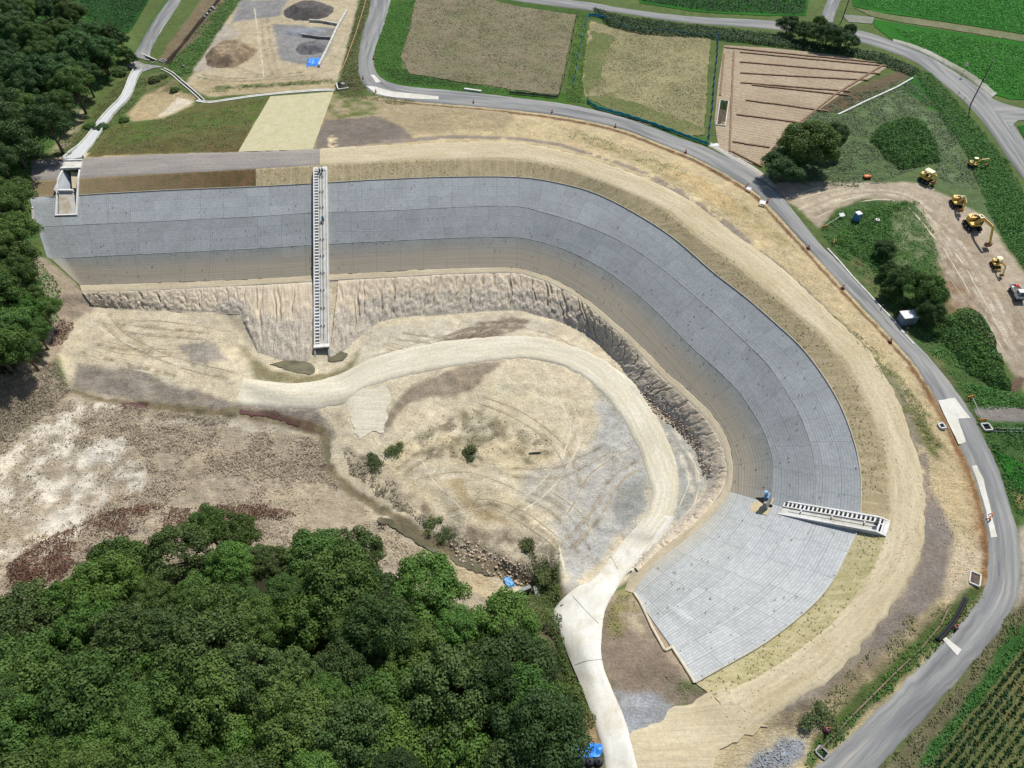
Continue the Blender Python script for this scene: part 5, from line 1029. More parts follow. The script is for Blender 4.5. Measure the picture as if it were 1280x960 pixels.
stones('gravel_stones', 'crushed grey gravel at the bottom edge of the site', [(950,942),(975,922),(1008,926),(1005,940),(985,960),(930,965)], 240, .04, .13, M_stg, 3)
stones('floor_clods', 'dark clods on the disturbed ground around the haul road spur', [(490,555),(560,515),(600,510),(690,550),(690,570),(600,560),(530,580)], 160, .05, .16, simple('dark_clods', C(140,128,108), .95, .1, .3), 4)
stones('floor_clods', 'small clods over the white lime patches', [(0,700),(20,560),(60,520),(150,500),(190,560),(180,610),(110,660)], 260, .05, .16, simple('shadowy_clods', C(158,146,130), .95, .1, .3), 5)
# ================================================================== built things
def heading(a, b):
    p, q = P(*a), P(*b); return math.atan2(q[1]-p[1], q[0]-p[0])
def ground_at(px, py, dz=0): 
    p = P(px, py); return Vector((p[0], p[1], float(height(p[0], p[1]))+dz))
M_white = simple('white_paint', C(240,240,238), .4, .4, .05); M_yel = simple('yellow_machine_paint', (.62,.40,.07), .45, .4, .14, 1.5); M_cream = simple('cream_canopy', (.80,.70,.36), .5, .3, .08)
M_blk = simple('black_rubber', (.02,.02,.02), .8, .2, .3, 4); M_steel = simple('dull_steel', (.22,.22,.22), .5, .4, .2, 4, .4); M_glass = simple('cab_glass', (.03,.045,.06), .08, .6, .05); M_red = simple('red_plastic', (.55,.04,.03), .5, .3, .1)
M_or = simple('orange_paint', (.62,.17,.04), .6, .3, .15); M_blue = simple('blue_sheet', (.03,.20,.62), .45, .4, .25, 1.2); M_bluepl = simple('blue_plastic', (.05,.16,.32), .5, .4, .1); M_rust = simple('rusty_steel', (.28,.13,.07), .85, .2, .35, 2)
M_wood = simple('grey_timber', (.22,.19,.16), .9, .1, .3, 2); M_bag = simple('black_sandbag', (.03,.03,.035), .7, .3, .3, 3); M_net = simple('blue_netting', (.02,.24,.44), .7, .2, .3, 2); M_netg = simple('teal_netting', (.02,.26,.30), .7, .2, .3, 2)
M_bed = simple('dark_bed_soil', (.10,.07,.055), .95, .1, .4, 3); M_pole = simple('dark_pole', (.05,.055,.06), .7, .3, .15)
# ---- inclined concrete stairway with gate rods (two of them)
def stairway(label, top, bot, ztop, zbot, width, steps_side, nstep, rods, endbox):
    xt, yt = at_z(*top, ztop); xb, yb = at_z(*bot, zbot); a = Vector((float(xt), float(yt), ztop)); b = Vector((float(xb), float(yb), zbot))
    hd = math.atan2(b.y-a.y, b.x-a.x); Lh = math.hypot(b.x-a.x, b.y-a.y); drop = ztop-zbot; sl = drop/Lh
    root = empty('concrete_stairway', a, hd, label, 'stairway')
    Z = lambda x: -sl*x; w2 = width/2; n = 30
    def wall(y0, y1, up, dn, nm):
        m = MB(); m.prism([(0, -dn), (0, up), (1.4, up)]+[(1.4+(Lh-1.4)*i/n, Z((Lh-1.4)*i/n)*(Lh/(Lh-1.4))+up) for i in range(1, n+1)]+[(Lh, Z(Lh)-dn)], y0, y1, 'y'); return m.build(nm, M_concw, root)
    zz = lambda x: 0 if x < 1.4 else Z((x-1.4)*Lh/(Lh-1.4))
    wall(-w2, -w2+.26, .12, 1.6, 'side_wall'); wall(w2-.26, w2, .12, 1.6, 'side_wall')
    sw = .85; s_ = steps_side                        # steps_side : +1 or -1 on local y
    y_in = s_*(w2-.26-sw); y_out = s_*(w2-.26)
    wall(min(y_in, y_in-s_*.16), max(y_in, y_in-s_*.16), .08, 1.2, 'divider_wall')
    sl_m = MB(); ya, yb2 = sorted((-s_*(w2-.26), y_in-s_*.16)); sl_m.prism([(1.4, -1.2)]+[(x, zz(x)-.10) for x in np.linspace(1.4, Lh, 24)]+[(Lh, Z(Lh)-1.3)], ya, yb2, 'y'); sl_m.build('slide_slab', M_conc, root)
    tp = MB(); tp.box((.28,0,-.3), (.56, width-.5, .78)); tp.build('top_landing', M_concw, root)
    st = MB()
    for g in (.72, 1.25):
        st.box((g,0,-.12), (.26, width-.52, .35))
    st.build('landing_beam', M_concw, root)
    base = MB(); y0, y1 = sorted((y_in, y_out)); base.prism([(.5,-1.6),(.5,-.75),(1.4,-.75)]+[(x, zz(x)-.72) for x in np.linspace(1.4, Lh, 24)]+[(Lh, Z(Lh)-1.6)], y0, y1, 'y'); base.build('step_trough', M_dark if False else M_cold, root)
    pitch = (Lh-1.7)/nstep
    for i in range(nstep):
        x = 1.75+i*pitch; m = MB(); m.box((x+pitch*.22, (y_in+y_out)/2, zz(x)-.36), (pitch*.46, sw-.02, .66)); m.build('step', M_concw, root)
    for ry in rods:
        m = MB(); m.tube([(1.5, ry, zz(1.5)+.28), (Lh-1.2, ry, zz(Lh-1.2)+.28)], .05, 6)
        m.build('gate_rod', M_steel, root)
        for x in np.arange(3, Lh-1, 4.0):
            m = MB(); m.box((x, ry, zz(x)+.12), (.16,.3,.42)); m.build('rod_bracket', M_steel, root)
        m = MB(); m.box((1.7, ry, .35), (.5,.32,.6)); m.tube([(1.7,ry,.5),(1.7,ry,.95)], .06, 6); m.tube([(1.55,ry-.28,.95),(1.55,ry+.28,.95)], .04, 6); m.build('gate_hoist', M_pole, root)
    if endbox == 'deep':
        zb = Z(Lh); h = 2.6
        m = MB(); m.box((Lh+.3, 0, zb-.05), (.9, width+.1, .34)); m.build('end_beam', M_concw, root)
        for s2 in (-1, 1):
            m = MB(); m.prism([(Lh,-h+zb),(Lh,zb),(Lh+.6,zb),(Lh+2.4,zb-1.6),(Lh+2.4,-h+zb)], s2*(w2-.15)-.15, s2*(w2-.15)+.15, 'y'); m.build('wing_wall', M_conc, root)
        m = MB(); m.box((Lh-.1, 0, zb-1.4), (.25, width-.5, 2.4)); m.build('inlet_opening', M_dark, root)
    return root, a, b, Lh, hd, sl
s1 = stairway('long white concrete stairway running down the left block lining to the muddy pool', (400.5,209), (402,431), .15, -13.3, 3.05, -1, 56, (-.05,.55), 'deep')
m = MB(); m.box((0,0,.45), (.45,.45,.9)); m.tube([(0,0,.9),(0,0,1.1)], .16, 8); o = m.build('gate_motor', M_bluepl, s1[0], loc=(14.2,.55,-4.2))
_g = P(975,634); zb2 = float(_g[2])+.0
s2 = stairway('shorter white concrete stairway on the right with a single gate rod', (1110,661), (975,634), .03, zb2, 2.9, -1, 22, (.25,), 'none')
# inlet pit at its foot
def pit():
    root = empty('inlet_box', Vector((float(P(958,634)[0]), float(P(958,634)[1]), float(P(958,634)[2])+.02)), s2[4], 'tan concrete inlet with dark pit and blue hoist below the right stairway', 'inlet'); root.rotation_euler = (0, math.atan(s2[5])*.95, s2[4])
    m = MB(); m.prism([(-.6,-1.9),(3.4,-1.6),(3.6,1.6),(-.6,1.6)], -.5, .14); m.build('apron', concmat('tan_concrete', C(214,196,156), C(190,170,130)), root)
    m = MB(); m.prism([(-.2,-1.75),(3.0,-1.62),(.1,-.1)], .145, .165); m.build('dark_opening', M_dark, root)
    m = MB(); m.box((-.1,-.5,.8), (.5,2.2,1.5)); m.build('head_block', M_cold, root, .04)
    f = MB(); [f.bar((-.1,y,.9), (-.1,y,2.3), .12) for y in (-1.2,-.3)]; f.bar((-.1,-1.3,2.3), (-.1,-.2,2.3), .14); f.build('hoist_frame', M_bluepl, root)
    m = MB(); m.tube([(-.1,-.75,2.0),(-.1,-.75,2.9)], .28, 10); m.box((-.1,-.75,1.9), (.7,.9,.35)); m.build('hoist_drum', simple('pale_blue_paint', (.22,.36,.52), .4, .4), root)
pit()
# ---- spillway box in the crest, with bridge, and the chute leading away
def spillway():
    root = empty('concrete_spillway', ground_at(85,235), 0, 'white concrete spillway box cut through the crest at the left end, with a narrow bridge', 'spillway'); O = root.location
    def W(px, py, z): x, y = at_z(px, py, z); return Vector((float(x), float(y), z))-O
    V3 = lambda x, y, z: Vector((x, y, z-O.z))
    zt = .25; M_ = M_concw
    LF, LM, LB = W(68.5,269,-3.1), W(71,224,zt), W(78,210,zt); RF, RM, RB = W(96,268,-3.1), W(98.5,222,zt), W(100.5,210,zt)
    def pwall(nm, pts, th, depth, side):
        m = MB()
        for a, b in zip(pts[:-1], pts[1:]):
            d = Vector((b.x-a.x, b.y-a.y, 0)).normalized(); n_ = Vector((-d.y, d.x, 0))*th*side
            m.add([a, b, b+n_, a+n_, Vector((a.x,a.y,a.z-depth)), Vector((b.x,b.y,b.z-depth)), Vector((b.x,b.y,b.z-depth))+n_, Vector((a.x,a.y,a.z-depth))+n_], [(0,1,2,3),(7,6,5,4),(0,4,5,1),(1,5,6,2),(2,6,7,3),(3,7,4,0)])
        return m.build(nm, M_, root)
    pwall('side_wall', [LF, LM, LB], .32, 4.2, -1); pwall('side_wall', [RF, RM, RB], .32, 4.2, 1)
    m = MB(); a, b = LF, RF; m.bar(a+Vector((0,.1,-.12)), b+Vector((0,.1,-.12)), .35, .3); m.build('front_kerb', M_, root)
    # inner sloping apron up to the cross sill
    C1, C2 = W(80,238,-.55), W(96.5,238,-.55); inn = Vector((.32,0,0))
    def slab(nm, q, mat_, th=.3):
        m = MB(); m.add([*q, *[v-Vector((0,0,th)) for v in q]], [(0,1,2,3),(7,6,5,4),(0,4,5,1),(1,5,6,2),(2,6,7,3),(3,7,4,0)]); m.build(nm, mat_, root)
    LFi = LF+Vector((.7,.2,-.35)); RFi = RF+Vector((-.3,.2,-.35)); LMi = V3(LM.x+1.15, C1.y, -.9); RMi = V3(RM.x-.3, C2.y, -.9)
    slab('apron', [LFi, RFi, RMi, LMi], concmat('stained_concrete', C(232,226,212), C(196,176,142), .8))
    m = MB(); m.bar(LMi+Vector((-.1,.15,.2)), RMi+Vector((.1,.15,.2)), .5, .5); m.build('cross_sill', M_, root)
    y1 = LMi.y+.5; y2 = LB.y-.1
    slab('pit_floor', [V3(LMi.x,y1,-3.3), V3(RMi.x,y1,-3.3), V3(RB.x,y2,-3.3), V3(LB.x+.3,y2,-3.3)], M_cold)
    slab('back_slope', [V3(LMi.x+1.2,y1+2.6,-2.0), V3(RMi.x-.02,y1+2.6,-2.0), V3(RB.x-.36,y2,-.6), V3(LB.x+1.6,y2,-.4)], concmat('warm_concrete', C(222,206,172), C(200,184,150), .8))
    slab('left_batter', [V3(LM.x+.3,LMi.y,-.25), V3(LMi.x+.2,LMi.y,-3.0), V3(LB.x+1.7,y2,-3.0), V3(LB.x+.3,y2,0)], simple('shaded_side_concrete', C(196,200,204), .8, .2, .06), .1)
    D1, D2, D3, D4 = W(76,211,zt+.08), W(101,210,zt+.08), W(103,200.5,zt+.08), W(80,201,zt+.08)
    slab('bridge_deck', [D1, D2, D3, D4], M_conc, .5)
    for p_, q_ in ((D1, D2), (D4, D3)):
        m = MB(); m.bar(p_+Vector((0,0,.12)), q_+Vector((0,0,.12)), .38, .3); m.build('bridge_kerb', M_, root)
    slab('wing_slab', [W(73,203,.3), W(77,207,.3), W(78.5,203,.3), W(77,200,.3)], M_cold, .4)
spillway()
def cut_channel(pix, w, depth, zoff):   # press a trench bed into the ground under a channel
    pass
def channel(name, label, cat, cl, w, wh, wth, mwall, mfloor, skirt=.9, zoff=.12):
    c_ = catmull(cl, 3); p = P(c_[:,0], c_[:,1]); p[:,2] = height(p[:,0], p[:,1], GZ0)
    for _ in range(3): p[1:-1,2] = (p[:-2,2]+p[1:-1,2]*2+p[2:,2])/4
    t = np.gradient(p[:, :2], axis=0); t /= np.linalg.norm(t, axis=1)[:,None]; n = np.stack([-t[:,1], t[:,0]], 1)
    w = np.interp(np.linspace(0,1,len(p)), np.linspace(0,1,len(np.atleast_1d(w))), np.atleast_1d(w)) if np.size(w) > 1 else np.full(len(p), w)
    O = Vector((p[0,0], p[0,1], p[0,2])); root = empty(name, O, 0, label, cat)
    def prof(nm, rows, mat_):
        V_ = np.stack(rows, 1)-np.array(O); m_ = len(p); k_ = len(rows); F_ = []
        for i in range(m_-1):
            for j in range(k_): F_.append((i*k_+j, (i+1)*k_+j, (i+1)*k_+(j+1) % k_, i*k_+(j+1) % k_))
        F_ += [tuple(range(k_)), tuple(reversed(range((m_-1)*k_, m_*k_)))]
        mm = MB(); mm.add([tuple(v) for v in V_.reshape(-1,3)], F_); return mm.build(nm, mat_, root)
    z = p[:,2]+zoff
    def row(off, dz): return np.c_[p[:, :2]+n*off[:,None], z+dz]
    for s_ in (1, -1):
        prof('channel_wall', [row(s_*w/2, -skirt), row(s_*w/2, wh), row(s_*(w/2+wth), wh), row(s_*(w/2+wth), -skirt)], mwall)
    prof('channel_floor', [row(w/2-.01, -.3), row(w/2-.01, .02), row(-w/2+.01, .02), row(-w/2+.01, -.3)], mfloor)
    return root
channel('concrete_chute', 'pale concrete chute dropping from the spillway to the culvert', 'chute', CHUTE, [4.4,3.4,2.5,2.2,2.1,2.1,2.0,2.2], .5, .16, M_concw, simple('chute_bed', C(206,208,206), .8, .2, .1), zoff=.1)
channel('drainage_gutter', 'narrow dark gutter with a pale wall cutting across the grass below the culvert', 'gutter', [(203,86),(215,92),(228,103),(242,115),(254,126)], .55, .12, .3, M_conc, M_dark, zoff=.05)
channel('drainage_gutter', 'thin white gutter along the top of the turfed slope and pale matting', 'gutter', [(246,126),(262,128),(285,125),(320,120),(360,116),(400,113),(418,113)], .3, .1, .35, M_concw, M_conc, zoff=.08)
channel('drainage_gutter', 'dark water gutter running off to the right edge behind the grass', 'gutter', [(1237,537),(1255,538),(1290,538)], .5, .1, .1, M_cold, M_dark, zoff=.05)
# culvert head walls
def headwall():
    root = empty('culvert_bridge', ground_at(186,72), heading((170,68),(198,82)), 'dark culvert opening under the end of the narrow farm track', 'culvert')
    m = MB(); m.box((0,0,.25), (8,.4,.5)); m.build('parapet', M_conc, root, .02)
    m = MB(); m.box((0,-.45,-.4), (7.6,.5,1.1)); m.build('dark_opening', M_dark, root)
    m = MB(); m.box((-3.9,-1.4,-.1), (.3,2.6,.7)); m.box((3.9,-1.0,-.1), (.3,1.8,.7)); m.build('wing_wall', M_cold, root)
    m = MB(); m.box((5.6,.9,.2), (2.2,1.6,.5)); m.build('side_pit', M_cold, root, .03); m = MB(); m.box((5.3,.9,.46), (.6,1.1,.03)); m.box((6.2,.9,.46), (.5,1.1,.03)); m.build('pit_grate', M_dark, root)
headwall()
o = sheet('culvert_apron', [(158,82),(170,76),(180,80),(205,84),(190,86),(178,90),(170,88),(160,84)], M_cold, .1, .8)
def outlet():
    root = empty('stone_culvert', ground_at(427,108), .3, 'dark rubble culvert mouth between the gutter end and the road bend', 'culvert')
    m = MB(); m.prism([(-1.3,-1.8),(-.7,2.0),(.6,2.6),(1.5,.4),(1.0,-1.9)], -.4, .18); m.build('opening', M_dark, root)
    m = MB(); m.box((-1.2,-.2,.25), (.35,3.6,.5)); m.box((.2,-2.1,.22), (3,.35,.45)); m.build('rim_wall', M_conc, root, .03)
    m = MB(); m.box((.5,.6,.3), (1.0,1.2,.5), Matrix.Rotation(.4,3,'Z')); m.build('rubble_block', M_cold, root, .1)
outlet()
# ---- walls, heaps and the yard at the top
def wallpath(name, label, cat, pix, th, h, mat, seg=None, base=-.4, mname='block'):
    p = wl(pix); root = empty(name, p[0], 0, label, cat); O = Vector(p[0]); k_ = 0
    for a, b in zip(p[:-1], p[1:]):
        L_ = np.linalg.norm(b-a); n_ = max(1, int(round(L_/seg))) if seg else 1
        for i in range(n_):
            q = Vector(a+(b-a)*(i+.02)/n_)-O; r_ = Vector(a+(b-a)*(i+.98)/n_)-O; m = MB(); m.bar(q+Vector((0,0,(h+base)/2)), r_+Vector((0,0,(h+base)/2)), th, h-base); m.build(mname, mat, root)
    return root
wallpath('block_wall', 'low white concrete block wall beside the blue tarpaulin and gravel bays', 'wall', [(399,84),(412,58),(422,36),(434,15)], .55, .8, M_conc, 2.4)
wallpath('bay_divider', 'grey block divider between the two gravel bays', 'wall', [(378,45),(398,48),(416,49)], .5, .7, M_cold, 2.2); wallpath('bay_divider', 'short white divider left of the dark gravel bay', 'wall', [(387,27),(402,28),(424,32)], .5, .7, M_conc, 2.2)
def mound(name, label, cat, cx, cy, rx, ry, h, mat, flat=.0, rot=0, seed=0, crater=0):
    c_ = ground_at(cx, cy, -.1); root = None; nr, na = 26, 72; V_ = []
    for i in range(nr+1):
        for j in range(na):
            a = 2*math.pi*j/na; rr_ = i/nr; k_ = 1+.14*float(fbm(math.cos(a)*2+seed, math.sin(a)*2, 1, 3, seed)); x = rx*rr_*math.cos(a)*k_; y = ry*rr_*math.sin(a)*k_
            x, y = x*math.cos(rot)-y*math.sin(rot), x*math.sin(rot)+y*math.cos(rot); f = min(1, (1-rr_)/(1-flat)) if flat else 1-rr_; f = f*f*(3-2*f)*.5+f*.5
            z = h*f - crater*max(0, 1-rr_*2.2)+.12*h*float(fbm(x, y, 1.4, 4, seed+3))*min(1, (1-rr_)*5); V_.append((x, y, z+float(height(c_.x+x, c_.y+y)-height(c_.x, c_.y)) if rr_ > .7 else z))
    F_ = [(i*na+j, i*na+(j+1) % na, (i+1)*na+(j+1) % na, (i+1)*na+j) for i in range(nr) for j in range(na)]
    o = mesh_obj(name, V_, [tuple(reversed(f)) for f in F_], mat, smooth=True); o.location = c_; return tag(o, label, cat)
def gravelmat(n, a, b): 
    k = N(n, .95, .1); v = k.coord(); c = k.mix(k.rng(k.noise(v, .5, 5, .7), .4, .6), a, b); c = k.gain(c, k.noise(v, 5, 4, .8), .75, 1.2); return k.done(c, k.bump(k.noise(v, 3, 5, .8), .6, .3))
mound('earth_mound', 'broad brown earth heap with a flattened top in the top-left yard', 'earth heap', 288, 68, 7.2, 8.5, 2.4, gravelmat('heap_soil', C(178,158,128), C(138,118,96)), .55, 0, 3, .5)
mound('gravel_heap', 'dark gravel heap overgrown at the top of the yard', 'gravel heap', 385, 14, 8, 8, 2.2, gravelmat('dark_gravel', C(116,110,106), C(92,88,84)), .35, 0, 4)
mound('gravel_heap', 'grey gravel heap in the bay just above the blue tarpaulin', 'gravel heap', 390, 60, 5.0, 5.0, 1.5, gravelmat('mid_gravel', C(132,130,130), C(110,108,108)), .25, 0, 5)
mound('gravel_heap', 'flat pale grey gravel spread in the upper bay', 'gravel heap', 380, 40, 7.5, 3.2, .6, gravelmat('pale_gravel', C(160,162,166), C(142,144,148)), .4, 0, 6)
def tarp(label, px, py, sx, sy, h, rz, mat=None, seed=0):
    m = MB(); nx, ny = 14, 10; vs, fs = [], []
    for j in range(ny+1):
        for i in range(nx+1):
            x, y = (i/nx-.5)*sx, (j/ny-.5)*sy; e = min(i, nx-i, j, ny-j); z = h*min(1, e/2.0)*(.8+.5*float(fbm(x, y, .7, 3, seed)))+.04; vs.append((x+.15*float(fbm(x,y,.8,2,seed+1)), y+.25*float(fbm(x,y,.8,2,seed+2)), z))
    fs = [(j*(nx+1)+i, j*(nx+1)+i+1, (j+1)*(nx+1)+i+1, (j+1)*(nx+1)+i) for j in range(ny) for i in range(nx)]
    m.add(vs, fs); n_ = len(vs); bd = [i for i in range(nx+1)]+[(j+1)*(nx+1)-1 for j in range(1, ny+1)]+[ny*(nx+1)+i for i in range(nx-1, -1, -1)]+[j*(nx+1) for j in range(ny-1, 0, -1)]
    m.add([(vs[i][0], vs[i][1], -.25) for i in bd], []); L_ = len(bd); m.F += [[bd[i], bd[(i+1) % L_], n_+(i+1) % L_, n_+i] for i in range(L_)]; m.M += [0]*L_
    o = m.build('blue_tarpaulin', mat or M_blue, None, loc=ground_at(px, py)); o.rotation_euler.z = rz; return tag(o, label, 'tarpaulin')
tarp('crumpled bright blue tarpaulin at the lower end of the white block wall', 393, 78, 4.2, 4.8, .6, .1, seed=2)
t_ = tarp('blue tarpaulin strip laid over the black sandbags beside the concrete ramp', 734, 941, 4.6, 1.9, .55, .08, seed=5)
tarp('small blue tarpaulin bundle dropped beside the stream near the concrete weir', 636, 729, 1.4, 2.0, .6, .5, simple('faded_blue_sheet', (.12,.30,.52), .5, .4, .3, 2), 7)
def sandbag(px, py, label, grp, mat=M_bag, s=.55, cat='sandbag', name='sandbag'):
    import bmesh
    bm = bmesh.new(); bmesh.ops.create_uvsphere(bm, u_segments=14, v_segments=9, radius=1); 
    for v in bm.verts: v.co = Vector((v.co.x*s*1.0, v.co.y*s*.9, v.co.z*s*.75+s*.6))+Vector((0,0,0)); v.co += v.normal*.04*float(fbm(v.co.x*3, v.co.y*3+px, 1, 2, 3))
    for i in range(6):
        a = i*1.05; r_ = bmesh.ops.create_cube(bm, size=.12)
        for v in r_['verts']: v.co = Vector((v.co.x+.08*math.cos(a), v.co.y+.08*math.sin(a), v.co.z+s*1.35))
    me = bpy.data.meshes.new(name); bm.to_mesh(me); bm.free(); me.materials.append(mat); [setattr(p, 'use_smooth', True) for p in me.polygons]
    o = bpy.data.objects.new(name, me); col.objects.link(o); o.location = ground_at(px, py); return tag(o, label, cat, grp)
for x, w_ in ((718,'leftmost black sandbag below the blue tarpaulin strip'), (727,'second black sandbag from the left under the blue strip'), (737,'third black sandbag from the left under the blue strip'), (748,'rightmost black sandbag against the ramp edge')): sandbag(x, 953, w_, 'black sandbags by the ramp')
# ---- concrete weir of three leaning blocks in the stream
r0 = empty('concrete_weir', ground_at(655,746), 0, 'curved grey concrete weir of three slabs at the lower end of the stream', 'weir')
for a, b in (((641,752),(648,743)), ((649,743),(663,738)), ((668,738),(675,751))):
    p, q = P(*a)-np.array(r0.location), P(*b)-np.array(r0.location); m = MB(); m.bar((p[0],p[1],.5), (q[0],q[1],.5), .6, 1.3); m.build('weir_slab', M_cold, r0, .04)
# ---- net fences round the harvested field
def netfence(label, pix, h, mat, matp, grp=None, step=2.0, name='net_fence'):
    p = resamp(wl(pix), max(3, int(np.sum(np.linalg.norm(np.diff(wl(pix)[:, :2], axis=0), axis=1))/step)+1)); O = Vector(p[0]); root = empty(name, O, 0, label, 'fence', grp)
    vs, fs = [], []; sub = resamp(p, len(p)*3)
    for i, q in enumerate(sub):
        z0 = float(height(q[0], q[1]))-O.z+.1; sag = .12*math.sin(i*1.7)+.1*random.random(); off = .12*math.sin(i*.9)
        for y_, zz in ((0, 0), (.03, 0), (.03, h-sag), (0, h-sag)): vs.append((q[0]-O.x+off*(zz > 0)+y_*.7, q[1]-O.y+y_-.35*(zz > 0)*(h > .9), z0+zz))
    for i in range(len(sub)-1):
        for j in range(4): fs.append((i*4+j, (i+1)*4+j, (i+1)*4+(j+1) % 4, i*4+(j+1) % 4))
    m = MB(); m.add(vs, fs); m.build('net', mat, root)
    for q in p: m = MB(); m.tube([(q[0]-O.x, q[1]-O.y, float(height(q[0], q[1]))-O.z-.1), (q[0]-O.x, q[1]-O.y, float(height(q[0], q[1]))-O.z+h+.15)], .04, 5); m.build('post', matp, root)
netfence('blue net fence round the top and left of the harvested field', [(716,115),(719,95),(726,55),(732,28),(737,19),(752,22),(775,33),(788,38),(815,40),(832,39),(860,44),(897,46)], .7, M_net, M_steel)
netfence('thick bunched blue net hanging between harvested and tilled field', [(897,46),(896,70),(892,105),(890,135),(886,165),(885,178)], 1.2, M_blue if False else simple('bunched_blue_net', (.03,.17,.48), .7, .2, .3, 2), M_steel)
netfence('teal net fence along the road below the harvested field', [(736,120),(734,128),(745,136),(780,145),(815,156),(850,169),(885,182)], .8, M_netg, M_steel)
netfence('dark wire fence at the lower right corner of the stubble field', [(637,117),(660,119),(680,121),(698,123),(706,95),(714,60),(721,18)], .7, simple('thin_wire', (.10,.09,.07), .7), M_pole, step=3.2, name='wire_fence')
# planter beds
def planter():
    root = empty('planter_bed', ground_at(903,142), heading((899,164),(905,122)), 'long planter bed edged with pale boards between blue net and tilled field', 'planter'); L_, W_ = 13.0, 2.2
    m = MB(); m.box((0,0,.05), (L_-.3,W_-.3,.3)); m.build('bed_soil', M_bed, root)
    for c_, d in (((0,W_/2,.2),(L_,.22,.5)), ((0,-W_/2,.2),(L_,.22,.5)), ((L_/2,0,.2),(.22,W_,.5)), ((-L_/2,0,.2),(.22,W_,.5))): m = MB(); m.box(c_, d); m.build('edge_board', M_conc, root, .02)
    r = np.random.default_rng(3); q = np.c_[r.uniform(-L_/2+.4, L_/2-.4, 900), r.uniform(-W_/2+.3, W_/2-.3, 900)]; q = q[(q[:,0] > 2.0) | (r.random(900) < .12)]; V_, F_ = leaf_arrays(np.c_[q, r.uniform(.25,.6,len(q))], .2, None, 1, 1.5, r)
    o = bpy.data.objects.new('seedlings', leafmesh('seedlings', V_, F_, r.uniform(0,1,len(q)), MW)); col.objects.link(o); o.parent = root; o['kind'] = 'stuff'
planter()
tarp('white sheet bundle lying at the corner of the teal net beside the road', 893, 182, 2.6, 1.3, .35, .4, simple('white_sheet', C(236,236,232), .6, .3, .1), 9)['category'] = 'sheet'
bpy.context.scene.collection.objects[-1].name = 'white_sheet'
# ---- pipes and edgings
def pipe(name, label, cat, pix, r_, mat, dz=.15):
    p = resamp(wl(pix), 24); O = Vector(p[0]); m = MB(); m.tube([(q[0]-O.x, q[1]-O.y, float(height(q[0], q[1]))-O.z+dz+r_) for q in p], r_, 8); o = m.build(name, mat, None, smooth=True, loc=O); return tag(o, label, cat)
pipe('orange_pipe', 'long thin orange-brown pipe in the grass beside the top road', 'pipe', [(425,92),(432,78),(444,45),(452,20),(459,-4)], .10, simple('faded_orange_pipe', (.42,.22,.10), .7))
pipe('black_pipe', 'upper of the two black pipes in the verge by the lower road', 'pipe', [(1205,748),(1196,765),(1187,780),(1176,793),(1168,800)], .17, M_blk); pipe('black_pipe', 'lower of the two black pipes in the verge by the lower road', 'pipe', [(1208,750),(1199,767),(1190,782),(1179,795),(1172,802)], .17, M_blk)
pipe('black_pipe', 'short dark pipe lying on the asphalt of the right bend', 'pipe', [(1248,703),(1248,712),(1248,720)], .05, M_pole, .1)
wallpath('rusty_edging', 'long thin rusty edging rail following the lower road', 'edging', [(1023,938),(1040,922),(1065,895),(1090,870),(1120,840),(1150,812),(1175,782),(1188,755)], .16, .22, simple('weathered_edging', (.17,.12,.09), .9, .1, .3, 2), 4, mname='rail')
wallpath('road_kerb', 'pale kerb along the road edge opposite the straw matting bend', 'kerb', [(1034,311),(1048,326),(1066,347),(1084,366),(1103,387),(1118,402),(1130,418),(1142,431)], .3, .22, M_conc, 2.5, mname='kerbstone')
wallpath('slope_kerb', 'straight concrete kerb strip at the top of the mown slope', 'kerb', [(1047,144),(1060,138),(1078,129),(1098,120),(1120,110),(1141,98)], .45, .3, M_conc, 3.5, mname='kerbstone')
wallpath('field_kerb', 'short white kerb beside the road at the corner of the stubble field', 'kerb', [(580,112),(602,115)], .6, .4, M_concw, 4.5, mname='kerbstone')
wallpath('lining_edge_wall', 'pale edge wall at the left end of the block lining', 'wall', [(41,246),(41.5,262),(42,283),(48,285)], .3, .4, M_conc, mname='wall_piece')
# ---- manhole and pits
def pitbox(label, px, py, sx, sy, rz, mat=M_conc, h=.45):
    root = empty('open_manhole', ground_at(px, py), rz, label, 'manhole'); w_ = .18
    m = MB(); m.box((0,sy/2,h/2-.3), (sx,w_,h+.6)); m.box((0,-sy/2,h/2-.3), (sx,w_,h+.6)); m.box((sx/2,0,h/2-.3), (w_,sy-w_,h+.6)); m.box((-sx/2,0,h/2-.3), (w_,sy-w_,h+.6)); m.build('rim', mat, root)
    m = MB(); m.box((0,0,.1), (sx-w_,sy-w_,.03)); m.build('shaft', M_dark if sx < 1.29 or sx > 1.31 or sy < 1.5 else M_bed, root); return root
pitbox('square open manhole at the head of the dark gutter by the right road', 1232, 535, 1.3, 1.3, .1); pitbox('open concrete box half filled with soil beside the lower road bend', 1218, 724, 1.3, 1.9, -.5, M_conc, .25)
pitbox('open manhole with dark shaft beside the gravel patch at the bottom edge', 1027, 941, 1.0, 1.2, .7, M_cold, .25); tag(None or pitbox('small white-framed pit on the soil beside the white road patch', 1176, 534, .9, .9, .2, M_concw, .5))
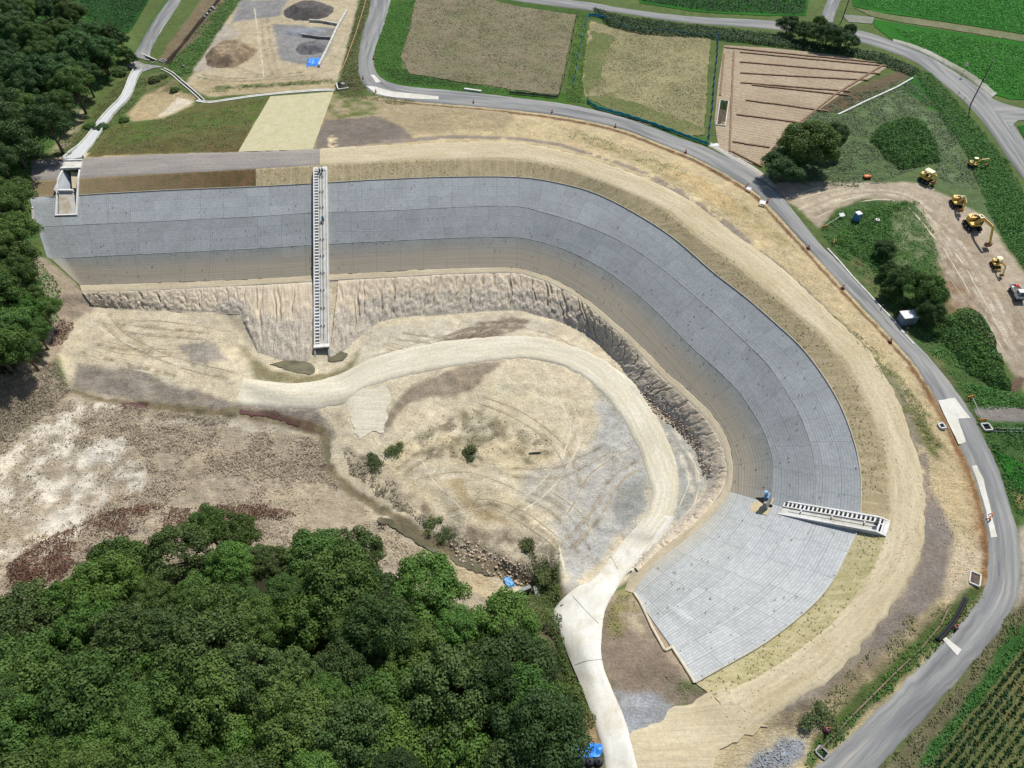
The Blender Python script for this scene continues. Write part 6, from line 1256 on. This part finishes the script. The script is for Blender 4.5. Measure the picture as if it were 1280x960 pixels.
# ---- cones, posts, barriers
def cone_proto():
    root = empty('traffic_cone', (0,0,0)); m = MB(); m.box((0,0,.03), (.62,.62,.06)); m.build('base', M_blk, root)
    m = MB(); m.tube([(0,0,.06),(0,0,.35)], [.24,.16], 12); m.tube([(0,0,.52),(0,0,.82)], [.12,.05], 12); m.build('cone_body', M_red, root); m = MB(); m.tube([(0,0,.35),(0,0,.52)], [.165,.125], 12); m.build('white_band', M_white, root); return root
CP = None
def copy_tree(o, parent=None):
    c_ = o.copy(); col.objects.link(c_); c_.parent = parent
    for ch in [x for x in bpy.data.objects if x.parent == o]: copy_tree(ch, c_)
    return c_
cones = [((470,116),'on the white concrete patch at the top road bend'), ((592,129),'on the verge below the stubble field'), ((690,141),'on the verge facing the gap between the crop fields'), ((769,159),'on the verge opposite the middle of the teal net'), ((857,191),'on the verge opposite the lower right corner of the teal net'),
 ((934,234),'behind the first white board beside the road'), ((959,253),'to the right of the second white board beside the road'), ((1010,311),'on the verge opposite the weedy corner plot'), ((1053,361),'on the verge opposite the kerbed road edge'), ((1112,428),'on the soil verge left of the white-roofed cabin'), ((1193,785),'beside the lower road next to the black pipes'), ((1033,913),'in the weeds near the bottom manhole'), ((454,99),'at the inner side of the top road bend'), ((467,74),'on the right edge of the top road above the bend')]
proto = cone_proto(); first = True
for (x, y), lb in cones:
    o = proto if first else copy_tree(proto); first = False; o.location = ground_at(x, y, .08); o.rotation_euler.z = random.uniform(0, 3); o.scale = (1.25,)*3; tag(o, 'red and white cone '+lb, 'traffic cone', 'cones along the roads')
def board(label, px, py, rz, s=1.0, name='white_signboard'):
    root = empty(name, ground_at(px, py, .1), rz, label, 'signboard'); m = MB(); m.box((0,0,.62*s), (1.1*s,.05,.8*s), Matrix.Rotation(-1.25, 3, 'X')); m.build('panel', M_white, root, .01)
    for sx in (-1, 1): m = MB(); m.tube([(sx*.4*s,-.2,0),(sx*.4*s,.15,.8*s)], .03, 6); m.build('leg', M_steel, root)
board('white signboard leaning back beside the road, the upper one of two', 935, 239, -.6); board('white signboard leaning back beside the road, the lower one of two', 952, 257, -.4, 1.2); board('small white signboard at the corner of the weedy plot', 1051, 272, .3, 1.1); 
def aframe(label, px, py, rz, name='orange_barricade'):
    root = empty(name, ground_at(px, py, .05), rz, label, 'barricade')
    for sx in (-.5, .5): m = MB(); m.bar((sx,-.35,0), (sx,0,.85), .07); m.bar((sx,.35,0), (sx,0,.85), .07); m.build('leg', M_blk, root)
    m = MB(); m.box((0,0,.72), (1.4,.08,.28)); m.box((0,-.12,.42), (1.3,.06,.14)); m.build('panel', M_or, root, .01)
    return root
aframe('orange barricade with a dark side at the upper edge of the white road patch', 1211, 499, .3); aframe('orange barricade at the lower end of the guard pipe beside the manhole', 1225, 528, .1); aframe('orange barricade at the mouth of the gravel junction', 1030, 286, .4); aframe('dark red barricade standing on the road edge of the weedy plot', 1041, 305, 1.2); aframe('small red barricade at the right edge of the road bend', 1236, 648, .9)
pipe('guard_pipe', 'grey guard pipe joining the two orange barricades', 'pipe', [(1213,500),(1225,528)], .05, M_steel, .7); pipe('guard_pipe', 'pale guard pipe between barricade and small signboard', 'pipe', [(1031,285),(1050,273)], .05, M_conc, .7)
# kerb posts on the road
for x, y, lb in ((1101,386,'upper dark post on the kerb below the white-roofed cabin'), (1132,415,'lower dark post on the kerb below the white-roofed cabin')):
    root = empty('kerb_post', ground_at(x, y), 0, lb, 'post'); m = MB(); m.tube([(0,0,0),(0,0,1.0)], .07, 8); m.build('shaft', M_pole, root); m = MB(); m.box((0,0,.03), (.4,.4,.06)); m.box((0,0,1.0), (.26,.1,.2)); m.build('reflector', M_pole, root)
# utility poles and mirror
def pole(label, px, py, h, r_=.17, arms=1):
    root = empty('utility_pole', ground_at(px, py), .5, label, 'utility pole'); m = MB(); m.tube([(0,0,-.5),(0,0,h)], [r_,r_*.6], 10); m.build('shaft', M_pole, root, smooth=True)
    for i in range(arms): m = MB(); m.bar((-.7,0,h-.5-i), (.7,0,h-.5-i), .1); [m.tube([(sx,0,h-.45-i),(sx,0,h-.2-i)], .06, 6) for sx in (-.6,0,.6)]; m.build('crossarm', M_steel, root)
    m = MB(); m.box((.15,0,h*.55), (.3,.35,.6)); m.build('equipment_box', M_steel, root)
    return root
pole('tall dark utility pole leaning over the rice paddy from the upper road edge', 1213, 131, 12.2); pole('dark utility pole beside the mouth of the side road at the top', 1053, 24, 11)
root = empty('round_mirror', ground_at(1201.5,95), 0, 'round convex mirror on a thin post beside the upper road', 'mirror'); m = MB(); m.tube([(0,0,0),(0,0,3.1)], .045, 8); m.build('post', M_pole, root)
m = MB(); m.tube([(0,-.02,3.3),(0,-.10,3.32)], [.48,.40], 20); m.build('mirror_disc', M_white, root).rotation_euler.x = 0; m = MB(); m.tube([(0,.03,3.3),(0,-.02,3.3)], .52, 20); m.build('rim', M_cream, root)
# guard rail posts near the upper pole
for i, (x, y) in enumerate(((1198,118),(1205,125))): root = empty('guide_post', ground_at(x, y), 0, ('upper' if i == 0 else 'lower')+' thin guide post on the road edge near the utility pole', 'post'); m = MB(); m.tube([(0,0,0),(0,0,.9)], .06, 8); m.build('shaft', M_pole, root); m = MB(); m.tube([(0,0,.7),(0,0,.9)], .075, 8); m.build('cap', M_or, root)
# toilet, cabin, drums
root = empty('portable_toilet', ground_at(1069,277), .35, 'blue portable toilet with a white roof in the weedy plot', 'toilet')
m = MB(); m.box((0,0,1.05), (1.15,1.15,2.1)); m.build('cabin', M_bluepl, root, .03); m = MB(); m.box((0,0,2.2), (1.3,1.3,.2), taper=.85); m.build('roof', M_white, root, .03); m = MB(); m.box((0,-.6,1.0), (.7,.05,1.8)); m.build('door', simple('pale_blue_door', (.12,.26,.42), .5), root); m = MB(); m.box((-.9,-.9,.06), (1.2,.5,.1)); m.build('doorstep', M_conc, root)
root = empty('storage_cabin', ground_at(1132,403), .15, 'storage cabin with white corrugated roof half under the roadside trees', 'cabin')
m = MB(); m.box((0,0,.95), (2.9,1.7,1.9)); m.build('walls', simple('blue_grey_panel', (.14,.18,.22), .5), root, .03)
m = MB(); m.box((0,.05,2.0), (3.1,2.0,.12)); [m.box((-1.4+.31*i,.05,2.08), (.1,2.0,.06)) for i in range(10)]; m.build('roof', M_white, root); m = MB(); m.box((.1,-.87,.9), (.9,.05,1.6)); m.build('door', M_steel, root)
root = empty('white_drum', ground_at(1095,279), 0, 'small white ring-shaped drum in the leafy weeds', 'drum'); m = MB(); m.tube([(0,0,0),(0,0,1.0)], .42, 14); m.build('shell', M_white, root); m = MB(); m.tube([(0,0,1.0),(0,0,1.03)], .26, 14); m.build('lid', M_rust, root)
root = empty('white_marker', ground_at(1098,316), 0, 'thin white marker post beside the dark shrub', 'marker'); m = MB(); m.box((0,0,.7), (.2,.16,1.5)); m.build('post', M_white, root, .02)
root = empty('orange_generator', ground_at(1083,223), .1, 'small orange and black engine unit on the mown slope', 'generator'); m = MB(); m.box((0,0,.55), (1.5,.8,.5)); m.build('housing', M_or, root, .05); m = MB(); m.box((0,0,.15), (1.6,.9,.3)); m.tube([(.5,.1,.8),(.5,.1,1.1)], .07, 8); m.build('frame', M_blk, root); [MB().tube([(sx,-.5,.25),(sx,.5,.25)], .25, 12).build('wheel', M_blk, root) for sx in (-.5,.5)]
root = empty('timber_plank', ground_at(1093,229), .05, 'pale plank lying below the orange engine unit', 'plank'); m = MB(); m.box((0,0,.1), (2.2,.2,.1)); m.build('board', M_wood, root)
root = empty('driftwood_log', ground_at(669,566), .05, 'pale log lying on the bare pond floor', 'log'); m = MB(); m.tube([(-1,0,.2),(0,.05,.25),(1.1,.1,.2)], [.2,.18,.12], 8); m.build('trunk', simple('bleached_wood', C(214,198,170), .9), root)
for i, (x, y, lb) in enumerate(((388,28,'black timber stack at the edge of the dark gravel'), (379,42,'small white block end beside the pale gravel'))):
    root = empty('timber_stack', ground_at(x+22*(i == 0), y+2), .0, lb, 'stack'); m = MB(); [m.box((0,.25*j,.2+.2*(j % 2)), (2.6-.5*i,.22,.2)) for j in range(3)]; m.build('timbers', M_wood if i == 0 else M_conc, root)
# bags along the ditch at the top left
for i, (x, y) in enumerate(((256,22),(259,18),(263,14),(266,10),(268,12))): sandbag(x, y, 'white sandbag in the pile at the ditch beside the yard', 'white sandbags at the ditch', M_white if i % 2 else simple('grey_bag', C(190,200,208), .7), .42)
sandbag(229, 84, 'dark bag lying on the grass edge of the yard', None, M_wood, .5, 'bag', 'dark_bag')
sandbag(963, 633, 'dark bag beside the blue hoist', None, M_bag, .3, 'bag', 'dark_bag')
# ---- excavators
def excavator(label, px, py, a, b, s, boom, canopy=None, cabmat=None, blade=False):
    """a->b : heading in the picture; boom: list of (reach, height) of the arm's joints"""
    hd = heading(a, b); root = empty('excavator', ground_at(px, py, .05), hd, label, 'excavator')
    tl, tw, th, gap = 3.6*s, .55*s, .75*s, 1.05*s
    for sy in (-1, 1):
        m = MB(); pr = []
        for i in range(9): a_ = math.pi/2+math.pi*i/8; pr.append((-tl/2+th/2+th/2*math.cos(a_), th/2+th/2*math.sin(a_)))
        for i in range(9): a_ = -math.pi/2+math.pi*i/8; pr.append((tl/2-th/2+th/2*math.cos(a_), th/2+th/2*math.sin(a_)))
        m.prism(pr, sy*gap-tw/2, sy*gap+tw/2, 'y'); 
        for i in range(12): m.box((-tl/2+th/2+(tl-th)*i/11, sy*gap, th+.02*s), (.09*s, tw, .06*s))
        t_ = m.build('track', M_blk, root)
        mm = MB(); [mm.tube([(x*tl*.36, sy*(gap+tw/2-.02), th/2), (x*tl*.36, sy*(gap+tw/2+.05*s), th/2)], th*.3, 12) for x in (-1,0,1)]; mm.build('sprocket', M_steel, t_)
    m = MB(); m.box((0,0,th*.75), (1.7*s,1.8*s,.4*s)); m.tube([(0,0,th*.9),(0,0,th*.9+.3*s)], .62*s, 16); m.build('undercarriage', M_pole, root)
    z0 = th+.28*s; m = MB(); m.prism([(1.2*s,-1.15*s),(1.2*s,1.15*s),(-1.3*s,1.2*s),(-1.75*s,.85*s),(-1.9*s,0),(-1.75*s,-.85*s),(-1.3*s,-1.2*s)], z0, z0+.42*s); m.build('platform', M_yel, root, .03*s)
    m = MB(); m.prism([(-.25*s,-1.15*s),(-.25*s,1.15*s),(-1.3*s,1.17*s),(-1.75*s,.82*s),(-1.87*s,0),(-1.75*s,-.82*s),(-1.3*s,-1.17*s)], z0+.44*s, z0+1.15*s); eh = m.build('engine_hood', M_yel, root, .06*s)
    mm = MB(); mm.tube([(-.8*s,-.6*s,z0+1.15*s),(-.8*s,-.6*s,z0+1.55*s)], .08*s, 8); mm.box((-1.0*s,.3*s,z0+1.17*s), (.7*s,.8*s,.06*s)); mm.build('exhaust', M_blk, eh)
    if canopy is None:
        m = MB(); m.box((.45*s,.62*s,z0+1.15*s), (1.45*s,.98*s,1.45*s), taper=.88); cb = m.build('cab', M_glass, root, .05*s)
        mm = MB(); mm.box((.42*s,.62*s,z0+1.93*s), (1.3*s,.9*s,.12*s)); mm.build('cab_roof', M_cream if cabmat is None else cabmat, cb, .03*s)
        mm = MB(); [mm.bar((x*s+.45*s,y*s+.62*s,z0+.44*s), (x*.86*s+.45*s,y*.86*s+.62*s,z0+1.88*s), .1*s) for x in (-.74,.74) for y in (-.5,.5)]; mm.build('cab_frame', M_yel, cb)
        mm = MB(); mm.box((.35*s,.62*s,z0+2.01*s), (.6*s,.5*s,.03*s)); mm.build('roof_window', M_glass, cb)
    else:
        cw, cl, ch = canopy; m = MB(); m.box((.1*s,0,z0+ch*s), (cl*s,cw*s,.14*s), taper=.9); cn = m.build('canopy', M_cream, root, .04*s)
        mm = MB(); [mm.bar((x*cl*.42*s+.1*s,y*cw*.42*s,z0+.4*s), (x*cl*.42*s+.1*s,y*cw*.42*s,z0+ch*s), .09*s) for x in (-1,1) for y in (-1,1)]; mm.build('canopy_post', M_pole, cn)
        m = MB(); m.box((.1*s,.1*s,z0+.75*s), (.6*s,.6*s,.25*s)); m.box((-.2*s,.1*s,z0+1.15*s), (.15*s,.6*s,.7*s)); m.build('seat', M_blk, root, .04*s)
    pts = [(x*s, -.12*s, z*s) for x, z in boom]; nb = len(pts)
    m = MB()
    for i in range(nb-2): m.bar(pts[i], pts[i+1], .34*s, (.62 if i == 0 else .5)*s)
    bo = m.build('boom', M_yel, root, .03*s); mm = MB(); mm.tube([(pts[0][0]-.1*s,-.35*s,pts[0][2]-.25*s), (pts[1][0]*.7,-.35*s,pts[1][2]*.8)], .09*s, 8); mm.tube([(pts[1][0]*.9,-.12*s,pts[1][2]+.5*s),(pts[2][0] if nb > 3 else pts[1][0]+.6*s,-.12*s,pts[-2][2]+.55*s)], .08*s, 8); mm.build('hydraulic_cylinder', M_steel, bo)
    m = MB(); m.bar(pts[-2], pts[-1], .28*s, .42*s); m.build('arm', M_yel, root, .03*s)
    e = pts[-1]; m = MB(); m.prism([(e[0]-.1*s, e[2]+.25*s), (e[0]+.25*s, e[2]), (e[0]+.05*s, e[2]-.75*s), (e[0]-.65*s, e[2]-.85*s), (e[0]-.85*s, e[2]-.3*s)], -.12*s-.5*s, -.12*s+.5*s, 'y'); bk = m.build('bucket', M_rust, root)
    mm = MB(); [mm.box((e[0]-.8*s, -.12*s+(i-2)*.22*s, e[2]-.9*s), (.2*s,.08*s,.14*s)) for i in range(5)]; mm.build('bucket_tooth', M_steel, bk)
    if blade: m = MB(); m.box((tl*.68,0,.35*s), (.12*s,2.5*s,.6*s)); m.bar((.8*s,.5*s,.4*s), (tl*.66,.5*s,.3*s), .12*s); m.bar((.8*s,-.5*s,.4*s), (tl*.66,-.5*s,.3*s), .12*s); m.build('dozer_blade', M_yel, root)
    return root
excavator('large yellow excavator with a long bent boom reaching down to the ground', 1214, 284, (1214,284), (1236,314), 1.0, [(.6,1.5),(2.2,3.7),(5.6,4.2),(7.4,1.3)])
excavator('yellow excavator with folded boom just above the largest one', 1194, 257, (1192,254), (1204,277), .80, [(.6,1.5),(2.2,4.1),(4.3,3.6),(4.0,1.4)])
excavator('small excavator with a cream canopy between the largest excavator and the white pickup', 1243, 333, (1240,328), (1254,352), .58, [(.8,1.4),(2.4,3.6),(5.0,4.0),(6.0,1.2)], (1.7,1.9,2.7), blade=True)
excavator('mini excavator with a round cream canopy at the edge of the grass bank', 1215, 208, (1214,208), (1232,209), .55, [(.8,1.4),(2.4,3.2),(5.2,3.7),(5.9,1.3)], (1.5,1.7,2.8), blade=True)
excavator('yellow machine with a wide cream roof parked leftmost on the bare ground', 1156, 226, (1150,222), (1168,232), .78, [(.8,1.4),(1.8,3.0),(2.6,2.8),(2.9,1.2)], (1.9,2.6,2.4), blade=True)
# ---- small white pickup
def pickup():
    hd = heading((1262,356),(1275,377)); root = empty('pickup_truck', ground_at(1269,369,.03), hd, 'small white pickup truck with a red item in its open bed', 'pickup truck'); s = 1.15
    m = MB(); m.prism([(.45*s,.45*s),(.45*s,1.72*s),(.75*s,1.78*s),(1.35*s,1.74*s),(1.68*s,1.05*s),(1.72*s,.45*s)], -.7*s, .7*s, 'y'); cab = m.build('cab', M_white, root, .05)
    m = MB(); m.add([(1.40*s,-.6*s,1.68*s),(1.40*s,.6*s,1.68*s),(1.69*s,.62*s,1.10*s),(1.69*s,-.62*s,1.10*s),(1.36*s,-.6*s,1.62*s),(1.36*s,.6*s,1.62*s),(1.62*s,.62*s,1.06*s),(1.62*s,-.62*s,1.06*s)], [(0,1,2,3),(7,6,5,4),(0,4,5,1),(1,5,6,2),(2,6,7,3),(3,7,4,0)]); m.build('windscreen', M_glass, cab)
    for sy in (-1, 1): m = MB(); m.box((1.0*s, sy*.705*s, 1.38*s), (.75*s,.03,.42*s)); m.build('side_window', M_glass, cab); m = MB(); m.box((1.60*s, sy*.80*s, 1.25*s), (.1,.2,.22)); m.build('mirror', M_blk, cab)
    m = MB(); m.box((-.62*s,0,.72*s), (2.1*s,1.42*s,.08*s)); [m.box((-.62*s, sy*.70*s, .90*s), (2.1*s,.05,.34*s)) for sy in (-1,1)]; m.box((-1.67*s,0,.90*s), (.05,1.42*s,.34*s)); m.box((.42*s,0,1.1*s), (.05,1.40*s,.7*s)); m.build('cargo_bed', M_white, root)
    m = MB(); m.box((0,0,.5*s), (3.2*s,1.0*s,.2*s)); m.box((1.72*s,0,.48*s), (.08,1.38*s,.24*s)); m.build('chassis', M_blk, root)
    for sx in (-1.1,1.15):
        for sy in (-1, 1): m = MB(); m.tube([(sx*s, sy*.52*s, .28*s),(sx*s, sy*.70*s, .28*s)], .28*s, 16); w_ = m.build('wheel', M_blk, root); mm = MB(); mm.tube([(sx*s, sy*.70*s, .28*s),(sx*s, sy*.715*s, .28*s)], .16*s, 12); mm.build('rim', M_steel, w_)
    for sy in (-1, 1): m = MB(); m.box((1.74*s, sy*.5*s, .78*s), (.06,.28,.18)); m.build('headlight', M_conc, root)
    return root, hd
pk, hd = pickup()
m = MB(); m.box((0,0,.25), (.7,.7,.5)); m.tube([(0,0,.5),(0,0,.65)], .16, 8); o = m.build('fuel_can', M_red, None, .05, loc=pk.location+Vector((math.cos(hd)*-1.3+math.sin(hd)*-.3, math.sin(hd)*-1.3+math.cos(hd)*.3, .9))); o.rotation_euler.z = hd; tag(o, 'red can standing in the bed of the white pickup', 'can')
m = MB(); [m.box((-.5+i*.28,0,.14), (.2,1.0,.28)) for i in range(4)]; m.tube([(-.7,-.2,.3),(.6,.3,.34)], .06, 6); o = m.build('tool_crate', M_wood, None, .02, loc=pk.location+Vector((math.cos(hd)*-.45, math.sin(hd)*-.45, .9))); o.rotation_euler.z = hd; tag(o, 'grey tools lying in the middle of the pickup bed', 'tools')
